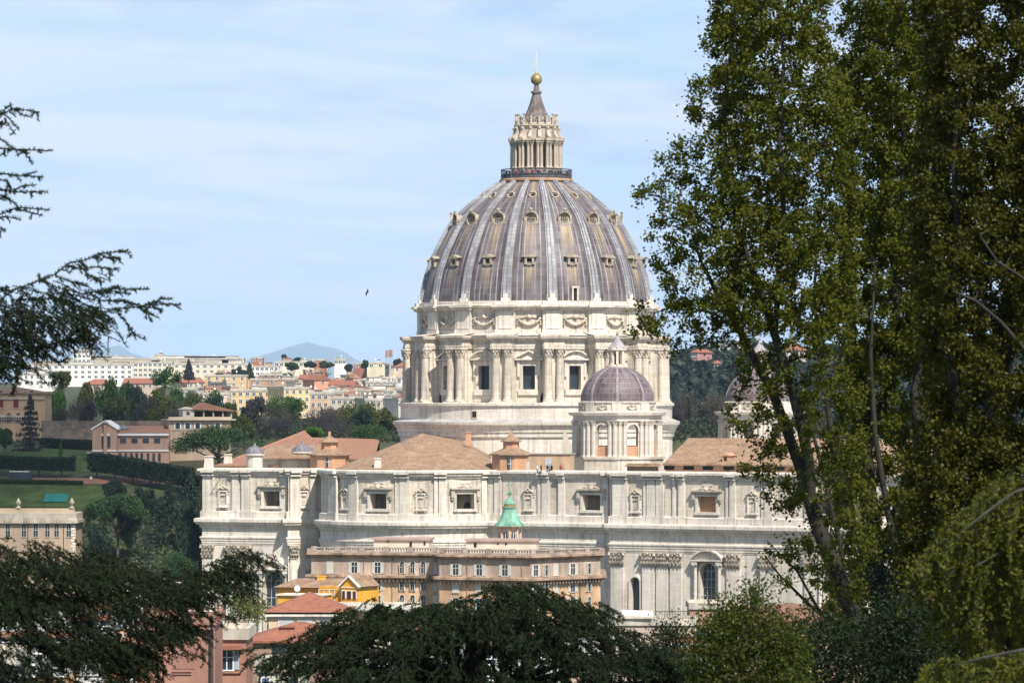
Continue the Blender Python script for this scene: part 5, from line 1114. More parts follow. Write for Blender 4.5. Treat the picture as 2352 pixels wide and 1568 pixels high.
# tall rose block left of it, with a plain chimney-like pier
d = 380; t, fr, zt = building('rose_block', 'tall plain rose-brown block with stepped bands and a dark iron flue', 'house', 328, 494, 1428, 1650, d, (.37, .195, .14), dep=10, rmat=mk('rose_parapet', (.36, .19, .14)))
b = MB(); p = fr(fr.s_u(487), .4, 0); b.tube([(p[0], p[1], 0), (p[0], p[1], ZV(1413, d))], .16, 8); b.build('flue', IRON, t)
b = MB(); b.fbox(fr, fr.s_u(395), fr.s_u(440), 0, .12, ZV(1548, d), ZV(1546, d)); b.fbox(fr, fr.s_u(395), fr.s_u(440), 0, .12, ZV(1542, d), ZV(1540, d)); b.fbox(fr, fr.s_u(395), fr.s_u(448), 0, .05, ZV(1535, d), ZV(1480, d)); b.fbox(fr, fr.s_u(330), fr.s_u(492), 0, .5, ZV(1445, d), ZV(1440, d)); b.build('wall_band', mk('rose_trim', (.36, .19, .15)), t)
b = MB()
for q in range(3): b.fbox(fr, fr.s_u(394), fr.s_u(486), -8, -7.6, zt + .6 + q * .55, zt + .75 + q * .55)
b.fbox(fr, fr.s_u(394), fr.s_u(486), -9, -8, zt, zt + .5); b.build('roof_slats', mk('slat_white', (.66, .58, .52)), t)
# orange house with brackets, low on the left
d = 330; t, fr, zt = building('orange_house', 'orange house with bracketed eaves and a white blind behind the low cedar boughs', 'house', 240, 330, 1497, 1680, d, (.52, .26, .12), roof='hip', rise=1.2, dep=9, rmat=TILE_O)
b = MB()
for q in range(8): s = (q + .5) * fr.L / 8; b.fbox(fr, s - .14, s + .14, 0, .5, zt - .95, zt - .6)
b.fbox(fr, 0, fr.L, 0, .4, zt - .6, zt - .3); b.build('eaves_brackets', plaster((.55, .33, .17)), t)
b = MB(); b.fbox(fr, fr.s_u(297), fr.s_u(316), 0, .1, ZV(1568, d), ZV(1556, d)); b.build('window_blind', WHITEP, t)
b = MB(); b.fbox(fr, fr.s_u(262), fr.s_u(278), 0, .1, ZV(1590, d), ZV(1560, d)); b.build('window', GLASS, t)
# pale house with a blue skylight
d = 400; t, fr, zt = building('pale_house', 'pale grey-green house with blue shutters and a blue skylight', 'house', 591, 700, 1536, 1680, d - 20, (.52, .52, .40), dep=8)
for u, w in ((610, 11), (672, 14)): b = MB(); b.fbox(fr, fr.s_u(u - w), fr.s_u(u + w), 0, .1, ZV(1605, 380), ZV(1553, 380)); b.mi = 1; b.fbox(fr, fr.s_u(u - w) + .12, fr.s_u(u + w) - .12, .1, .14, ZV(1605, 380), ZV(1556, 380)); b.build('window', (WHITEP, mk('blue_shutter', (.10, .14, .22))), t)
b = MB(); b.slab(fr, [(fr.s_u(647), zt), (fr.s_u(670), zt), (fr.s_u(670), zt + .5), (fr.s_u(647), zt + .5)], -4, -2); b.mi = 1; b.add([fr(fr.s_u(648), -2, zt + .52), fr(fr.s_u(669), -2, zt + .52), fr(fr.s_u(667), -4, zt + .9), fr(fr.s_u(650), -4, zt + .9)], [(0, 1, 2, 3)]); b.build('skylight', (WHITEP, mk('blue_glass', (.05, .10, .25), rough=.3)), t)
b = MB(); b.tube([fr(fr.s_u(597), .12, 20), fr(fr.s_u(597), .12, ZV(1552, 380)), fr(fr.s_u(606), .12, ZV(1548, 380)), fr(fr.s_u(616), .12, ZV(1545, 380))], .08, 5); b.build('drainpipe', IRON, t)
# others glimpsed through the boughs
building('white_house', 'white house glimpsed between the low cedar boughs', 'house', 150, 245, 1418, 1600, 420, (.72, .70, .66), dep=10, cols=3, rows=4, roof='hip', rise=1.4, rmat=TILE_R)
building('ochre_house', 'ochre house with white windows at the bottom corner behind the cedar', 'house', 10, 148, 1455, 1640, 350, (.58, .34, .16), dep=10, cols=5, rows=4, roof='hip', rise=1.5, rmat=TILE_O, win=2)
building('grey_house', 'pale grey gabled end glimpsed in the bottom corner behind boughs', 'house', -30, 30, 1520, 1680, 300, (.5, .5, .54), dep=8)
t, fr, zt = building('salmon_house', 'salmon house with a flat roof between the cedar boughs and the rose block', 'house', 250, 400, 1408, 1560, 460, (.58, .33, .25), dep=12, cols=4, rows=3, clutter=2)
building('small_orange_house', 'small orange house seen through gaps of the big cedar', 'house', 930, 1110, 1440, 1640, 470, (.60, .33, .17), dep=10, cols=4, rows=3, roof='hip', rise=1.6, rmat=TILE_R)
building('small_white_house', 'white house seen through gaps low in the big cedar', 'house', 1110, 1300, 1480, 1680, 430, (.70, .69, .68), dep=10, cols=5, rows=3, roof='hip', rise=1.4, rmat=TILE_R)
building('cream_house', 'cream house seen through gaps on the left of the big cedar', 'house', 810, 925, 1500, 1680, 420, (.68, .60, .48), dep=10, cols=3, rows=3)
building('pink_block', 'pink block with small roof house below the apse windows', 'house', 1300, 1385, 1450, 1560, 620, (.60, .40, .30), dep=12, cols=4, rows=3)
TILE_M = mk('roof_tile_old', (.26, .13, .085), var=.25, scale=.6, stretch=(1, 1, 1), fine=.5, c2=(.15, .085, .06))
# right side: low terrace houses before the nave wall
t, fr, zt = building('brown_terrace_house', 'low brown house with a railed roof before the tall arched window', 'house', 1585, 1720, 1395, 1500, 700, (.44, .27, .19), dep=12, cols=3, rows=1)
building('red_gabled_house', 'house with long red tiled roof and chimney behind the bright green shrub', 'house', 1715, 1990, 1440, 1560, 560, (.5, .33, .25), roof='gable', rise=2.6, dep=12, rmat=TILE_M, cols=6, rows=1)
building('rusty_roofed_house', 'house with rust-coloured roof at the foot of the weeping tree', 'house', 1740, 1905, 1405, 1500, 640, (.46, .27, .2), roof='hip', rise=1.2, dep=12, rmat=TILE_M)
t, fr, zt = building('awning_house', 'low house with a pale awning and dark roof rail right of the big cedar', 'house', 1415, 1600, 1432, 1560, 660, (.50, .40, .33), dep=10, cols=4, rows=1)
b = MB(); b.add([fr(1, 1, zt + 1.6), fr(6, 1, zt + 1.3), fr(6, -4, zt + 1.9), fr(1, -4, zt + 2.1)], [(0, 1, 2, 3)]); b.add([fr(1, 1, zt + 1.45), fr(6, 1, zt + 1.15), fr(6, 1, zt + 1.3), fr(1, 1, zt + 1.6)], [(0, 1, 2, 3)]); b.build('awning', WHITEP, t)
b = MB()
for q in range(26): b.fbox(fr, 6.5 + q * .26, 6.56 + q * .26, .2, .26, zt + .8, zt + 2.1)
b.fbox(fr, 6.4, 13.2, .18, .3, zt + 2.05, zt + 2.15); b.build('roof_railing', IRON, t)
building('orange_corner_house', 'orange house with red roof at the bottom between cedar and shrub', 'house', 1520, 1640, 1490, 1640, 480, (.62, .38, .24), roof='hip', rise=1.5, dep=9, rmat=TILE_R, cols=4, rows=2)
# ---------------------------------------------------------------- buildings in the hillside gardens
d = 880; t, fr, zt = building('garden_palace', 'buff palace with roof urns and a row of arched windows above the low cedar', 'palace', -40, 173, 1187, 1300, d, (.46, .34, .235), dep=14)
b = MB(); b.fbox(fr, -.6, fr.L + .6, -14.5, .8, zt - 1.3, zt - .6); b.fbox(fr, -.3, fr.L + .3, -14.2, .4, zt - .6, zt - .1); b.build('cornice', STONE_D, t)
b = MB(); b.fbox(fr, .2, fr.L - .2, -.6, .0, zt + .85, zt + 1.9); b.build('parapet', plaster((.55, .42, .28)), t)
aw = window_parts(.95, 2.3, None, True)
for u in (-10, 18, 55, 82, 109, 130, 158): put_window(aw, (GLASS, STONE_W), t, fr, u, ZV(1232, d), 'window')
for u in (45, 168):
    x, y, z = fr(fr.s_u(u) - .3, -.3, zt + 1.9); b = MB(); b.box(x - .5, x + .5, y - .5, y + .5, z, z + .35); b.lathe([(.25, z + .35), (.2, z + .6), (.55, z + 1.0), (.6, z + 1.4), (.3, z + 1.6), (.35, z + 1.75), (.15, z + 2.0), (.05, z + 2.3)], 12, cx=x, cy=y); b.build('roof_urn', STONE_D, t, smooth=40)
b = MB()
for q in range(14): b.fbox(fr, fr.L - (.9 if q % 2 else .6), fr.L + .06, -.5, .06, zt - 2.2 - .62 * q, zt - 1.7 - .62 * q)
b.build('quoins', STONE_W, t)
for u in (64, 146): b = MB(); s = fr.s_u(u); b.tube([fr(s, .1, zt - 1.2), fr(s, .1, 15)], .07, 5); b.build('drainpipe', IRON, t)
# villa tower at the left edge
d = 1060; t, fr, zt = building('garden_villa', 'tall ochre villa with red shutters and low hipped roof at the left edge', 'villa', -60, 103, 902, 985, d, (.50, .335, .20), roof='hip', rise=1.6, dep=16, rmat=TILE)
rs = window_mesh('window', 1.35, 2.6, 'closed'); ss = window_mesh('window', .9, .9, 'closed'); al = window_mesh('window', 1.0, 2.0, arch=True)
RSH = mk('shutter_maroon', (.20, .035, .03))
for u in (-20, 2, 37, 73): put_window(rs, (GLASS, STONE_D, RSH), t, fr, u, ZV(936, d)); put_window(ss, (GLASS, STONE_D, RSH), t, fr, u, ZV(905, d))
for u in (42, 62, 20): put_window(al, (GLASS, STONE_D), t, fr, u, ZV(1008, d) + .1 if False else ZV(970, d))
b = MB(); b.fbox(fr, 0, fr.L, 0, .35, ZV(917, d), ZV(914, d)); b.fbox(fr, 0, fr.s_u(80), 0, .9, ZV(958, d), ZV(953, d))
for q in range(20): b.fbox(fr, q * .65, q * .65 + .3, 0, .7, ZV(964, d), ZV(958, d))
b.build('string_course', STONE_D, t)
# pink monastery: gabled chapel end, low wing, tall block
d = 988; mon = thing('monastery', (XU(330, d), d + 6, 40), 'pinkish brick monastery with a gabled chapel end and narrow dark windows', 'monastery')
MB_ = mk('pink_brick', (.43, .275, .20), var=.12, scale=.4, fine=.08)
g = Frame.uv(212, d - 3, 268, d - 3); wg = Frame.uv(268, d, 388, d)
z0 = 41; b = MB(); ze, zr = ZV(985, d), ZV(968, d); b.slab(g, [(0, z0), (g.L, z0), (g.L, ze), (g.L * .52, zr), (0, ze)], -14, 0); b.build('chapel', MB_, mon)
b = MB(); 
for p, q in (((-.3, ze - .2), (g.L * .52, zr)), ((g.L + .3, ze - .2), (g.L * .52, zr))): sg = 1 if p[0] < q[0] else -1; b.slab(g, [p, q, (q[0], q[1] + .35), (p[0], p[1] + .35)][::sg], -14.2, .3)
b.build('gable_coping', WHITEP, mon)
b = MB(); b.fbox(wg, 0, wg.L, -9, 0, z0, ZV(995, d)); b.build('wing', MB_, mon)
b = MB(); b.add([wg(0, .5, ZV(995, d) + .1), wg(wg.L, .5, ZV(995, d) + .1), wg(wg.L, -9, ZV(989, d) + 1.2), wg(0, -9, ZV(989, d) + 1.2)], [(0, 1, 2, 3)]); b.build('roof', TILE_O, mon)
b = MB(); b.fbox(wg, 0, wg.L, 0, .5, ZV(1000, d), ZV(995, d)); b.fbox(wg, 0, wg.L, 0, .2, ZV(1036, d), ZV(1033, d)); b.fbox(g, 0, g.L, 0, .2, ZV(1036, d), ZV(1033, d)); b.fbox(g, fr.L * 0 + g.s_u(233), g.s_u(252), 0, .25, ZV(1000, d), ZV(996, d)); b.build('white_band', WHITEP, mon)
def slot(fr, u, v0, v1, w, dd): b = MB(); s = fr.s_u(u); b.fbox(fr, s - w / 2 - .1, s + w / 2 + .1, -.05, .06, ZV(v1, dd), ZV(v0, dd)); b.mi = 1; b.fbox(fr, s - w / 2, s + w / 2, .06, .09, ZV(v1, dd) + .1, ZV(v0, dd) - .1); return b.build('window', (MB_, GLASS), mon)
for u in (237, 250): slot(g, u, 1001, 1029, .8, d); slot(g, u, 1039, 1052, .8, d)
for u in (283, 309, 335, 361): slot(wg, u, 1005, 1018, 1.5, d)
for u in (276, 289, 302, 314, 326, 340, 353, 366): slot(wg, u, 1039, 1060, .6, d)
b = MB(); x, y, _ = g(g.s_u(242), .4, 0); b.box(x - .35, x + .35, y - .35, y + .35, z0, ZV(971, d)); b.lathe([(.7, ZV(971, d)), (.65, ZV(969, d)), (.1, ZV(966, d)), (.08, ZV(962, d))], 10, cx=x, cy=y); b.build('chimney', MB_, mon)
b = MB(); c = P2(283, d + 5); b.lathe([(1.9, ZV(986, d)), (1.9, ZV(984, d)), (.1, ZV(975, d)), (.05, ZV(973, d))], 10, cx=c.x, cy=c.y); b.build('lead_dome', mk('lead_grey', (.2, .19, .205)), mon)
d2 = 992; tb = Frame.uv(388, d2, 530, d2 + 3); b = MB(); b.fbox(tb, 0, tb.L, -13, 0, z0, ZV(962, d2)); b.build('tall_block', mk('buff_plaster', (.47, .35, .25), var=.12, scale=.3), mon)
b = MB(); b.fbox(tb, -.5, tb.L + 1.2, -13.5, .9, ZV(965, d2), ZV(962, d2)); b.fbox(tb, -.1, tb.L + .1, -.4, .1, ZV(962, d2), ZV(957, d2)); b.fbox(tb, 0, tb.L, 0, .15, ZV(988, d2), ZV(986.5, d2)); b.build('terrace_parapet', plaster((.56, .46, .34)), mon)
for u in (408, 431, 454, 500): b = MB(); s = tb.s_u(u); b.fbox(tb, s - .85, s + .85, 0, .1, ZV(985, d2), ZV(970, d2)); b.mi = 1; b.fbox(tb, s - .55, s + .55, .1, .14, ZV(985, d2) + .1, ZV(971, d2)); b.build('window', (WHITEP, GLASS), mon)
lp = Frame.uv(420, d2 + 3, 536, d2 + 6); b = MB(); b.fbox(lp, 0, fr.L * 0 + lp.s_u(446), -6, 0, ZV(960, d2), ZV(940, d2)); b.slab(lp, [(-.4, ZV(940, d2)), (lp.s_u(446) + .4, ZV(940, d2)), (lp.s_u(432), ZV(934, d2))], -6, .3); b.build('belvedere', plaster((.6, .52, .42)), mon)
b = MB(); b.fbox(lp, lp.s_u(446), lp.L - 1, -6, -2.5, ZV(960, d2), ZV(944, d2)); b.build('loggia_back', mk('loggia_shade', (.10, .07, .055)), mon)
b = MB(); b.add([lp(lp.s_u(440), .6, ZV(940, d2)), lp(lp.L + 1, .6, ZV(945, d2)), lp(lp.L + 1, -7, ZV(945, d2)), lp(lp.s_u(468), -7, ZV(924, d2)), lp(lp.s_u(468), .6, ZV(924, d2))], [(0, 1, 4), (4, 1, 2, 3)]); b.add([lp(lp.s_u(440), .6, ZV(940, d2)), lp(lp.s_u(468), .6, ZV(924, d2)), lp(lp.s_u(468), -7, ZV(924, d2)), lp(lp.s_u(440), -7, ZV(940, d2))], [(0, 1, 2, 3)]); b.build('loggia_roof', TILE_O, mon)
for u in (468, 490, 512, 531): b = MB(); s = lp.s_u(u); b.fbox(lp, s - .2, s + .2, -.4, 0, ZV(960, d2), ZV(943, d2)); b.build('loggia_post', STONE_D, mon)
slot(lp, 432, 944, 953, .7, d2)
# old rampart wall across the garden
b = MB(); fr = Frame.uv(95, 1042, 400, 1036); b.fbox(fr, 0, fr.L, -2.5, 0, 40, ZV(966, 1040)); rw = b.build('rampart_wall', mk('old_wall', (.21, .165, .125), var=.35, scale=.35, stretch=(1, 1, 1.3), fine=.2), org=(XU(250, 1040), 1040, 42))
tag(rw, 'long old brown rampart wall crossing the garden behind the pink monastery', 'wall')
b = MB(); fr2 = Frame.uv(95, 1039.5, 400, 1033.5); b.fbox(fr2, 0, fr2.L, -2, 0, 40, ZV(985, 1038)); b.build('lower_course', mk('old_wall_pale', (.27, .20, .15), var=.3, scale=.4, stretch=(1, 1, 1.3), fine=.2), rw)
# van, tarp and gardener
x, y = XU(48, 957), 957; z = H(x, y) + .12; van = thing('parked_van', (x, y, z), 'dark delivery van with pale roof parked under the trimmed hedge', 'van')
b = MB(); b.slab(lambda s, o, zz: (x + s, y - o, z + zz), [(-2.6, .4), (2.6, .4), (2.6, 1.3), (2.2, 2.1), (-2.6, 2.2)], -.95, .95); b.build('body', mk('van_paint', (.04, .045, .055), rough=.4), van); b = MB(); b.box(x - 2.6, x + 1.9, y - .9, y + .9, z + 2.2, z + 2.35); b.build('roof', WHITEP, van)
for sx in (-1.7, 1.7): b = MB(); b.tube([(x + sx, y - 1.0, z + .38), (x + sx, y + 1.0, z + .38)], .38, 12); b.build('wheel', IRON, van)
b = MB(); b.box(x + .6, x + 2.0, y - .97, y - .94, z + 1.3, z + 1.95); b.build('window', GLASS, van)
b = MB(); vs = []
for j in range(7):
    for i in range(13): 
        u = 99 + 54 * i / 12; yy = 934 + 8 * j / 6; xx = XU(u + j * .9, yy); vs.append((xx, yy, H(xx, yy) + .3 + .08 * math.sin(i * 1.7 + j)))
b.add(vs, [(j * 13 + i, j * 13 + i + 1, (j + 1) * 13 + i + 1, (j + 1) * 13 + i) for j in range(6) for i in range(12)]); tp = b.build('tarpaulin', mk('teal_cloth', (.02, .16, .14), var=.15), org=(XU(126, 938), 938, H(XU(126, 938), 938))); tag(tp, 'teal tarpaulin spread on the lower garden lawn', 'tarpaulin')

# ---------------------------------------------------------------- people
def person_mesh(name, top, legs, stride=.12, arm=.1, bag=False):
    b = MB()
    sec = [(.00, .06, .09), (.08, .055, .06), (.45, .07, .075), (.82, .095, .1)]
    for sg in (-1, 1): b.tube([(sg * .1, sg * stride * (1 - z / .85), z) for z, _, _ in sec], [r for _, _, r in sec], 7)
    b.mi = 1; b.lathe([(.17, .80), (.2, .95), (.17, 1.1), (.21, 1.3), (.22, 1.42), (.15, 1.5), (.06, 1.53)], 10)
    for sg in (-1, 1): b.tube([(sg * .2, 0, 1.44), (sg * .27, .03, 1.15), (sg * .25, -arm, .88)], [.065, .05, .04], 6)
    b.mi = 2; b.tube([(0, 0, 1.5), (0, 0, 1.58)], .055, 6); b.ball((0, -.01, 1.67), .105, 8, (.9, 1, 1.2)); b.mi = 3; b.ball((0, .015, 1.71), .108, 8, (.95, 1, 1.05))
    return b.mesh(name, smooth=60)
SKIN = mk('skin', (.45, .28, .2), var=.05); HAIR = mk('hair', (.04, .03, .02))
cl = lambda n, c: mk('cloth_' + n, c, var=.1)
def person(x, y, z, top, legs, label, rz=0, group=None):
    me = person_mesh('person', top, legs, rng.uniform(.02, .2), rng.uniform(-.1, .2)); o = link_mesh('person', me, (legs, top, SKIN, HAIR)); o.location = (x, y, z); o.rotation_euler = (0, 0, rz); ORG[o.name] = Vector((x, y, z)); return tag(o, label, 'person', group)
NAVY, GREY_, WHT, REDC, BEIG, BLK = cl('navy', (.04, .05, .12)), cl('grey', (.25, .25, .27)), cl('white', (.7, .7, .7)), cl('red', (.45, .05, .05)), cl('beige', (.45, .36, .25)), cl('black', (.02, .02, .025))
for u, tp_, lg, lab in ((1234, WHT, NAVY, 'person in white top walking on the roof terrace, closest to the tiled pavilion'), (1243, NAVY, BLK, 'person in navy clothes on the roof terrace beside the grey shutters'), (1257, BLK, GREY_, 'person in black top and grey trousers on the terrace'), (1262, GREY_, BLK, 'person in grey top near the middle of the roof terrace'),
                    (1267, BLK, BLK, 'person in all black near the middle of the roof terrace'), (1288, REDC, NAVY, 'person in red top on the terrace beside the pale screen'), (1295, BEIG, GREY_, 'person in beige top on the terrace near the minor dome base')):
    p = P2(u, 829.5); person(p.x, p.y, 44.62, tp_, lg, lab, rng.uniform(0, 6))
cols_ = [NAVY, GREY_, WHT, REDC, BEIG, BLK, BLK, NAVY]
for q in range(34):
    a = R(-84 + 168 * (q + .5) / 34 + rng.uniform(-1.5, 1.5)); x, y = pol(7.05 + rng.uniform(-.5, .15), a); person(x, y, 108.4, cols_[int(rng.integers(8))], cols_[int(rng.integers(8))], 'visitor standing behind the railing of the gallery above the great dome', a, 'visitors on the dome gallery')
p = P2(209, 955); person(p.x, p.y, H(p.x, p.y) + .12, WHT, GREY_, 'person in pale clothes walking the red garden path', .5)

# ---------------------------------------------------------------- the far city
CR, OC, GY, PK, WH, TN = (.70, .62, .48), (.62, .45, .24), (.48, .43, .34), (.60, .38, .29), (.78, .75, .68), (.45, .29, .21)
city = [  # label, u0, u1, vt, vb, d, colour, roof, rise, dep, cols, rows, clutter
 ('long white apartment block far beyond the garden trees, with grey attic storey', 60, 305, 838, 880, 3000, WH, 'flat', 0, 20, 16, 3, 3),
 ('cream apartment block joining the long white one, behind the tall trees', 306, 395, 833, 880, 2960, CR, 'flat', 0, 20, 8, 3, 2),
 ('long cream apartment block under a grey attic, behind the spiky conifer', 398, 575, 836, 872, 2980, CR, 'flat', 0, 20, 11, 2, 3),
 ('wide low pale block on the skyline behind the white apartments', 150, 560, 824, 845, 3300, GY, 'flat', 0, 20, 0, 0, 5),
 ('tall white tower block on the skyline behind the cedar branch', 168, 208, 803, 850, 3250, WH, 'flat', 0, 20, 4, 5, 1),
 ('small pale tower house on the skyline above the long white blocks', 352, 374, 815, 840, 3320, GY, 'flat', 0, 14, 0, 0, 1),
 ('ochre flat-roofed house with balconies beside the spiky conifer', 470, 566, 863, 900, 2500, OC, 'flat', 0, 16, 5, 2, 2),
 ('white low block right of the ochre house, on the skyline', 575, 640, 842, 868, 2900, WH, 'flat', 0, 16, 6, 2, 1),
 ('rust-brown cube house on the skyline below the blue mountain', 576, 604, 822, 850, 3150, (.36, .16, .10), 'flat', 0, 14, 2, 1, 0),
 ('long cream block on the skyline with rust annexe', 630, 720, 832, 862, 2950, CR, 'flat', 0, 16, 8, 1, 2),
 ('larger rust-brown cube house right of centre on the skyline', 713, 748, 827, 850, 2960, (.38, .17, .10), 'flat', 0, 14, 2, 1, 0),
 ('white domed terrace house between the two rust-brown houses', 768, 795, 826, 850, 2800, WH, 'flat', 0, 12, 3, 1, 1),
 ('dark red-brown house on the skyline by the aerials', 812, 843, 835, 862, 2750, (.33, .15, .11), 'flat', 0, 14, 2, 1, 0),
 ('yellowish house with blank wall left of the aerial masts', 843, 884, 834, 855, 2740, (.66, .58, .40), 'flat', 0, 14, 2, 1, 1),
 ('pale house carrying the two aerial masts on the skyline', 884, 905, 838, 870, 2700, GY, 'flat', 0, 14, 2, 1, 0),
 ('red-roofed villa on the skyline close to the drum columns', 905, 950, 838, 866, 2600, (.66, .5, .36), 'hip', 3.5, 14, 3, 1, 0),
 ('red flat house with the dark roof beneath the skyline rust cubes', 596, 640, 861, 884, 2450, (.30, .12, .09), 'flat', 0, 14, 3, 1, 0),
 ('wide dull pink house with blank wall left of the coral houses', 575, 676, 872, 905, 2300, (.44, .27, .19), 'flat', 0, 16, 3, 1, 1),
 ('coral house with a steep gable end among the roofs', 722, 760, 868, 900, 2250, (.66, .30, .19), 'gable_front', 3.0, 14, 1, 1, 0),
 ('coral house with broad red roof right of the gable end', 754, 812, 880, 905, 2230, (.64, .33, .21), 'gable', 2.6, 12, 3, 1, 0),
 ('small peach gabled house before the coral houses', 808, 850, 888, 908, 2200, (.62, .42, .30), 'gable_front', 2.2, 12, 2, 1, 0),
 ('white cube house shining above the grey roofs', 872, 900, 868, 888, 2300, (.80, .79, .77), 'flat', 0, 12, 2, 1, 0),
 ('white glazed terrace house beside the drum', 912, 945, 868, 895, 2280, (.78, .78, .78), 'flat', 0, 12, 3, 1, 1),
 ('long grey roof-terrace house behind the beige block', 840, 912, 878, 900, 2240, GY, 'flat', 0, 14, 5, 1, 3),
 ('brick-red house beside the drum below the villa', 935, 990, 880, 905, 2220, (.45, .19, .12), 'flat', 0, 12, 2, 1, 1),
 ('long tan house with many roof terraces left of the beige block', 690, 800, 899, 930, 2100, (.54, .42, .28), 'flat', 0, 16, 8, 2, 3),
 ('wide tan apartment house with dark balconies behind the beige block', 800, 905, 897, 930, 2120, (.50, .41, .29), 'flat', 0, 16, 8, 1, 3),
 ('cream house with white parapets beside the drum, second row', 905, 990, 892, 930, 2080, (.64, .55, .40), 'flat', 0, 14, 5, 1, 2),
 ('big ochre apartment block with balconies behind the dark oak trees', 530, 652, 897, 965, 1950, (.64, .48, .25), 'flat', 0, 16, 8, 4, 3),
 ('yellow apartment block right of the ochre one, taller attic', 652, 712, 892, 965, 1930, (.66, .50, .27), 'flat', 0, 16, 4, 4, 2),
 ('peach apartment block with grey balconies before the tan houses', 712, 770, 904, 965, 1900, (.62, .43, .28), 'flat', 0, 14, 4, 4, 2),
 ('beige apartment block with a pale curved roof edge and small windows', 760, 838, 915, 975, 1850, (.52, .45, .31), 'flat', 0, 16, 6, 4, 1),
 ('grey-beige apartment block with dark loggias right of the curved one', 838, 915, 918, 975, 1830, (.50, .44, .32), 'flat', 0, 16, 6, 3, 2),
 ('white-topped long house beside the drum base', 915, 1000, 918, 960, 1800, (.62, .56, .46), 'flat', 0, 14, 5, 2, 1),
 ('small red brick house tucked against the drum base', 950, 1000, 936, 970, 1740, (.42, .17, .11), 'flat', 0, 10, 2, 1, 0),
 ('red-fronted low house with white shop awnings above the dark oaks', 742, 800, 938, 965, 1800, (.50, .17, .11), 'flat', 0, 10, 3, 1, 0),
 ('grey house with terraces left of the ochre block', 455, 535, 905, 960, 2000, (.55, .48, .38), 'flat', 0, 14, 5, 3, 2),
 ('red-roofed house peeping over the garden trees, below the white block', 282, 352, 876, 905, 2350, (.55, .42, .33), 'gable', 3, 12, 5, 1, 0),
 ('second red-roofed house over the garden trees, beside the tall trunk', 420, 470, 874, 905, 2300, (.55, .42, .33), 'gable', 3, 12, 4, 1, 0),
 ('third red-roofed house left of the tall thin garden trees', 190, 262, 878, 905, 2380, (.5, .36, .3), 'hip', 3, 12, 4, 1, 0),
 ('cream house just left of the big oak crown', 400, 456, 893, 940, 2150, (.60, .52, .40), 'flat', 0, 12, 4, 2, 1),
 ('white house at the left edge behind the cedar needles', 40, 120, 860, 900, 2500, WH, 'flat', 0, 14, 6, 2, 2),
 ('pinkish red villa on the wooded hill seen through plane leaves', 1588, 1602, 805, 814, 1990, (.45, .24, .22), 'hip', 1.6, 12, 3, 1, 0),
 ('orange villa lower on the wooded hill seen through plane leaves', 1642, 1656, 830, 838, 1930, (.5, .30, .2), 'hip', 1.5, 12, 3, 1, 0),
 ('white house near the crest of the wooded hill behind the branches', 1690, 1725, 792, 808, 2020, WH, 'flat', 0, 12, 4, 1, 1),
 ('maroon-roofed house on the crest of the wooded hill', 1800, 1850, 800, 822, 2000, (.6, .52, .48), 'hip', 4, 12, 4, 1, 0),
]
for (lab, u0, u1, vt, vb, d, colr, roof, rise, dep, nc, nr, cl_) in city:
    vb = max(vb, 930) if d < 2200 else vb + 30
    if u0 > 1500: vb += 10
    building('apartment_block' if roof == 'flat' and nc > 3 else 'house', lab, 'apartment block' if roof == 'flat' and nc > 3 else 'house', u0, u1, vt + (0 if roof == 'flat' else 4), vb, d, colr, roof=roof, rise=rise, dep=dep, cols=nc, rows=nr, clutter=cl_, rmat=None if roof == 'flat' else TILE_R, win=1 if d > 2700 else 0, turn=random.uniform(-4, 10) if d < 2500 else 0, wz=3.6)
# small terrace houses filling the gaps between the named ones, each its own
fill = [(.62, .54, .42), (.55, .45, .33), (.66, .62, .56), (.5, .3, .2), (.58, .36, .25), (.70, .68, .64), (.45, .4, .33), (.62, .46, .3)]
rr = random.Random(5)
for q in range(150):
    d = rr.uniform(2000, 3050); u = rr.uniform(455, 960); vt = 925 - (d - 1800) / 1250 * 80 + rr.uniform(-6, 16); w = rr.uniform(8, 24)
    if d > 2700: vt = max(vt, 846)
    rf = rr.choice(['flat', 'flat', 'hip', 'gable', 'flat'])
    c_ = rr.choice(fill)
    building('terrace_house', 'small pale or reddish house crowded among the far roofs left of the drum', 'house', u, u + w, vt, vt + 60, d, c_, roof=rf, rise=rr.uniform(1.5, 3), dep=10, cols=rr.choice([0, 2, 3]), rows=1, clutter=rr.choice([0, 0, 1]), rmat=None if rf == 'flat' else rr.choice([TILE_R, TILE_O, TILE]), group='small houses crowded in the far city', turn=rr.uniform(-3, 5))
# aerial masts on the skyline
for u, v, lab in ((888, 806, 'thinner of the two aerial masts on the skyline'), (897, 804, 'thicker of the two aerial masts on the skyline')):
    dd = 2695; c = P2(u, dd); zb = ZV(840, dd); zt = ZV(v, dd); k = .9 if u > 890 else .5; m_ = thing('aerial_mast', (c.x, c.y, zb), lab + ', on the pale house', 'aerial mast')
    b = MB()
    for sx, sy in ((-k, -k), (k, -k), (k, k), (-k, k)): b.tube([(c.x + sx, c.y + sy, zb), (c.x + sx * .7, c.y + sy * .7, zt)], .16, 4)
    for j in range(8): z = zb + (zt - zb) * j / 8; b.box(c.x - k, c.x + k, c.y - k, c.y + k, z, z + .2)
    b.build('lattice', mk('mast_grey', (.35, .3, .3)), m_); b = MB()
    for j in range(4): z = zb + (zt - zb) * (.55 + .12 * j); b.box(c.x - k - .5, c.x + k + .5, c.y - .6, c.y - .3, z, z + 1.3)
    b.build('antenna_panels', mk('mast_red', (.42, .25, .23)), m_)
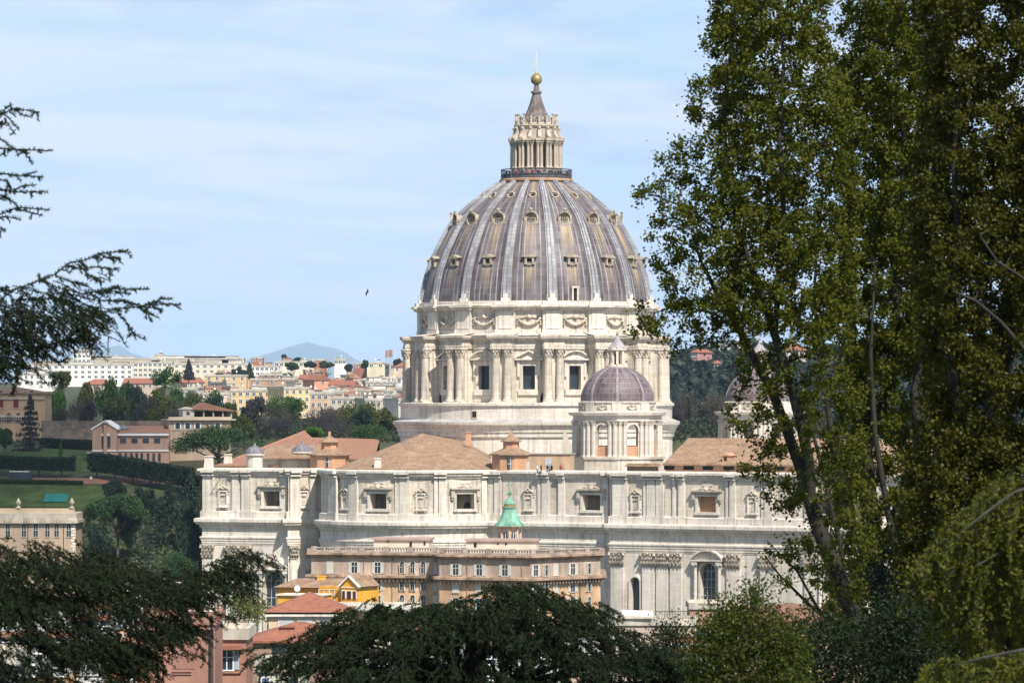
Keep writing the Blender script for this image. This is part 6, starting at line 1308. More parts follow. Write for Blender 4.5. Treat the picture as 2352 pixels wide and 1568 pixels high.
# a bird against the sky
p = W(843, 672, 420); bird = MB(); bird.tube([(p.x - .22, p.y, p.z - .1), (p.x, p.y, p.z), (p.x + .2, p.y, p.z + .1)], [.02, .08, .03], 6); bird.add([(p.x - .08, p.y, p.z), (p.x + .1, p.y + .02, p.z + .03), (p.x + .12, p.y + .35, p.z + .42), (p.x, p.y + .3, p.z + .36)], [(0, 1, 2, 3)]); bird.add([(p.x - .08, p.y, p.z), (p.x + .1, p.y - .02, p.z + .03), (p.x - .05, p.y - .35, p.z - .35), (p.x - .15, p.y - .3, p.z - .3)], [(0, 1, 2, 3)])
tag(bird.build('bird', BLK, org=tuple(p)), 'small dark bird flying in the open sky left of the great dome', 'bird')
# ---------------------------------------------------------------- trees of the middle distance
def crown_cloud(kind, n, seed):
    g = np.random.default_rng(seed)
    if kind in ('oak', 'airy', 'bare'):
        k = {'oak': 17, 'airy': 22, 'bare': 26}[kind]; c = g.normal(size=(k, 3)); c = unit(c) * (g.random((k, 1)) ** .45) * .68; c[:, 2] = c[:, 2] * .5 + .5
        rad = g.uniform(.22, .42, k) if kind != 'airy' else g.uniform(.14, .3, k)
        i = g.integers(0, k, n); p = unit(g.normal(size=(n, 3))) * (g.random((n, 1)) ** .45)
        P = c[i] + p * rad[i][:, None] * np.array([1, 1, .62]); P[:, 2] = np.clip(P[:, 2], -.02, 1.05); return P
    if kind == 'pine':
        k = 26; a = g.uniform(0, 2 * math.pi, k); rr = np.sqrt(g.random(k)) * .82; zc = .62 * (1 - rr ** 2) + .08 + g.uniform(-.08, .06, k)
        i = g.integers(0, k, n); p = unit(g.normal(size=(n, 3))) * (g.random((n, 1)) ** .5)
        P = np.stack([np.cos(a) * rr, np.sin(a) * rr, zc], 1)[i] + p * np.array([.26, .26, .2]); P[:, 2] = np.maximum(P[:, 2], .0 + .03 * g.random(n)); return P
    if kind == 'cypress':
        t = g.random(n) ** .8; a = g.uniform(0, 2 * math.pi, n); w = np.interp(t, [0, .12, .35, .7, .9, 1], [.55, .9, 1, .72, .35, .05]) * (.72 + .4 * g.random(n)) * (1 + .12 * np.sin(5 * a + 9 * t)); return np.stack([np.cos(a) * w, np.sin(a) * w, t], 1)
    if kind == 'conifer':       # tiers of level boughs
        tier = g.integers(0, 11, n); t = (tier + .5 + g.normal(size=n) * .13) / 11; a = g.uniform(0, 2 * math.pi, n); spike = .62 + .38 * np.cos((a + tier * 1.3) * 3); w = (1 - t) ** .8 * spike * np.sqrt(g.random(n)); return np.stack([np.cos(a) * w, np.sin(a) * w, t - .05 * w], 1)
PROTO = {}
LM = {
 'oak': leafmat('oak_leaves', [(.022, .058, .014), (.04, .09, .02), (.03, .07, .016), (.055, .105, .025)]),
 'bright': leafmat('bright_leaves', [(.06, .13, .018), (.085, .17, .02), (.05, .11, .016)]),
 'olive': leafmat('olive_leaves', [(.065, .085, .02), (.09, .10, .025), (.05, .065, .02)]),
 'bare': leafmat('bare_twigs', [(.07, .06, .048), (.05, .045, .04), (.09, .075, .055), (.055, .06, .035)], transl=0),
 'purple': leafmat('dark_twigs', [(.035, .033, .036), (.05, .042, .042), (.028, .03, .028)], transl=0),
 'pine': leafmat('pine_needles', [(.022, .055, .016), (.04, .08, .02), (.018, .042, .015)], transl=.1),
 'dark': leafmat('dark_conifer', [(.012, .028, .016), (.022, .04, .022), (.016, .03, .014)], transl=.1),
 'cedar': leafmat('grey_cedar', [(.04, .055, .03), (.028, .042, .026), (.055, .065, .035)], transl=.1),
 'yellow': leafmat('spring_leaves', [(.13, .145, .03), (.17, .18, .04), (.10, .125, .03)]),
}
BARK = mk('bark', (.085, .07, .055), var=.3, scale=2)
def proto(kind, seed, n, cw):
    key = (kind, seed)
    if key not in PROTO:
        P = crown_cloud(kind, n, seed); V_, Q_ = leaf_cards(P, cw, cw * (.25 if kind == 'bare' else .8)); PROTO[key] = np_mesh('crown', V_, Q_)
    return PROTO[key]
def trunk_proto(kind, seed):
    key = ('trunk', kind, seed)
    if key not in PROTO:
        r = random.Random(seed); b = MB(); b.tube([(0, 0, 0), (.02, .01, .35), (.0, .02, .95)], [.06, .045, .02], 7)
        for q in range(9 if kind != 'conifer' else 2):
            a = r.uniform(0, 6.28); l = r.uniform(.3, .8); z = r.uniform(.45, .62); b.tube([(0, 0, z), (math.cos(a) * l * .5, math.sin(a) * l * .5, z + .14), (math.cos(a) * l, math.sin(a) * l, z + r.uniform(.2, .36))], [.03, .02, .006], 5)
        PROTO[key] = b.mesh('trunk')
    return PROTO[key]
TREEN = {'oak': 'broadleaf_tree', 'airy': 'slender_tree', 'bare': 'bare_tree', 'pine': 'umbrella_pine', 'cypress': 'cypress_tree', 'conifer': 'conifer_tree'}
def tree(kind, leaf, u0, u1, vt, vb, d, label, seed=1, vbase=None, group=None, n=None, cw=None):
    """crown between columns u0..u1 and rows vt..vb, trunk down to the ground (or row vbase)"""
    w = (u1 - u0) * d / F / 2; zt, zb = ZV(vt, d), ZV(vb, d); x = XU((u0 + u1) / 2, d); z0 = ZV(vbase, d) if vbase else min(H(x, d), zb - .5)
    if 1000 < d < 1300 and kind != 'airy': zb = min(zb, H(x, d) + 1.0); z0 = zb - 1
    t = thing(TREEN[kind], (x, d, z0), label, 'tree', group)
    pxm = F / d * .435; cwm = max(1.5 / pxm, .28) if cw is None else cw
    if kind == 'pine': cwm *= 1.25
    nn = n or {'oak': 3600, 'airy': 2400, 'bare': 3600, 'pine': 11000, 'cypress': 1900, 'conifer': 2600}[kind]
    me = proto(kind, seed, nn, cwm / w if kind != 'cypress' else cwm / w)
    c = put('crown', me.copy() if len(me.materials) and me.materials[0] != LM[leaf] else me, LM[leaf], t, (0, 0, zb - z0), seed * 1.7 + u0, (w, w, zt - zb))
    if c.data.materials[0] != LM[leaf]: c.data.materials.clear(); c.data.materials.append(LM[leaf])
    put('trunk', trunk_proto(kind, seed), BARK, t, (0, 0, -1), seed, (w * .8, w * .8, (zb - z0) + 1 + (zt - zb) * (.5 if kind != 'pine' else .45)))
    return t
for a in [
 ('airy', 'olive', 108, 176, 834, 905, 1210, 'tall thin airy tree with bare lower limbs just right of the ochre villa', 1),
 ('oak', 'bright', 104, 162, 888, 940, 1150, 'light green round tree against the right side of the ochre villa', 2),
 ('bare', 'bare', 140, 226, 905, 968, 1130, 'leafless grey-brown tree above the rampart right of the light green tree', 3),
 ('oak', 'olive', 168, 230, 868, 920, 1190, 'brownish olive tree between the thin tree and the dark oak', 4),
 ('oak', 'oak', 206, 300, 850, 935, 1170, 'dark green oak below the second red far roof from the left', 5),
 ('oak', 'olive', 222, 306, 903, 970, 1110, 'yellowish olive tree standing low in front of the dark oak above the rampart', 6),
 ('bare', 'purple', 300, 368, 895, 970, 1120, 'dark purplish leafless tree right of the yellowish olive tree', 7),
 ('airy', 'oak', 332, 426, 834, 902, 1220, 'tallest green tree of the garden, airy, before the cream blocks', 8),
 ('oak', 'olive', 335, 404, 888, 934, 1180, 'olive tree directly under the tallest airy green tree', 9),
 ('bare', 'bare', 358, 446, 918, 966, 1100, 'grey leafless tree above the monastery chapel roof', 10),
 ('oak', 'oak', 440, 536, 886, 936, 1180, 'dark green tree group crown before the ochre block, left one', 11),
 ('bare', 'bare', 395, 480, 893, 940, 1230, 'thin leafless pale tree behind the monastery loggia', 12),
 ('oak', 'olive', 498, 552, 916, 975, 1100, 'yellowish tree right behind the monastery loggia roof', 13),
 ('oak', 'purple', 543, 618, 905, 955, 1170, 'blackish green tree between the yellowish tree and the big dark oak', 14),
 ('oak', 'oak', 590, 702, 899, 950, 1180, 'broad dark green oak below the peach apartment block', 15),
 ('bare', 'bare', 574, 700, 926, 1006, 1110, 'wide grey-brown leafless tree in front of the broad dark oak', 16),
 ('bare', 'purple', 676, 782, 934, 1004, 1090, 'dark leafless tree left of the olive tree by the drum', 17),
 ('oak', 'olive', 762, 888, 907, 1000, 1100, 'large olive-green tree left of the drum base', 18),
 ('oak', 'olive', 850, 922, 928, 1000, 1120, 'smaller olive-green tree touching the drum base', 19),
 ('oak', 'bright', 678, 756, 972, 1015, 975, 'bright green tree peeping over the red gable roof', 20),
 ('oak', 'oak', 750, 925, 962, 1018, 1000, 'low dark green tree mass behind the long brown roof', 21),
 ('bare', 'purple', 690, 860, 955, 1015, 1030, 'low dark twiggy tree behind the long brown roof', 22),
 ('oak', 'olive', 520, 600, 948, 996, 1030, 'yellow-green tree behind the big umbrella pine', 23),
 ('pine', 'pine', 386, 618, 962, 1058, 930, 'big flat umbrella pine beside the pink monastery', 24, 1082),
 ('pine', 'pine', 188, 352, 1120, 1208, 892, 'umbrella pine on the slope right of the buff palace', 25, 1268),
 ('conifer', 'cedar', 262, 412, 1205, 1318, 868, 'grey-green tiered cedar below the umbrella pine on the slope', 26),
 ('conifer', 'dark', 318, 420, 1140, 1240, 905, 'dark tiered conifer between umbrella pine and cypress', 27),
 ('conifer', 'dark', 398, 476, 1080, 1170, 900, 'dark conifer touching the upper left corner of the basilica', 28),
 ('cypress', 'dark', 400, 458, 1146, 1310, 872, 'tall dark cypress standing beside the left end of the basilica', 29),
 ('oak', 'dark', 185, 275, 1195, 1300, 880, 'dark evergreen between the buff palace and the tiered cedar', 30),
 ('oak', 'dark', 262, 330, 1165, 1262, 896, 'dark evergreen under the right half of the slope umbrella pine', 31),
 ('conifer', 'purple', 22, 116, 906, 1036, 1010, 'dark spreading conifer before the ochre villa', 32),
 ('oak', 'oak', -20, 40, 978, 1030, 1000, 'dark bushy tree at the left edge below the villa', 33),
 ('oak', 'dark', 420, 470, 1180, 1300, 884, 'dark evergreen close behind the cypress by the basilica corner', 34),
 ('oak', 'yellow', 492, 650, 1352, 1455, 610, 'yellow-green spring tree in front of the basilica foot by the yellow house', 35),
 ('oak', 'olive', 508, 552, 1430, 1475, 430, 'small dark olive tree between the rose houses', 36),
 ('oak', 'oak', 340, 460, 1262, 1330, 850, 'green tree at the foot of the cypress', 37),
 ('conifer', 'purple', 417, 450, 826, 870, 2150, 'far spiky conifer standing before the cream apartment block', 38),
 ('conifer', 'dark', 560, 586, 834, 866, 2600, 'far dark conifer right of the ochre flat-roofed house', 39),
 ('oak', 'dark', 530, 566, 843, 868, 2600, 'far dark round tree right behind the ochre flat-roofed house', 40),
 ('oak', 'dark', 646, 661, 814, 830, 3080, 'far lone dark tree under the blue mountain on the skyline', 41),
 ('pine', 'dark', 670, 700, 820, 834, 3050, 'far flat pine beside the lone skyline tree', 42),
 ('oak', 'oak', 650, 690, 830, 850, 2700, 'far dark green tree below the long cream skyline block', 43),
 ('oak', 'dark', 690, 730, 829, 846, 2720, 'far dark tree below the larger rust-brown cube house', 44),
 ('oak', 'olive', 724, 772, 828, 846, 2640, 'far olive trees left of the dark red-brown skyline house', 45),
 ('oak', 'dark', 788, 812, 836, 854, 2560, 'far dark tree below the dark red-brown skyline house', 46),
 ('oak', 'oak', 828, 848, 826, 846, 2650, 'far tree below the aerial masts', 47),
 ('oak', 'dark', 902, 930, 822, 842, 2700, 'far dark tree behind the red-roofed villa by the drum', 48),
 ('oak', 'dark', 60, 130, 905, 985, 1160, 'dark tree behind the ochre villa and its light green neighbour', 61),
 ('bare', 'purple', 176, 236, 912, 985, 1085, 'dark leafless tree close above the rampart, under the brownish olive tree', 62),
 ('oak', 'oak', 262, 330, 872, 985, 1195, 'dark green tree right behind the dark oak, under the far red roofs', 63),
 ('oak', 'dark', 284, 350, 882, 985, 1160, 'blackish tree behind the purplish leafless tree', 64),
 ('oak', 'oak', 380, 440, 880, 985, 1215, 'green tree right of the tallest airy garden tree', 65),
 ('oak', 'olive', 404, 470, 900, 985, 1160, 'olive tree rising behind the monastery belvedere', 66),
 ('oak', 'dark', 466, 520, 900, 985, 1140, 'dark tree behind the monastery loggia roof ridge', 67),
 ('oak', 'oak', 640, 720, 912, 985, 1165, 'green tree at the right shoulder of the broad dark oak', 68),
 ('bare', 'bare', 720, 800, 928, 985, 1150, 'pale leafless tree below the beige curved apartment block', 69),
 ('oak', 'dark', 800, 870, 934, 990, 1075, 'dark tree in front of the large olive tree by the drum', 70),
 ('bare', 'purple', 600, 690, 950, 1000, 1070, 'low dark leafless tree right behind the umbrella pine crown', 71),
 ('oak', 'olive', 330, 392, 925, 985, 1080, 'yellowish low tree above the rampart beside the monastery roof', 72),
 ('oak', 'dark', 236, 300, 934, 985, 1068, 'dark low tree above the middle of the rampart', 73),
 ('bare', 'bare', 100, 170, 925, 985, 1080, 'leafless tree above the left end of the rampart', 74),
 ('oak', 'dark', 225, 300, 1096, 1150, 935, 'dark evergreen on the slope just above the umbrella pine', 75),
 ('oak', 'dark', 290, 372, 1108, 1180, 925, 'dark evergreen on the slope below the long clipped hedge', 76),
 ('conifer', 'dark', 355, 425, 1098, 1200, 915, 'dark tiered conifer below the end of the long clipped hedge', 77),
 ('conifer', 'cedar', 440, 480, 1108, 1250, 895, 'grey-green conifer squeezed against the basilica corner', 78),
 ('bare', 'bare', 1545, 1612, 888, 985, 1180, 'pale leafless tree with white trunk at the foot of the wooded hill', 49),
 ('bare', 'bare', 1596, 1690, 880, 985, 1190, 'wider leafless brown tree at the foot of the wooded hill', 50),
 ('bare', 'purple', 1528, 1580, 915, 985, 1130, 'dark leafless tree close to the drum base on the right', 51),
 ('bare', 'bare', 1810, 1930, 890, 985, 1170, 'leafless tree right of the farther minor dome', 52)]:
    tree(*a)
# trimmed hedges of the gardens: a box of leaves each
def hedge(name, u0, d0, u1, d1, h, th, label, leaf='dark', raised=0.0, n=None):
    f = Frame.uv(u0, d0, u1, d1); L = f.L; n = n or int(L * 420); g = rng; P = np.empty((n, 3))
    s = g.random(n) * L; o = (g.random(n) - .5) * th; z = g.random(n) * h; face = g.integers(0, 3, n)
    o[face == 0] = th / 2 * np.where(g.random((face == 0).sum()) < .7, 1, -1); z[face == 1] = h
    base = np.array([H(*f(q, 0, 0)[:2]) for q in np.linspace(0, L, 30)]); zb = np.interp(s, np.linspace(0, L, 30), base) + raised
    P[:, 0] = f.a.x + f.t.x * s + f.n.x * o; P[:, 1] = f.a.y + f.t.y * s + f.n.y * o; P[:, 2] = zb + z + g.normal(size=n) * .12
    V_, Q_ = leaf_cards(P, .55, .45); org = Vector(f(L / 2, 0, float(base.mean())))
    if raised:
        t = thing(name, org, label, 'hedge'); link_mesh('foliage', np_mesh('foliage', V_ - np.array(org), Q_), LM[leaf], t)
        for q in np.arange(1.5, L, 5.5):
            b = MB(); x, y, _ = f(q, 0, 0); b.tube([(x, y, H(x, y) - .3), (x, y, H(x, y) + raised + .8)], .17, 6); b.build('stem', BARK, t)
    else: tag(link_mesh(name, np_mesh(name, V_ - np.array(org), Q_), LM[leaf], org=org), label, 'hedge')
hedge('hedge', -30, 966, 172, 964, 2.8, 3.2, 'long dark hedge clipped flat on bare stems above the van', raised=1.6)
hedge('hedge', 211, 962, 440, 945, 4.0, 3.2, 'long dark hedge clipped flat on bare stems, left of the basilica corner', raised=1.6)
hedge('hedge', 98, 1026, 214, 1012, 2.2, 2.0, 'dark low hedge running from the spreading conifer to the monastery chapel', 'dark')
hedge('hedge', 236, 972, 400, 962, 1.5, 1.5, 'low green hedge in front of the monastery wing', 'oak')
hedge('hedge', -20, 955, 190, 953, .7, .8, 'knee-high clipped hedge along the edge of the lower lawn', 'oak')
hedge('hedge', 440, 940, 478, 936, 5, 4, 'tall dark hedge block behind the upper corner of the basilica', 'dark')
hedge('hedge', 330, 925, 440, 915, 3, 3, 'dark hedge below the red garden path', 'dark')
for u, vt, w, d, leaf, lab in ((305, 1046, 16, 978, 'oak', 'round clipped green bush before the monastery wing'), (320, 1049, 10, 979, 'bright', 'light green bush right of the round clipped bush'), (290, 1050, 10, 979, 'olive', 'yellowish bush left of the round clipped bush'), (250, 1051, 20, 975, 'cedar', 'grey-green bush at the foot of the chapel gable'), (169, 1046, 12, 992, 'dark', 'small dark bush on the upper lawn beside the hedge')):
    w2 = w * d / F; x = XU(u, d); P = crown_cloud('oak', 420, int(u)); P = P * np.array([w2 / 2, w2 / 2, (ZV(vt, d) - H(x, d))]); V_, Q_ = leaf_cards(P, .4, .35); o = link_mesh('bush', np_mesh('bush', V_, Q_), LM[leaf], org=(x, d, H(x, d))); tag(o, lab, 'bush')
tree('cypress', 'bright', 136, 142, 1028, 1052, 990, 'tiny bright green columnar tree on the upper lawn', 60)
# tangled thicket under the garden wood
n = 52000; X_ = rng.uniform(-112, 130, n); Y_ = rng.uniform(1050, 1330, n); P = np.stack([X_, Y_, hgt(X_, Y_) + 3.6 * rng.random(n) * (.5 + .5 * np.sin(X_ * .35) * np.cos(Y_ * .21))], 1); V_, Q_ = leaf_cards(P, .9, .7)
tag(link_mesh('undergrowth', np_mesh('undergrowth', V_, Q_), leafmat('thicket_leaves', [(.03, .04, .018), (.04, .04, .025), (.028, .05, .016), (.045, .042, .034)])), 'tangled undergrowth beneath the garden wood', 'undergrowth', kind='stuff')
# the green slope between the garden and the basilica, ground cover
n = 22000; X_ = rng.uniform(-105, -62, n); Y_ = rng.uniform(840, 1010, n); P = np.stack([X_, Y_, hgt(X_, Y_) + .2 * rng.random(n)], 1); keep = ~((Y_ > 926) & (Y_ < 1024)); V_, Q_ = leaf_cards(P[keep], .9, .6)
tag(link_mesh('undergrowth', np_mesh('undergrowth', V_, Q_), leafmat('undergrowth_leaves', [(.016, .032, .010), (.026, .042, .012), (.02, .026, .012)])), 'green undergrowth on the garden slope', 'undergrowth', kind='stuff')
# ---------------------------------------------------------------- trees close to the camera
def in_poly(poly, u, v):
    p = np.asarray(poly, float); inside = np.zeros(len(u), bool); j = len(p) - 1
    for i in range(len(p)):
        c = ((p[i, 1] > v) != (p[j, 1] > v)) & (u < (p[j, 0] - p[i, 0]) * (v - p[i, 1]) / (p[j, 1] - p[i, 1] + 1e-12) + p[i, 0]); inside ^= c; j = i
    return inside
def edge_dist(poly, u, v):
    p = np.asarray(poly, float); d = np.full(len(u), 1e9)
    for i in range(len(p)):
        a, b = p[i - 1], p[i]; t = np.clip(((u - a[0]) * (b[0] - a[0]) + (v - a[1]) * (b[1] - a[1])) / (((b - a) ** 2).sum() + 1e-9), 0, 1); d = np.minimum(d, np.hypot(u - a[0] - t * (b[0] - a[0]), v - a[1] - t * (b[1] - a[1])))
    return d
def sample(poly, n, dens=None):
    p = np.asarray(poly, float); U, Vv = [], []; lo, hi = p.min(0), p.max(0); got = 0
    while got < n:
        u = rng.uniform(lo[0], hi[0], 4 * n); v = rng.uniform(lo[1], hi[1], 4 * n); k = in_poly(poly, u, v)
        if dens is not None: k &= rng.random(4 * n) < dens(u, v)
        U.append(u[k]); Vv.append(v[k]); got += k.sum()
    return np.concatenate(U)[:n], np.concatenate(Vv)[:n]
def to3(u, v, d): return np.stack([(u - 1176) / F * d, d, CZ + (HZ - v) / F * d], -1)
def volume(poly, n, d0, thick, dens=None):
    """points through a crown that has this outline: deep where the outline is far, thin at its rim"""
    u, v = sample(poly, n, dens); e = edge_dist(poly, u, v) * d0 / F; t = np.minimum(thick, .35 + 1.25 * np.sqrt(e * thick)) ; d = d0 + t * rng.uniform(-1, 1, n); return to3(u, v, d)
LIMB_N = [0]
def grow(limbs, T, step=.32, tip=.006):
    """twigs from the nearest older wood to every target; limbs: lists of (x, y, z, r)"""
    pos, par, lim = [], [], []
    for L in limbs:
        prev = -1
        for i in range(len(L) - 1):
            a, b = np.array(L[i]), np.array(L[i + 1]); k = max(1, int(np.linalg.norm(b[:3] - a[:3]) / .3))
            for q in range(k + (i == len(L) - 2)):
                t = q / k; m = a + (b - a) * t
                if i == 0 and q == 0 and pos and len(L[0]) == 4:
                    P = np.array(pos); dd = np.linalg.norm(P - m[:3], axis=1); j = int(dd.argmin()); prev = j if dd[j] < .6 else -1
                pos.append(m[:3]); par.append(prev); lim.append(m[3]); prev = len(pos) - 1
    LIMB_N[0] = len(pos)
    P = np.zeros((len(pos) + len(T) * 14, 3)); n = len(pos); P[:n] = pos
    par = par + [0] * (len(P) - n); lim = lim + [0.] * (len(P) - n); tips = []
    d0 = np.array([np.linalg.norm(P[:n] - t, axis=1).min() for t in T])
    for i in np.argsort(d0):
        t = T[i]; dv = P[:n] - t; cost = np.linalg.norm(dv, axis=1) + .55 * np.maximum(0, dv[:, 2] + .1); j = int(cost.argmin()); L = np.linalg.norm(dv[j]); k = min(12, max(1, int(L / step))); a = P[j].copy(); prev = j; perp = rng.normal(size=3) * .07 * L
        for q in range(1, k + 1):
            s = q / k; P[n] = a + (t - a) * s + perp * math.sin(math.pi * s) + rng.normal(size=3) * .02 + np.array([0, 0, -.06 * L * math.sin(math.pi * s)]); par[n] = prev; prev = n; n += 1
        tips.append(prev)
    par = np.array(par[:n]); cnt = np.zeros(n); cnt[tips] += 1
    for i in range(n - 1, -1, -1):
        if par[i] >= 0: cnt[par[i]] += cnt[i]
    r = np.maximum(np.array(lim[:n]), tip * np.maximum(cnt, 1) ** .42); k = np.where(par >= 0)[0]
    return seg_tubes(P[par[k]], P[k], np.minimum(r[par[k]], r[k] * 1.6), r[k]), P[:n], par
def limb(d, *pts): return [tuple(W(u, v, d + dd)) + (r,) for u, v, dd, r in pts]
PBARK = mk('plane_bark', (.050, .045, .036), var=.3, scale=3, stretch=(1, 1, .5), fine=.2)
PL_A = leafmat('plane_leaves', [(0.0782, 0.0827, 0.0033), (0.1062, 0.1182, 0.0042), (0.134, 0.1182, 0.0051), (0.0614, 0.0946, 0.0051), (0.1172, 0.1419, 0.0051), (0.1118, 0.0852, 0.0051)], rough=.55, transl=.3)
PL_C = leafmat('plane_leaves_bronze', [(0.0642, 0.0567, 0.004), (0.0995, 0.0877, 0.0051), (0.0701, 0.0809, 0.0051), (0.111, 0.1052, 0.0059), (0.056, 0.0675, 0.0051), (0.1052, 0.0741, 0.0059)], rough=.55, transl=.3)
def plane_tree(name, label, d, poly, limbs, n, per, thick, mat, dens=None, base=None, leaf=.088, sp=.2):
    T = volume(poly, n, d, thick, dens); (Vb, Qb), P, par = grow(limbs, T)
    x, y, z = limbs[0][0][:3]; org = Vector((x, y, z)); t = thing(name, org, label, 'tree'); o = np.array(org)
    link_mesh('trunk', np_mesh('trunk', Vb - o, Qb), PBARK, t)
    tw = np.zeros(len(P), bool); tw[:] = True; tw[:LIMB_N[0]] = False
    TW = P[tw]; m = n * per; c1 = TW[rng.integers(0, len(TW), int(m * .62))] + rng.normal(size=(int(m * .62), 3)) * .085      # along the twigs
    c2 = np.repeat(T, max(1, int(per * .38)), 0); c2 = c2 + rng.normal(size=c2.shape) * sp * .8; C = np.concatenate([c1, c2])      # and in bunches at their ends
    Vl, Ql = leaf_cards(C, leaf, leaf * .95, up=.2)
    # every leaf gets two more small lobes so it reads as a plane leaf rather than a diamond
    link_mesh('crown', np_mesh('crown', Vl - o, Ql), mat, t); return t
polyA = [(1790, -460), (1720, -380), (1700, -250), (1670, -130), (1655, -60), (1625, 50), (1598, 100), (1640, 128), (1600, 165), (1575, 225), (1592, 280), (1545, 325), (1508, 365), (1530, 402), (1470, 428), (1448, 446), (1478, 480), (1495, 522), (1480, 536), (1532, 562), (1500, 600), (1522, 640), (1492, 690), (1532, 706), (1505, 742), (1475, 700), (1445, 742), (1462, 785), (1530, 772), (1535, 862), (1620, 800), (1690, 835), (1705, 900), (1640, 955), (1722, 1020), (1708, 1078), (1765, 1120), (1740, 1195), (1800, 1205), (1740, 1282), (1795, 1335), (1850, 1400), (1990, 1470), (2010, 1200), (1975, 900), (1965, 600), (1968, 300), (1908, 115), (1918, 40), (1890, -60), (1880, -250), (1840, -400)]
def densA(u, v):
    k = np.where(v > 760, np.where(u < 1800, .17, .36), 1.0); k = np.where((u < 1640) & (v < 760), .5, k); k = np.where((v > 1080) & (u < 1900), .2, k); k = np.where((v > 770) & (v < 1060) & (u > 1645) & (u < 1850), .30, k); return np.where(v < -70, .4, k)
dA = 112
limbsA = [limb(dA, (2030, 1640, 0, .30), (2000, 1500, 0, .27), (1940, 1360, 0, .25), (1880, 1210, 0, .23), (1862, 1150, 0, .22), (1845, 1090, 0, .17), (1812, 1000, .2, .155), (1775, 900, .4, .14), (1745, 850, .5, .13), (1700, 760, .6, .115), (1672, 715, .7, .10), (1640, 660, .8, .07), (1610, 600, 1, .045), (1590, 540, 1.2, .03)),
          limb(dA, (1862, 1150, 0, .17), (1858, 1060, -.3, .16), (1836, 960, -.5, .145), (1810, 860, -.6, .135), (1780, 770, -.6, .12), (1755, 690, -.7, .10), (1720, 600, -.9, .08), (1690, 500, -1, .06), (1670, 380, -1, .045), (1660, 250, -.8, .03), (1680, 120, -.6, .02), (1690, -20, -.5, .012)),
          limb(dA, (1780, 770, -.6, .07), (1790, 640, -1.2, .06), (1800, 480, -1.5, .05), (1790, 320, -1.5, .04), (1800, 160, -1.2, .025), (1790, -20, -1, .015)),
          limb(dA, (1700, 760, .6, .05), (1640, 720, 1.2, .04), (1560, 700, 1.5, .028), (1500, 720, 1.6, .016)),
          limb(dA, (1672, 715, .7, .05), (1690, 640, 1.4, .045), (1700, 590, 1.5, .03), (1690, 480, 1.5, .02)),
          limb(dA, (1720, 600, -.9, .05), (1640, 520, -1.2, .04), (1560, 470, -1.3, .025), (1490, 445, -1.2, .014)),
          limb(dA, (2000, 1500, 0, .12), (1930, 1450, 1, .07), (1850, 1380, 1.4, .05), (1790, 1320, 1.6, .03), (1760, 1280, 1.7, .015)),
          limb(dA, (1960, 1460, 0, .07), (1880, 1400, .8, .05), (1830, 1310, 1, .03), (1760, 1240, 1.2, .012))]
plane_tree('plane_tree', 'tall leaning plane tree closest to the great dome, sparse leaves and two bare limbs', dA, polyA, limbsA, 1420, 84, 2.6, PL_A, densA)
polyB = [(1912, 120), (1940, 40), (1955, -60), (1985, -260), (2030, -420), (2090, -500), (2140, -420), (2170, -260), (2190, -60), (2210, 700), (2200, 1500), (1890, 1500), (1905, 1250), (1900, 1000), (1930, 800), (1925, 400), (1900, 220)]
dB = 120
limbsB = [limb(dB, (2090, 1560, -1.5, .15), (2020, 1380, -1.6, .14), (1960, 1200, -1.8, .12), (1915, 1020, -2, .10), (1885, 850, -2, .08), (1870, 680, -2, .05), (1880, 500, -1.8, .025)),
          limb(dB, (2120, 1560, -2.2, .12), (2085, 1360, -2.3, .11), (2040, 1180, -2.4, .10), (2010, 1000, -2.5, .08), (2000, 820, -2.5, .06), (2010, 600, -2.4, .03)),
          limb(dB, (2000, 1560, -2.4, .10), (1950, 1400, -2.5, .09), (1930, 1250, -2.6, .08), (1890, 1080, -2.7, .065), (1850, 930, -2.7, .04), (1830, 800, -2.6, .02)),
          limb(dB, (2060, 1640, 0, .34), (2040, 1450, 0, .32), (2010, 1300, 0, .30), (1995, 1150, 0, .29), (1985, 1040, 0, .27), (1990, 930, .2, .16), (1960, 800, .4, .13), (1950, 640, .5, .10), (1960, 460, .6, .07), (1950, 280, .6, .045), (1955, 120, .6, .02)),
          limb(dB, (1985, 1040, 0, .2), (2020, 960, -.3, .19), (2040, 880, -.6, .15), (2060, 740, -1, .12), (2050, 560, -1.2, .09), (2080, 350, -1.3, .06), (2060, 150, -1.3, .035), (2070, -40, -1.3, .015)),
          limb(dB, (2010, 1300, 0, .2), (2060, 1180, -1, .18), (2110, 1040, -1.6, .16), (2100, 900, -1.8, .13), (2140, 700, -2, .1), (2150, 480, -2, .07), (2140, 250, -2, .04))]
plane_tree('plane_tree', 'plane tree with a forked grey trunk standing between the leaning one and the frame-filling one', dB, polyB, limbsB, 1420, 140, 2.8, PL_A, lambda u, v: np.where(v < -70, .4, np.where(v > 1250, .4, np.where(v > 880, .48, np.where(u < 1990, .75, 1)))))
polyC = [(2110, -60), (2150, -260), (2230, -420), (2330, -480), (2430, -430), (2520, -280), (2580, -60), (2640, 300), (2660, 700), (2630, 1100), (2580, 1640), (2050, 1640), (2040, 1350), (2080, 1100), (2130, 900), (2090, 500), (2120, 200)]
dC = 98
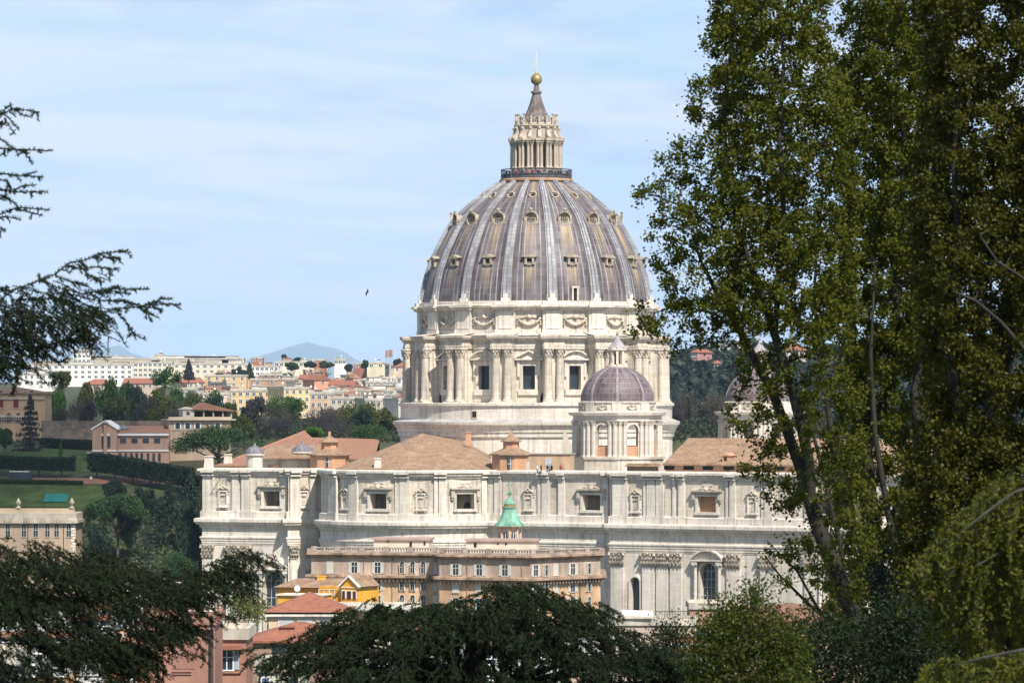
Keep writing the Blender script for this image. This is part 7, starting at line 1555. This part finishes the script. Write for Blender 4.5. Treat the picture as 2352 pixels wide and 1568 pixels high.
limbsC = [limb(dC, (2330, 1700, .5, .34), (2300, 1450, .5, .32), (2260, 1250, .4, .3), (2250, 1100, .2, .28), (2290, 900, 0, .24), (2340, 700, -.2, .2), (2380, 500, -.4, .15), (2390, 250, -.5, .1), (2400, -40, -.5, .05)),
          limb(dC, (2250, 1100, .2, .17), (2200, 950, -.6, .14), (2180, 780, -1, .11), (2200, 580, -1.2, .08), (2190, 380, -1.3, .06), (2210, 150, -1.4, .03)),
          limb(dC, (2460, 980, -2.0, .07), (2352, 800, -2.3, .06), (2300, 740, -2.4, .05), (2240, 690, -2.5, .05), (2190, 670, -2.5, .03)),
          limb(dC, (2460, 820, -2.2, .055), (2352, 640, -2.5, .045), (2290, 600, -2.6, .035), (2250, 540, -2.7, .025))]
plane_tree('plane_tree', 'dense bronze-green plane tree filling the right edge', dC, polyC, limbsC, 1800, 165, 2.4, PL_C, lambda u, v: np.where((v < -70) | (u > 2420), .4, np.where(v > 1150, .7, 1)))

# cedar needles ---------------------------------------------------
CED = leafmat('cedar_needles', [(0.0094, 0.021, 0.006), (0.0142, 0.0309, 0.0084), (0.0222, 0.0407, 0.0072), (0.0094, 0.0253, 0.012), (0.0348, 0.0534, 0.0072)], rough=.9, transl=.0)
CBARK = mk('cedar_bark', (.022, .019, .014), var=.3, scale=3)
def tufts(P, n, L, wd):
    C = np.repeat(P, n, 0); a = unit(rng.normal(size=C.shape) + np.array([0, 0, .25])); C2 = C + a * L * .45; V_, Q_ = leaf_cards(C2, L, wd, dirs=a, spread=.15); return V_, Q_
def join(parts):
    Vs, Qs, o = [], [], 0
    for V_, Q_ in parts: Vs.append(V_); Qs.append(Q_ + o); o += len(V_)
    return np.concatenate(Vs), np.concatenate(Qs)
def bough(A, step=.05, side=.22, droop=.5, dens=1.0):
    """needle points along a branch polyline (n x 3) and its little side twigs"""
    out, segs = [], []
    for a, b in zip(A[:-1], A[1:]):
        L = np.linalg.norm(b - a); k = max(1, int(L / step))
        for q in range(k):
            p = a + (b - a) * (q + rng.random()) / k; out.append(p)
            if rng.random() < .36 * dens:
                h = rng.normal(size=3) * np.array([1, 1.2, .35]) + unit((b - a)[None])[0] * .8; h[2] -= droop * rng.random(); h = h / np.linalg.norm(h); l = side * rng.uniform(.4, 1.4)
                e = p + h * l + np.array([0, 0, -.25 * l]); segs.append((p, e))
                for s in np.arange(.03, l, .035): out.append(p + h * s + np.array([0, 0, -.25 * s * s / max(l, .01)]))
    return out, segs
def clump_mass(poly, d0, thick, ncl, axis, per=9, length=.62, dens=None):
    """drooping fronds in clumps through a crown outline, leaning away from the trunk column"""
    cc = volume(poly, ncl, d0, thick, dens); N_, S_ = [], []
    for c in cc:
        ax = np.array([XU(axis[0], d0), d0, c[2]]); out = c - ax; out[2] = 0; out = out / (np.linalg.norm(out) + 1e-6); sl = rng.uniform(-.45, -.05)
        for q in range(per):
            h = out + rng.normal(size=3) * np.array([.55, .55, .15]); h[2] = sl + rng.normal() * .15; h = h / np.linalg.norm(h); l = length * rng.uniform(.5, 1.25); s0 = c + rng.normal(size=3) * np.array([.2, .2, .05])
            pts = [s0 + h * l * t + np.array([0, 0, -.30 * l * t * t]) for t in np.linspace(0, 1, 5)]
            o, sg = bough(np.array(pts), .05, .16, .8); N_ += o; S_ += sg; S_ += list(zip(pts[:-1], pts[1:]))
    return np.array(N_), S_, cc
def seg_mesh(S, r): P0 = np.array([s[0] for s in S]); P1 = np.array([s[1] for s in S]); return seg_tubes(P0, P1, np.full(len(S), r), np.full(len(S), r * .6), 4)
def pl(d, *uv): return np.array([W(u, v, d + (dd[0] if dd else 0)) for u, v, *dd in uv])

# cedar whose boughs hang in from the left
q3 = lambda zx, zy: (zx * .47, 192 + zy * .47)
d = 58.0
boughs = [[(-120, 150), (0, 150), (70, 125), (130, 130), (188, 140)], [(60, 130), (50, 100)], [(70, 125), (100, 150), (147, 165)], [(20, 170), (75, 250)], [(0, 140), (40, 165), (95, 232)], [(-60, 170), (0, 190), (15, 200)],
 [(-120, 230), (0, 270), (40, 300), (70, 320)], [(-80, 320), (0, 318), (70, 322), (180, 325), (255, 330)], [(90, 322), (125, 345), (150, 378)], [(20, 325), (28, 360)],
 [(-100, 430), (0, 440), (60, 446), (110, 450), (180, 430)], [(110, 450), (215, 457)], [(-80, 460), (0, 470), (35, 475), (50, 510)], [(-80, 500), (0, 520), (60, 530), (150, 530), (232, 530)], [(60, 522), (120, 500), (175, 495)], [(0, 545), (40, 560), (90, 605)],
 [(-100, 640), (0, 640), (50, 620), (95, 605), (170, 612), (243, 618)], [(95, 615), (198, 643)], [(-40, 650), (65, 655)], [(-40, 690), (0, 700), (30, 725)], [(-60, 560), (0, 560), (30, 540)],
 [(-160, 1150), (-40, 1090), (60, 1010), (130, 985), (200, 960), (270, 930), (330, 880), (420, 860), (490, 830), (560, 822), (622, 815)], [(200, 960), (185, 930)], [(330, 890), (400, 905), (470, 895), (568, 908)], [(380, 880), (440, 940), (510, 970)], [(490, 835), (520, 850), (590, 855)],
 [(270, 940), (330, 960), (385, 980)], [(200, 960), (290, 1000), (350, 1010), (400, 1030), (500, 1010), (560, 1000), (620, 1005), (727, 1003)], [(500, 1010), (560, 1015), (640, 1030)], [(500, 1020), (585, 992)], [(440, 1025), (500, 1060), (600, 1060), (690, 1085)],
 [(60, 1060), (160, 1050), (260, 1050), (320, 1060), (380, 1090), (470, 1130), (560, 1100), (620, 1095), (680, 1090), (740, 1075), (800, 1045)], [(730, 1082), (800, 1078), (885, 1080)], [(700, 1090), (750, 1095), (795, 1105)], [(575, 1115), (620, 1170), (660, 1228)], [(710, 1100), (742, 1163)], [(470, 1130), (520, 1150), (555, 1178)],
 [(0, 1100), (60, 1150), (100, 1200), (200, 1280), (260, 1270), (330, 1250), (410, 1250), (495, 1245)], [(60, 1180), (120, 1240), (180, 1300), (280, 1360), (335, 1360)], [(-60, 1200), (0, 1250), (30, 1320), (60, 1380), (90, 1440), (160, 1465)], [(-80, 1280), (0, 1350), (40, 1440), (80, 1490)], [(380, 1090), (400, 1140), (410, 1200), (437, 1290)], [(300, 1060), (330, 1130), (420, 1160), (520, 1180)], [(260, 1050), (280, 1130), (290, 1200)], [(160, 1050), (170, 1150), (220, 1240)], [(100, 1040), (110, 1150), (130, 1260), (150, 1340)], [(30, 1060), (20, 1180), (40, 1290)], [(200, 1240), (260, 1310), (300, 1330)], [(340, 1080), (370, 1150), (390, 1230), (320, 1300)], [(0, 1000), (40, 995), (0, 1020)]]
N_, S_ = [], []
for bgh in boughs:
    dd = rng.uniform(-.5, .5); A = pl(d, *[(*q3(a, b_), dd + .12 * i) for i, (a, b_) in enumerate(bgh)]); low = bgh[0][1] > 850
    o, sg = bough(A, .035 if low else .035, .15 if low else .12, .9 if low else .5, 1.0 if low else .55); N_ += o; S_ += sg + list(zip(A[:-1], A[1:]))
mA, sA, _ = clump_mass([q3(*p) for p in ((-80, 1050), (60, 1010), (200, 965), (320, 900), (400, 1030), (470, 1120), (400, 1150), (430, 1270), (330, 1255), (220, 1290), (120, 1270), (160, 1370), (60, 1400), (80, 1480), (-80, 1380))], d, .7, 62, (-300, 0), 6, .30)
polyL = [(-80, 1246), (40, 1240), (100, 1250), (160, 1245), (230, 1264), (300, 1292), (330, 1302), (400, 1320), (440, 1306), (500, 1287), (572, 1264), (530, 1302), (500, 1322), (565, 1345), (500, 1352), (450, 1372), (495, 1402), (400, 1405), (440, 1440), (400, 1452), (350, 1500), (320, 1490), (300, 1530), (270, 1580), (260, 1680), (-80, 1680)]
mB, sB, cB = clump_mass(polyL, 66, 1.6, 270, (-350, 0), 8, .42, lambda u, v: np.where(v < 1400, 1, .62))
tips = [[(330, 1310), (430, 1330), (470, 1300), (520, 1280), (580, 1262)], [(430, 1335), (500, 1350), (570, 1347)], [(300, 1340), (400, 1370), (450, 1385), (505, 1405)], [(260, 1390), (350, 1420), (420, 1450), (490, 1512)], [(380, 1440), (430, 1500), (470, 1510)], [(200, 1440), (290, 1490), (330, 1530), (345, 1560)], [(350, 1360), (420, 1400), (440, 1440)], [(480, 1305), (520, 1330), (545, 1352)]]
for tp_ in tips:
    A = pl(64.5, *[(a, b_, rng.uniform(-.2, .2)) for a, b_ in tp_]); o, sg = bough(A, .035, .2, .9, 1.2); mB = np.concatenate([mB, np.array(o)]); sB += sg + list(zip(A[:-1], A[1:]))
tx = XU(-420, 63); ced = thing('cedar_tree', (tx, 63, H(tx, 63)), 'dark cedar reaching in from the left edge, bare-tipped boughs against the sky', 'cedar'); o3 = np.array(ced.location)
Vn, Qn = join([tufts(np.array(N_), 7, .054, .013), tufts(mA, 3, .055, .014), tufts(mB, 3, .062, .018)])
link_mesh('needles', np_mesh('needles', Vn - o3, Qn), CED, ced)
limbs = [([W(-420, v0, 63), W(-250, v0 + 20, 62), W(-120, v1, 59)]) for v0, v1 in ((300, 262), (380, 330), (470, 400), (560, 490), (800, 730), (1100, 1300))]
b = MB(); top = W(-420, -60, 63); b.tube([(tx, 63, H(tx, 63) - 1), (tx, 63, 52), tuple(top)], [.55, .45, .3], 10)
for L in limbs: b.tube(L, [.12, .09, .04], 6)
b.build('trunk', CBARK, ced); Vs, Qs = seg_mesh(S_, .011); V2, Q2 = seg_mesh(sA + sB, .008)
Vs, Qs = join([(Vs, Qs), (V2, Q2)]); link_mesh('branches', np_mesh('branches', Vs - o3, Qs), CBARK, ced)
# big cedar in the middle, seen from above
polyM = [(640, 1472), (700, 1452), (770, 1428), (800, 1402), (850, 1380), (905, 1392), (960, 1402), (1000, 1388), (1040, 1392), (1050, 1372), (1095, 1356), (1150, 1344), (1190, 1338), (1240, 1344), (1290, 1358), (1340, 1384), (1385, 1416), (1430, 1434), (1470, 1450), (1520, 1484), (1560, 1525), (1590, 1580), (1600, 1720), (600, 1720), (640, 1590), (690, 1520), (600, 1510)]
dM = 82
mC, sC, cC = clump_mass(polyM, dM, 2.6, 400, (1090, 0), 9, .5, lambda u, v: np.where(v < 1440, 1.0, np.where(v < 1520, .8, .55)))
for tp_ in [[(720, 1450), (640, 1475), (590, 1488), (556, 1494)], [(760, 1440), (690, 1470), (640, 1490)], [(700, 1500), (640, 1520), (600, 1530)], [(820, 1480), (720, 1530), (660, 1570)], [(1500, 1480), (1550, 1530), (1590, 1575)], [(1040, 1390), (1080, 1375), (1030, 1386)]]:
    A = pl(dM - 2, *[(a, b_, 0) for a, b_ in tp_]); o, sg = bough(A, .04, .25, .9, 1.3); mC = np.concatenate([mC, np.array(o)]); sC += sg + list(zip(A[:-1], A[1:]))
mt = thing('cedar_tree', (XU(1090, dM), dM, H(XU(1090, dM), dM)), 'broad domed dark cedar in front of the palazzo, seen from above', 'cedar'); o3 = np.array(mt.location)
Vn, Qn = tufts(mC, 3, .075, .024); link_mesh('needles', np_mesh('needles', Vn - o3, Qn), CED, mt)
b = MB(); b.tube([tuple(mt.location), tuple(W(1080, 1600, dM)), tuple(W(1100, 1420, dM)), tuple(W(1180, 1360, dM))], [.5, .35, .15, .04], 9)
for c in cC[::5]:
    z = c[2] - .15; x = XU(1090 + (60 if c[0] > XU(1090, dM) else -30), dM); b.tube([(x, dM, z - .5), ((x + c[0]) / 2, (dM + c[1]) / 2, z - .1), tuple(c)], [.07, .045, .015], 5)
b.build('trunk', CBARK, mt); Vs, Qs = seg_mesh(sC, .010); link_mesh('branches', np_mesh('branches', Vs - o3, Qs), CBARK, mt)
for k in range(12):
    c = cC[rng.integers(len(cC))]; b = MB(); b.ball((c[0] + rng.uniform(-.3, .3), c[1] - .5, c[2] + .02), .035, 6, (1, 1, 1.5)); b.build('cone', mk('cedar_cone', (.09, .045, .022)), mt)

# weeping conifer and shrubs at the lower right ------------------
WEEP = leafmat('weeping_sprays', [(0.0935, 0.1026, 0.0051), (0.1309, 0.1368, 0.0068), (0.0561, 0.0734, 0.0051), (0.159, 0.1564, 0.0085)], rough=.6, transl=.25)
WBARK = mk('grey_branch', (.075, .07, .058), var=.25, scale=4)
def weeping(name, label, poly, d, n, thick, mat, arcs, lng=.46, leaf=(.062, .03), dens=None):
    T = volume(poly, n, d, thick, dens); N_, S_ = [], []
    for t in T:
        l = lng * rng.uniform(.5, 1.5); sw = rng.normal(size=2) * .12
        pts = np.array([t + np.array([sw[0] * s * l * 3 - .10 * s, sw[1] * s, -l * s * s * .9 - l * .2 * s]) for s in np.linspace(0, 1, 7)]); o, sg = bough(pts, .024, .055, .9, 1.5); N_ += o; S_ += list(zip(pts[:-1], pts[1:]))
    x, y = XU(2480, d), d + .6; org = Vector((x, y, H(x, y))); t_ = thing(name, org, label, 'tree'); o3 = np.array(org)
    Vn, Qn = tufts(np.array(N_), 2, *leaf); link_mesh('sprays', np_mesh('sprays', Vn - o3, Qn), mat, t_)
    b = MB(); b.tube([(x, y + 1, H(x, y) - .5), (x, y + 1, ZV(1500, d)), (x + .3, y + .8, ZV(1100, d))], [.28, .22, .12], 8)
    for A in arcs: b.tube([W(u, v, d - dd) for u, v, dd in A], [.026] + [.018] * (len(A) - 2) + [.008], 6)
    b.build('trunk', WBARK, t_); Vs, Qs = seg_mesh(S_, .006); link_mesh('branches', np_mesh('branches', Vs - o3, Qs), WBARK, t_); return t_
weeping('weeping_conifer', 'yellow-green weeping conifer with hanging sprays at the right edge', [(2420, 1030), (2352, 1050), (2290, 1095), (2235, 1150), (2185, 1200), (2150, 1228), (2115, 1280), (2150, 1290), (2175, 1300), (2190, 1370), (2165, 1440), (2215, 1400), (2290, 1380), (2420, 1400)], 48, 430, 1.1, WEEP, [[(2420, 1100, .6), (2330, 1130, .8), (2260, 1180, .9), (2200, 1230, .9)], [(2420, 1220, .7), (2330, 1250, .9), (2240, 1300, 1.0)]], dens=lambda u, v: np.where(v < 1200, 1, .5))
weeping('weeping_conifer', 'second yellow-green conifer low in the bottom right corner with a pale bent branch', [(2090, 1600), (2120, 1535), (2170, 1505), (2230, 1500), (2300, 1495), (2420, 1480), (2420, 1660), (2070, 1660)], 44, 330, .9, WEEP, [[(2420, 1480, 1.0), (2330, 1495, 1.1), (2260, 1510, 1.1), (2200, 1525, 1.0)]], .2, (.062, .03))
def shrub(name, label, poly, d, n, per, thick, mat, leaf, limbs, sp=.16, bark=None, dens=None):
    T = volume(poly, n, d, thick, dens); (Vb, Qb), P, par = grow(limbs, T, .25, .005); org = Vector(limbs[0][0][:3]); t = thing(name, org, label, 'shrub'); o3 = np.array(org)
    link_mesh('stems', np_mesh('stems', Vb - o3, Qb), bark or BARK, t); C = np.repeat(T, per, 0) + rng.normal(size=(n * per, 3)) * sp; Vl, Ql = leaf_cards(C, leaf, leaf * .6, up=.3); link_mesh('foliage', np_mesh('foliage', Vl - o3, Ql), mat, t)
GRN = leafmat('fresh_leaves', [(0.0381, 0.0605, 0.0038), (0.0634, 0.0884, 0.0051), (0.0887, 0.1024, 0.0064), (0.0317, 0.0419, 0.0038)], transl=.3)
shrub('green_shrub', 'bright green spring shrub below the nave wall, between the cedar and the dark thicket', [(1590, 1460), (1640, 1405), (1665, 1385), (1690, 1415), (1715, 1385), (1730, 1325), (1748, 1385), (1790, 1415), (1830, 1460), (1850, 1560), (1850, 1660), (1570, 1660), (1605, 1540)], 72, 620, 40, 1.0, GRN, .065, [limb(72, (1700, 1760, 0, .06), (1700, 1600, 0, .05), (1720, 1480, 0, .03), (1732, 1350, 0, .01)), limb(72, (1690, 1640, 0, .04), (1650, 1520, 0, .02), (1640, 1430, 0, .01))])
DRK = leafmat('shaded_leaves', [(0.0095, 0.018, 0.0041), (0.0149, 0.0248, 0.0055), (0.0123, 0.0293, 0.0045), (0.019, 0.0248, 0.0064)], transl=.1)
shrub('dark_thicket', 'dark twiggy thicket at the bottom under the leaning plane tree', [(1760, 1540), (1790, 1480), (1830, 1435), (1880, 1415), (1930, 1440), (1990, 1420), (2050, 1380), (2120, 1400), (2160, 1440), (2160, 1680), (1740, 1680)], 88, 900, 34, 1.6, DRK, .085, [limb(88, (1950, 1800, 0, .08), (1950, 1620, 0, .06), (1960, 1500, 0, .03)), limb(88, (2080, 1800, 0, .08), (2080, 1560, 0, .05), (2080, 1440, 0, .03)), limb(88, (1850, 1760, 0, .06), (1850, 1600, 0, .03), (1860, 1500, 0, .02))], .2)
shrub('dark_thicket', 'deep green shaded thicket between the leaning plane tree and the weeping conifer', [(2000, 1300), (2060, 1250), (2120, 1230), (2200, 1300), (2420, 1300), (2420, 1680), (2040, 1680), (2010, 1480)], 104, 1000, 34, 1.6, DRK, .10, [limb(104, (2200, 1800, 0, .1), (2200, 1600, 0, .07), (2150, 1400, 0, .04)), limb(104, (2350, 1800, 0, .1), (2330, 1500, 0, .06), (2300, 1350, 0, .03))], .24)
shrub('dark_bush', 'small dark bush between the big cedar and the bright green shrub', [(1490, 1500), (1510, 1450), (1545, 1430), (1580, 1460), (1600, 1520), (1600, 1640), (1490, 1640)], 95, 240, 30, .7, DRK, .07, [limb(95, (1545, 1760, 0, .05), (1545, 1600, 0, .04), (1545, 1470, 0, .015))])
# ---------------------------------------------------------------- the air
HD = 2.2e-5
b = MB(); b.box(-32000, 32000, -600, 70000, -40, 1120); hz = b.build('haze', None); tag(hz, 'pale blue haze in the air over the city and far mountains', 'haze', kind='stuff')
hm = bpy.data.materials.new('haze'); hm.use_nodes = True; t = hm.node_tree; t.nodes.clear(); o = N(t, 'ShaderNodeOutputMaterial'); pv = N(t, 'ShaderNodeVolumePrincipled'); pv.inputs['Color'].default_value = (.58, .78, 1.0, 1); pv.inputs['Density'].default_value = HD; pv.inputs['Anisotropy'].default_value = -0.3
t.links.new(pv.outputs[0], o.inputs['Volume']); hz.data.materials.clear(); hz.data.materials.append(hm)

# ---------------------------------------------------------------- two clouds added overhead, out of view, to shade the near trees and gardens
def added_cloud(cx, cy, rx, ry, label, thin=.3):
    z = 1250; off = (z - 60) / math.tan(SUN_EL); o = Vector((cx + off * math.sin(SUN_AZ), cy - off * math.cos(SUN_AZ), z))
    b = MB(); b.ball((0, 0, 0), 1.0, 48); V_ = np.array(b.v); k = 1 + .10 * np.sin(V_[:, 0] * 7 + 1) * np.cos(V_[:, 1] * 6) + .06 * np.sin(V_[:, 0] * 15) * np.sin(V_[:, 1] * 13 + 2); V_ = V_ * k[:, None] * np.array([rx, ry, 38])
    b.v = [tuple(x) for x in V_]; ob = b.build('added_cloud', None, smooth=80); ob.location = o; tag(ob, label, 'added_cloud', kind='structure'); ob.data.materials.clear()
    m = bpy.data.materials.new('added_cloud'); m.use_nodes = True; t = m.node_tree; t.nodes.clear(); L = t.links.new
    ou = N(t, 'ShaderNodeOutputMaterial'); tr = N(t, 'ShaderNodeBsdfTransparent'); df = N(t, 'ShaderNodeBsdfDiffuse'); df.inputs[0].default_value = (.9, .9, .92, 1); tl = N(t, 'ShaderNodeBsdfTranslucent'); tl.inputs[0].default_value = (.9, .9, .92, 1)
    m1 = N(t, 'ShaderNodeMixShader'); m1.inputs[0].default_value = .5; L(df.outputs[0], m1.inputs[1]); L(tl.outputs[0], m1.inputs[2])
    tcx = N(t, 'ShaderNodeTexCoord'); mpx = N(t, 'ShaderNodeMapping'); mpx.inputs['Scale'].default_value = (1 / rx, 1 / ry, 0); L(tcx.outputs['Object'], mpx.inputs[0])
    ln = N(t, 'ShaderNodeVectorMath', operation='LENGTH'); L(mpx.outputs[0], ln.inputs[0]); nz = N(t, 'ShaderNodeTexNoise', Scale=3.0, Detail=4.0); L(mpx.outputs[0], nz.inputs['Vector'])
    ad = N(t, 'ShaderNodeMath', operation='MULTIPLY_ADD'); L(nz.outputs['Fac'], ad.inputs[0]); ad.inputs[1].default_value = .35; L(ln.outputs['Value'], ad.inputs[2])
    mr = N(t, 'ShaderNodeMapRange'); mr.inputs[1].default_value = 1.15; mr.inputs[2].default_value = .78; mr.inputs[3].default_value = 0; mr.inputs[4].default_value = 1 - math.sqrt(thin); L(ad.outputs[0], mr.inputs[0])
    m2 = N(t, 'ShaderNodeMixShader'); L(mr.outputs[0], m2.inputs[0]); L(tr.outputs[0], m2.inputs[1]); L(m1.outputs[0], m2.inputs[2]); L(m2.outputs[0], ou.inputs[0]); ob.data.materials.append(m)
added_cloud(8, 70, 150, 120, 'unseen cloudlike mass added overhead to shade the near trees', .72)
added_cloud(-232, 1010, 190, 270, 'larger unseen cloudlike mass added overhead to shade the hillside gardens', .17)
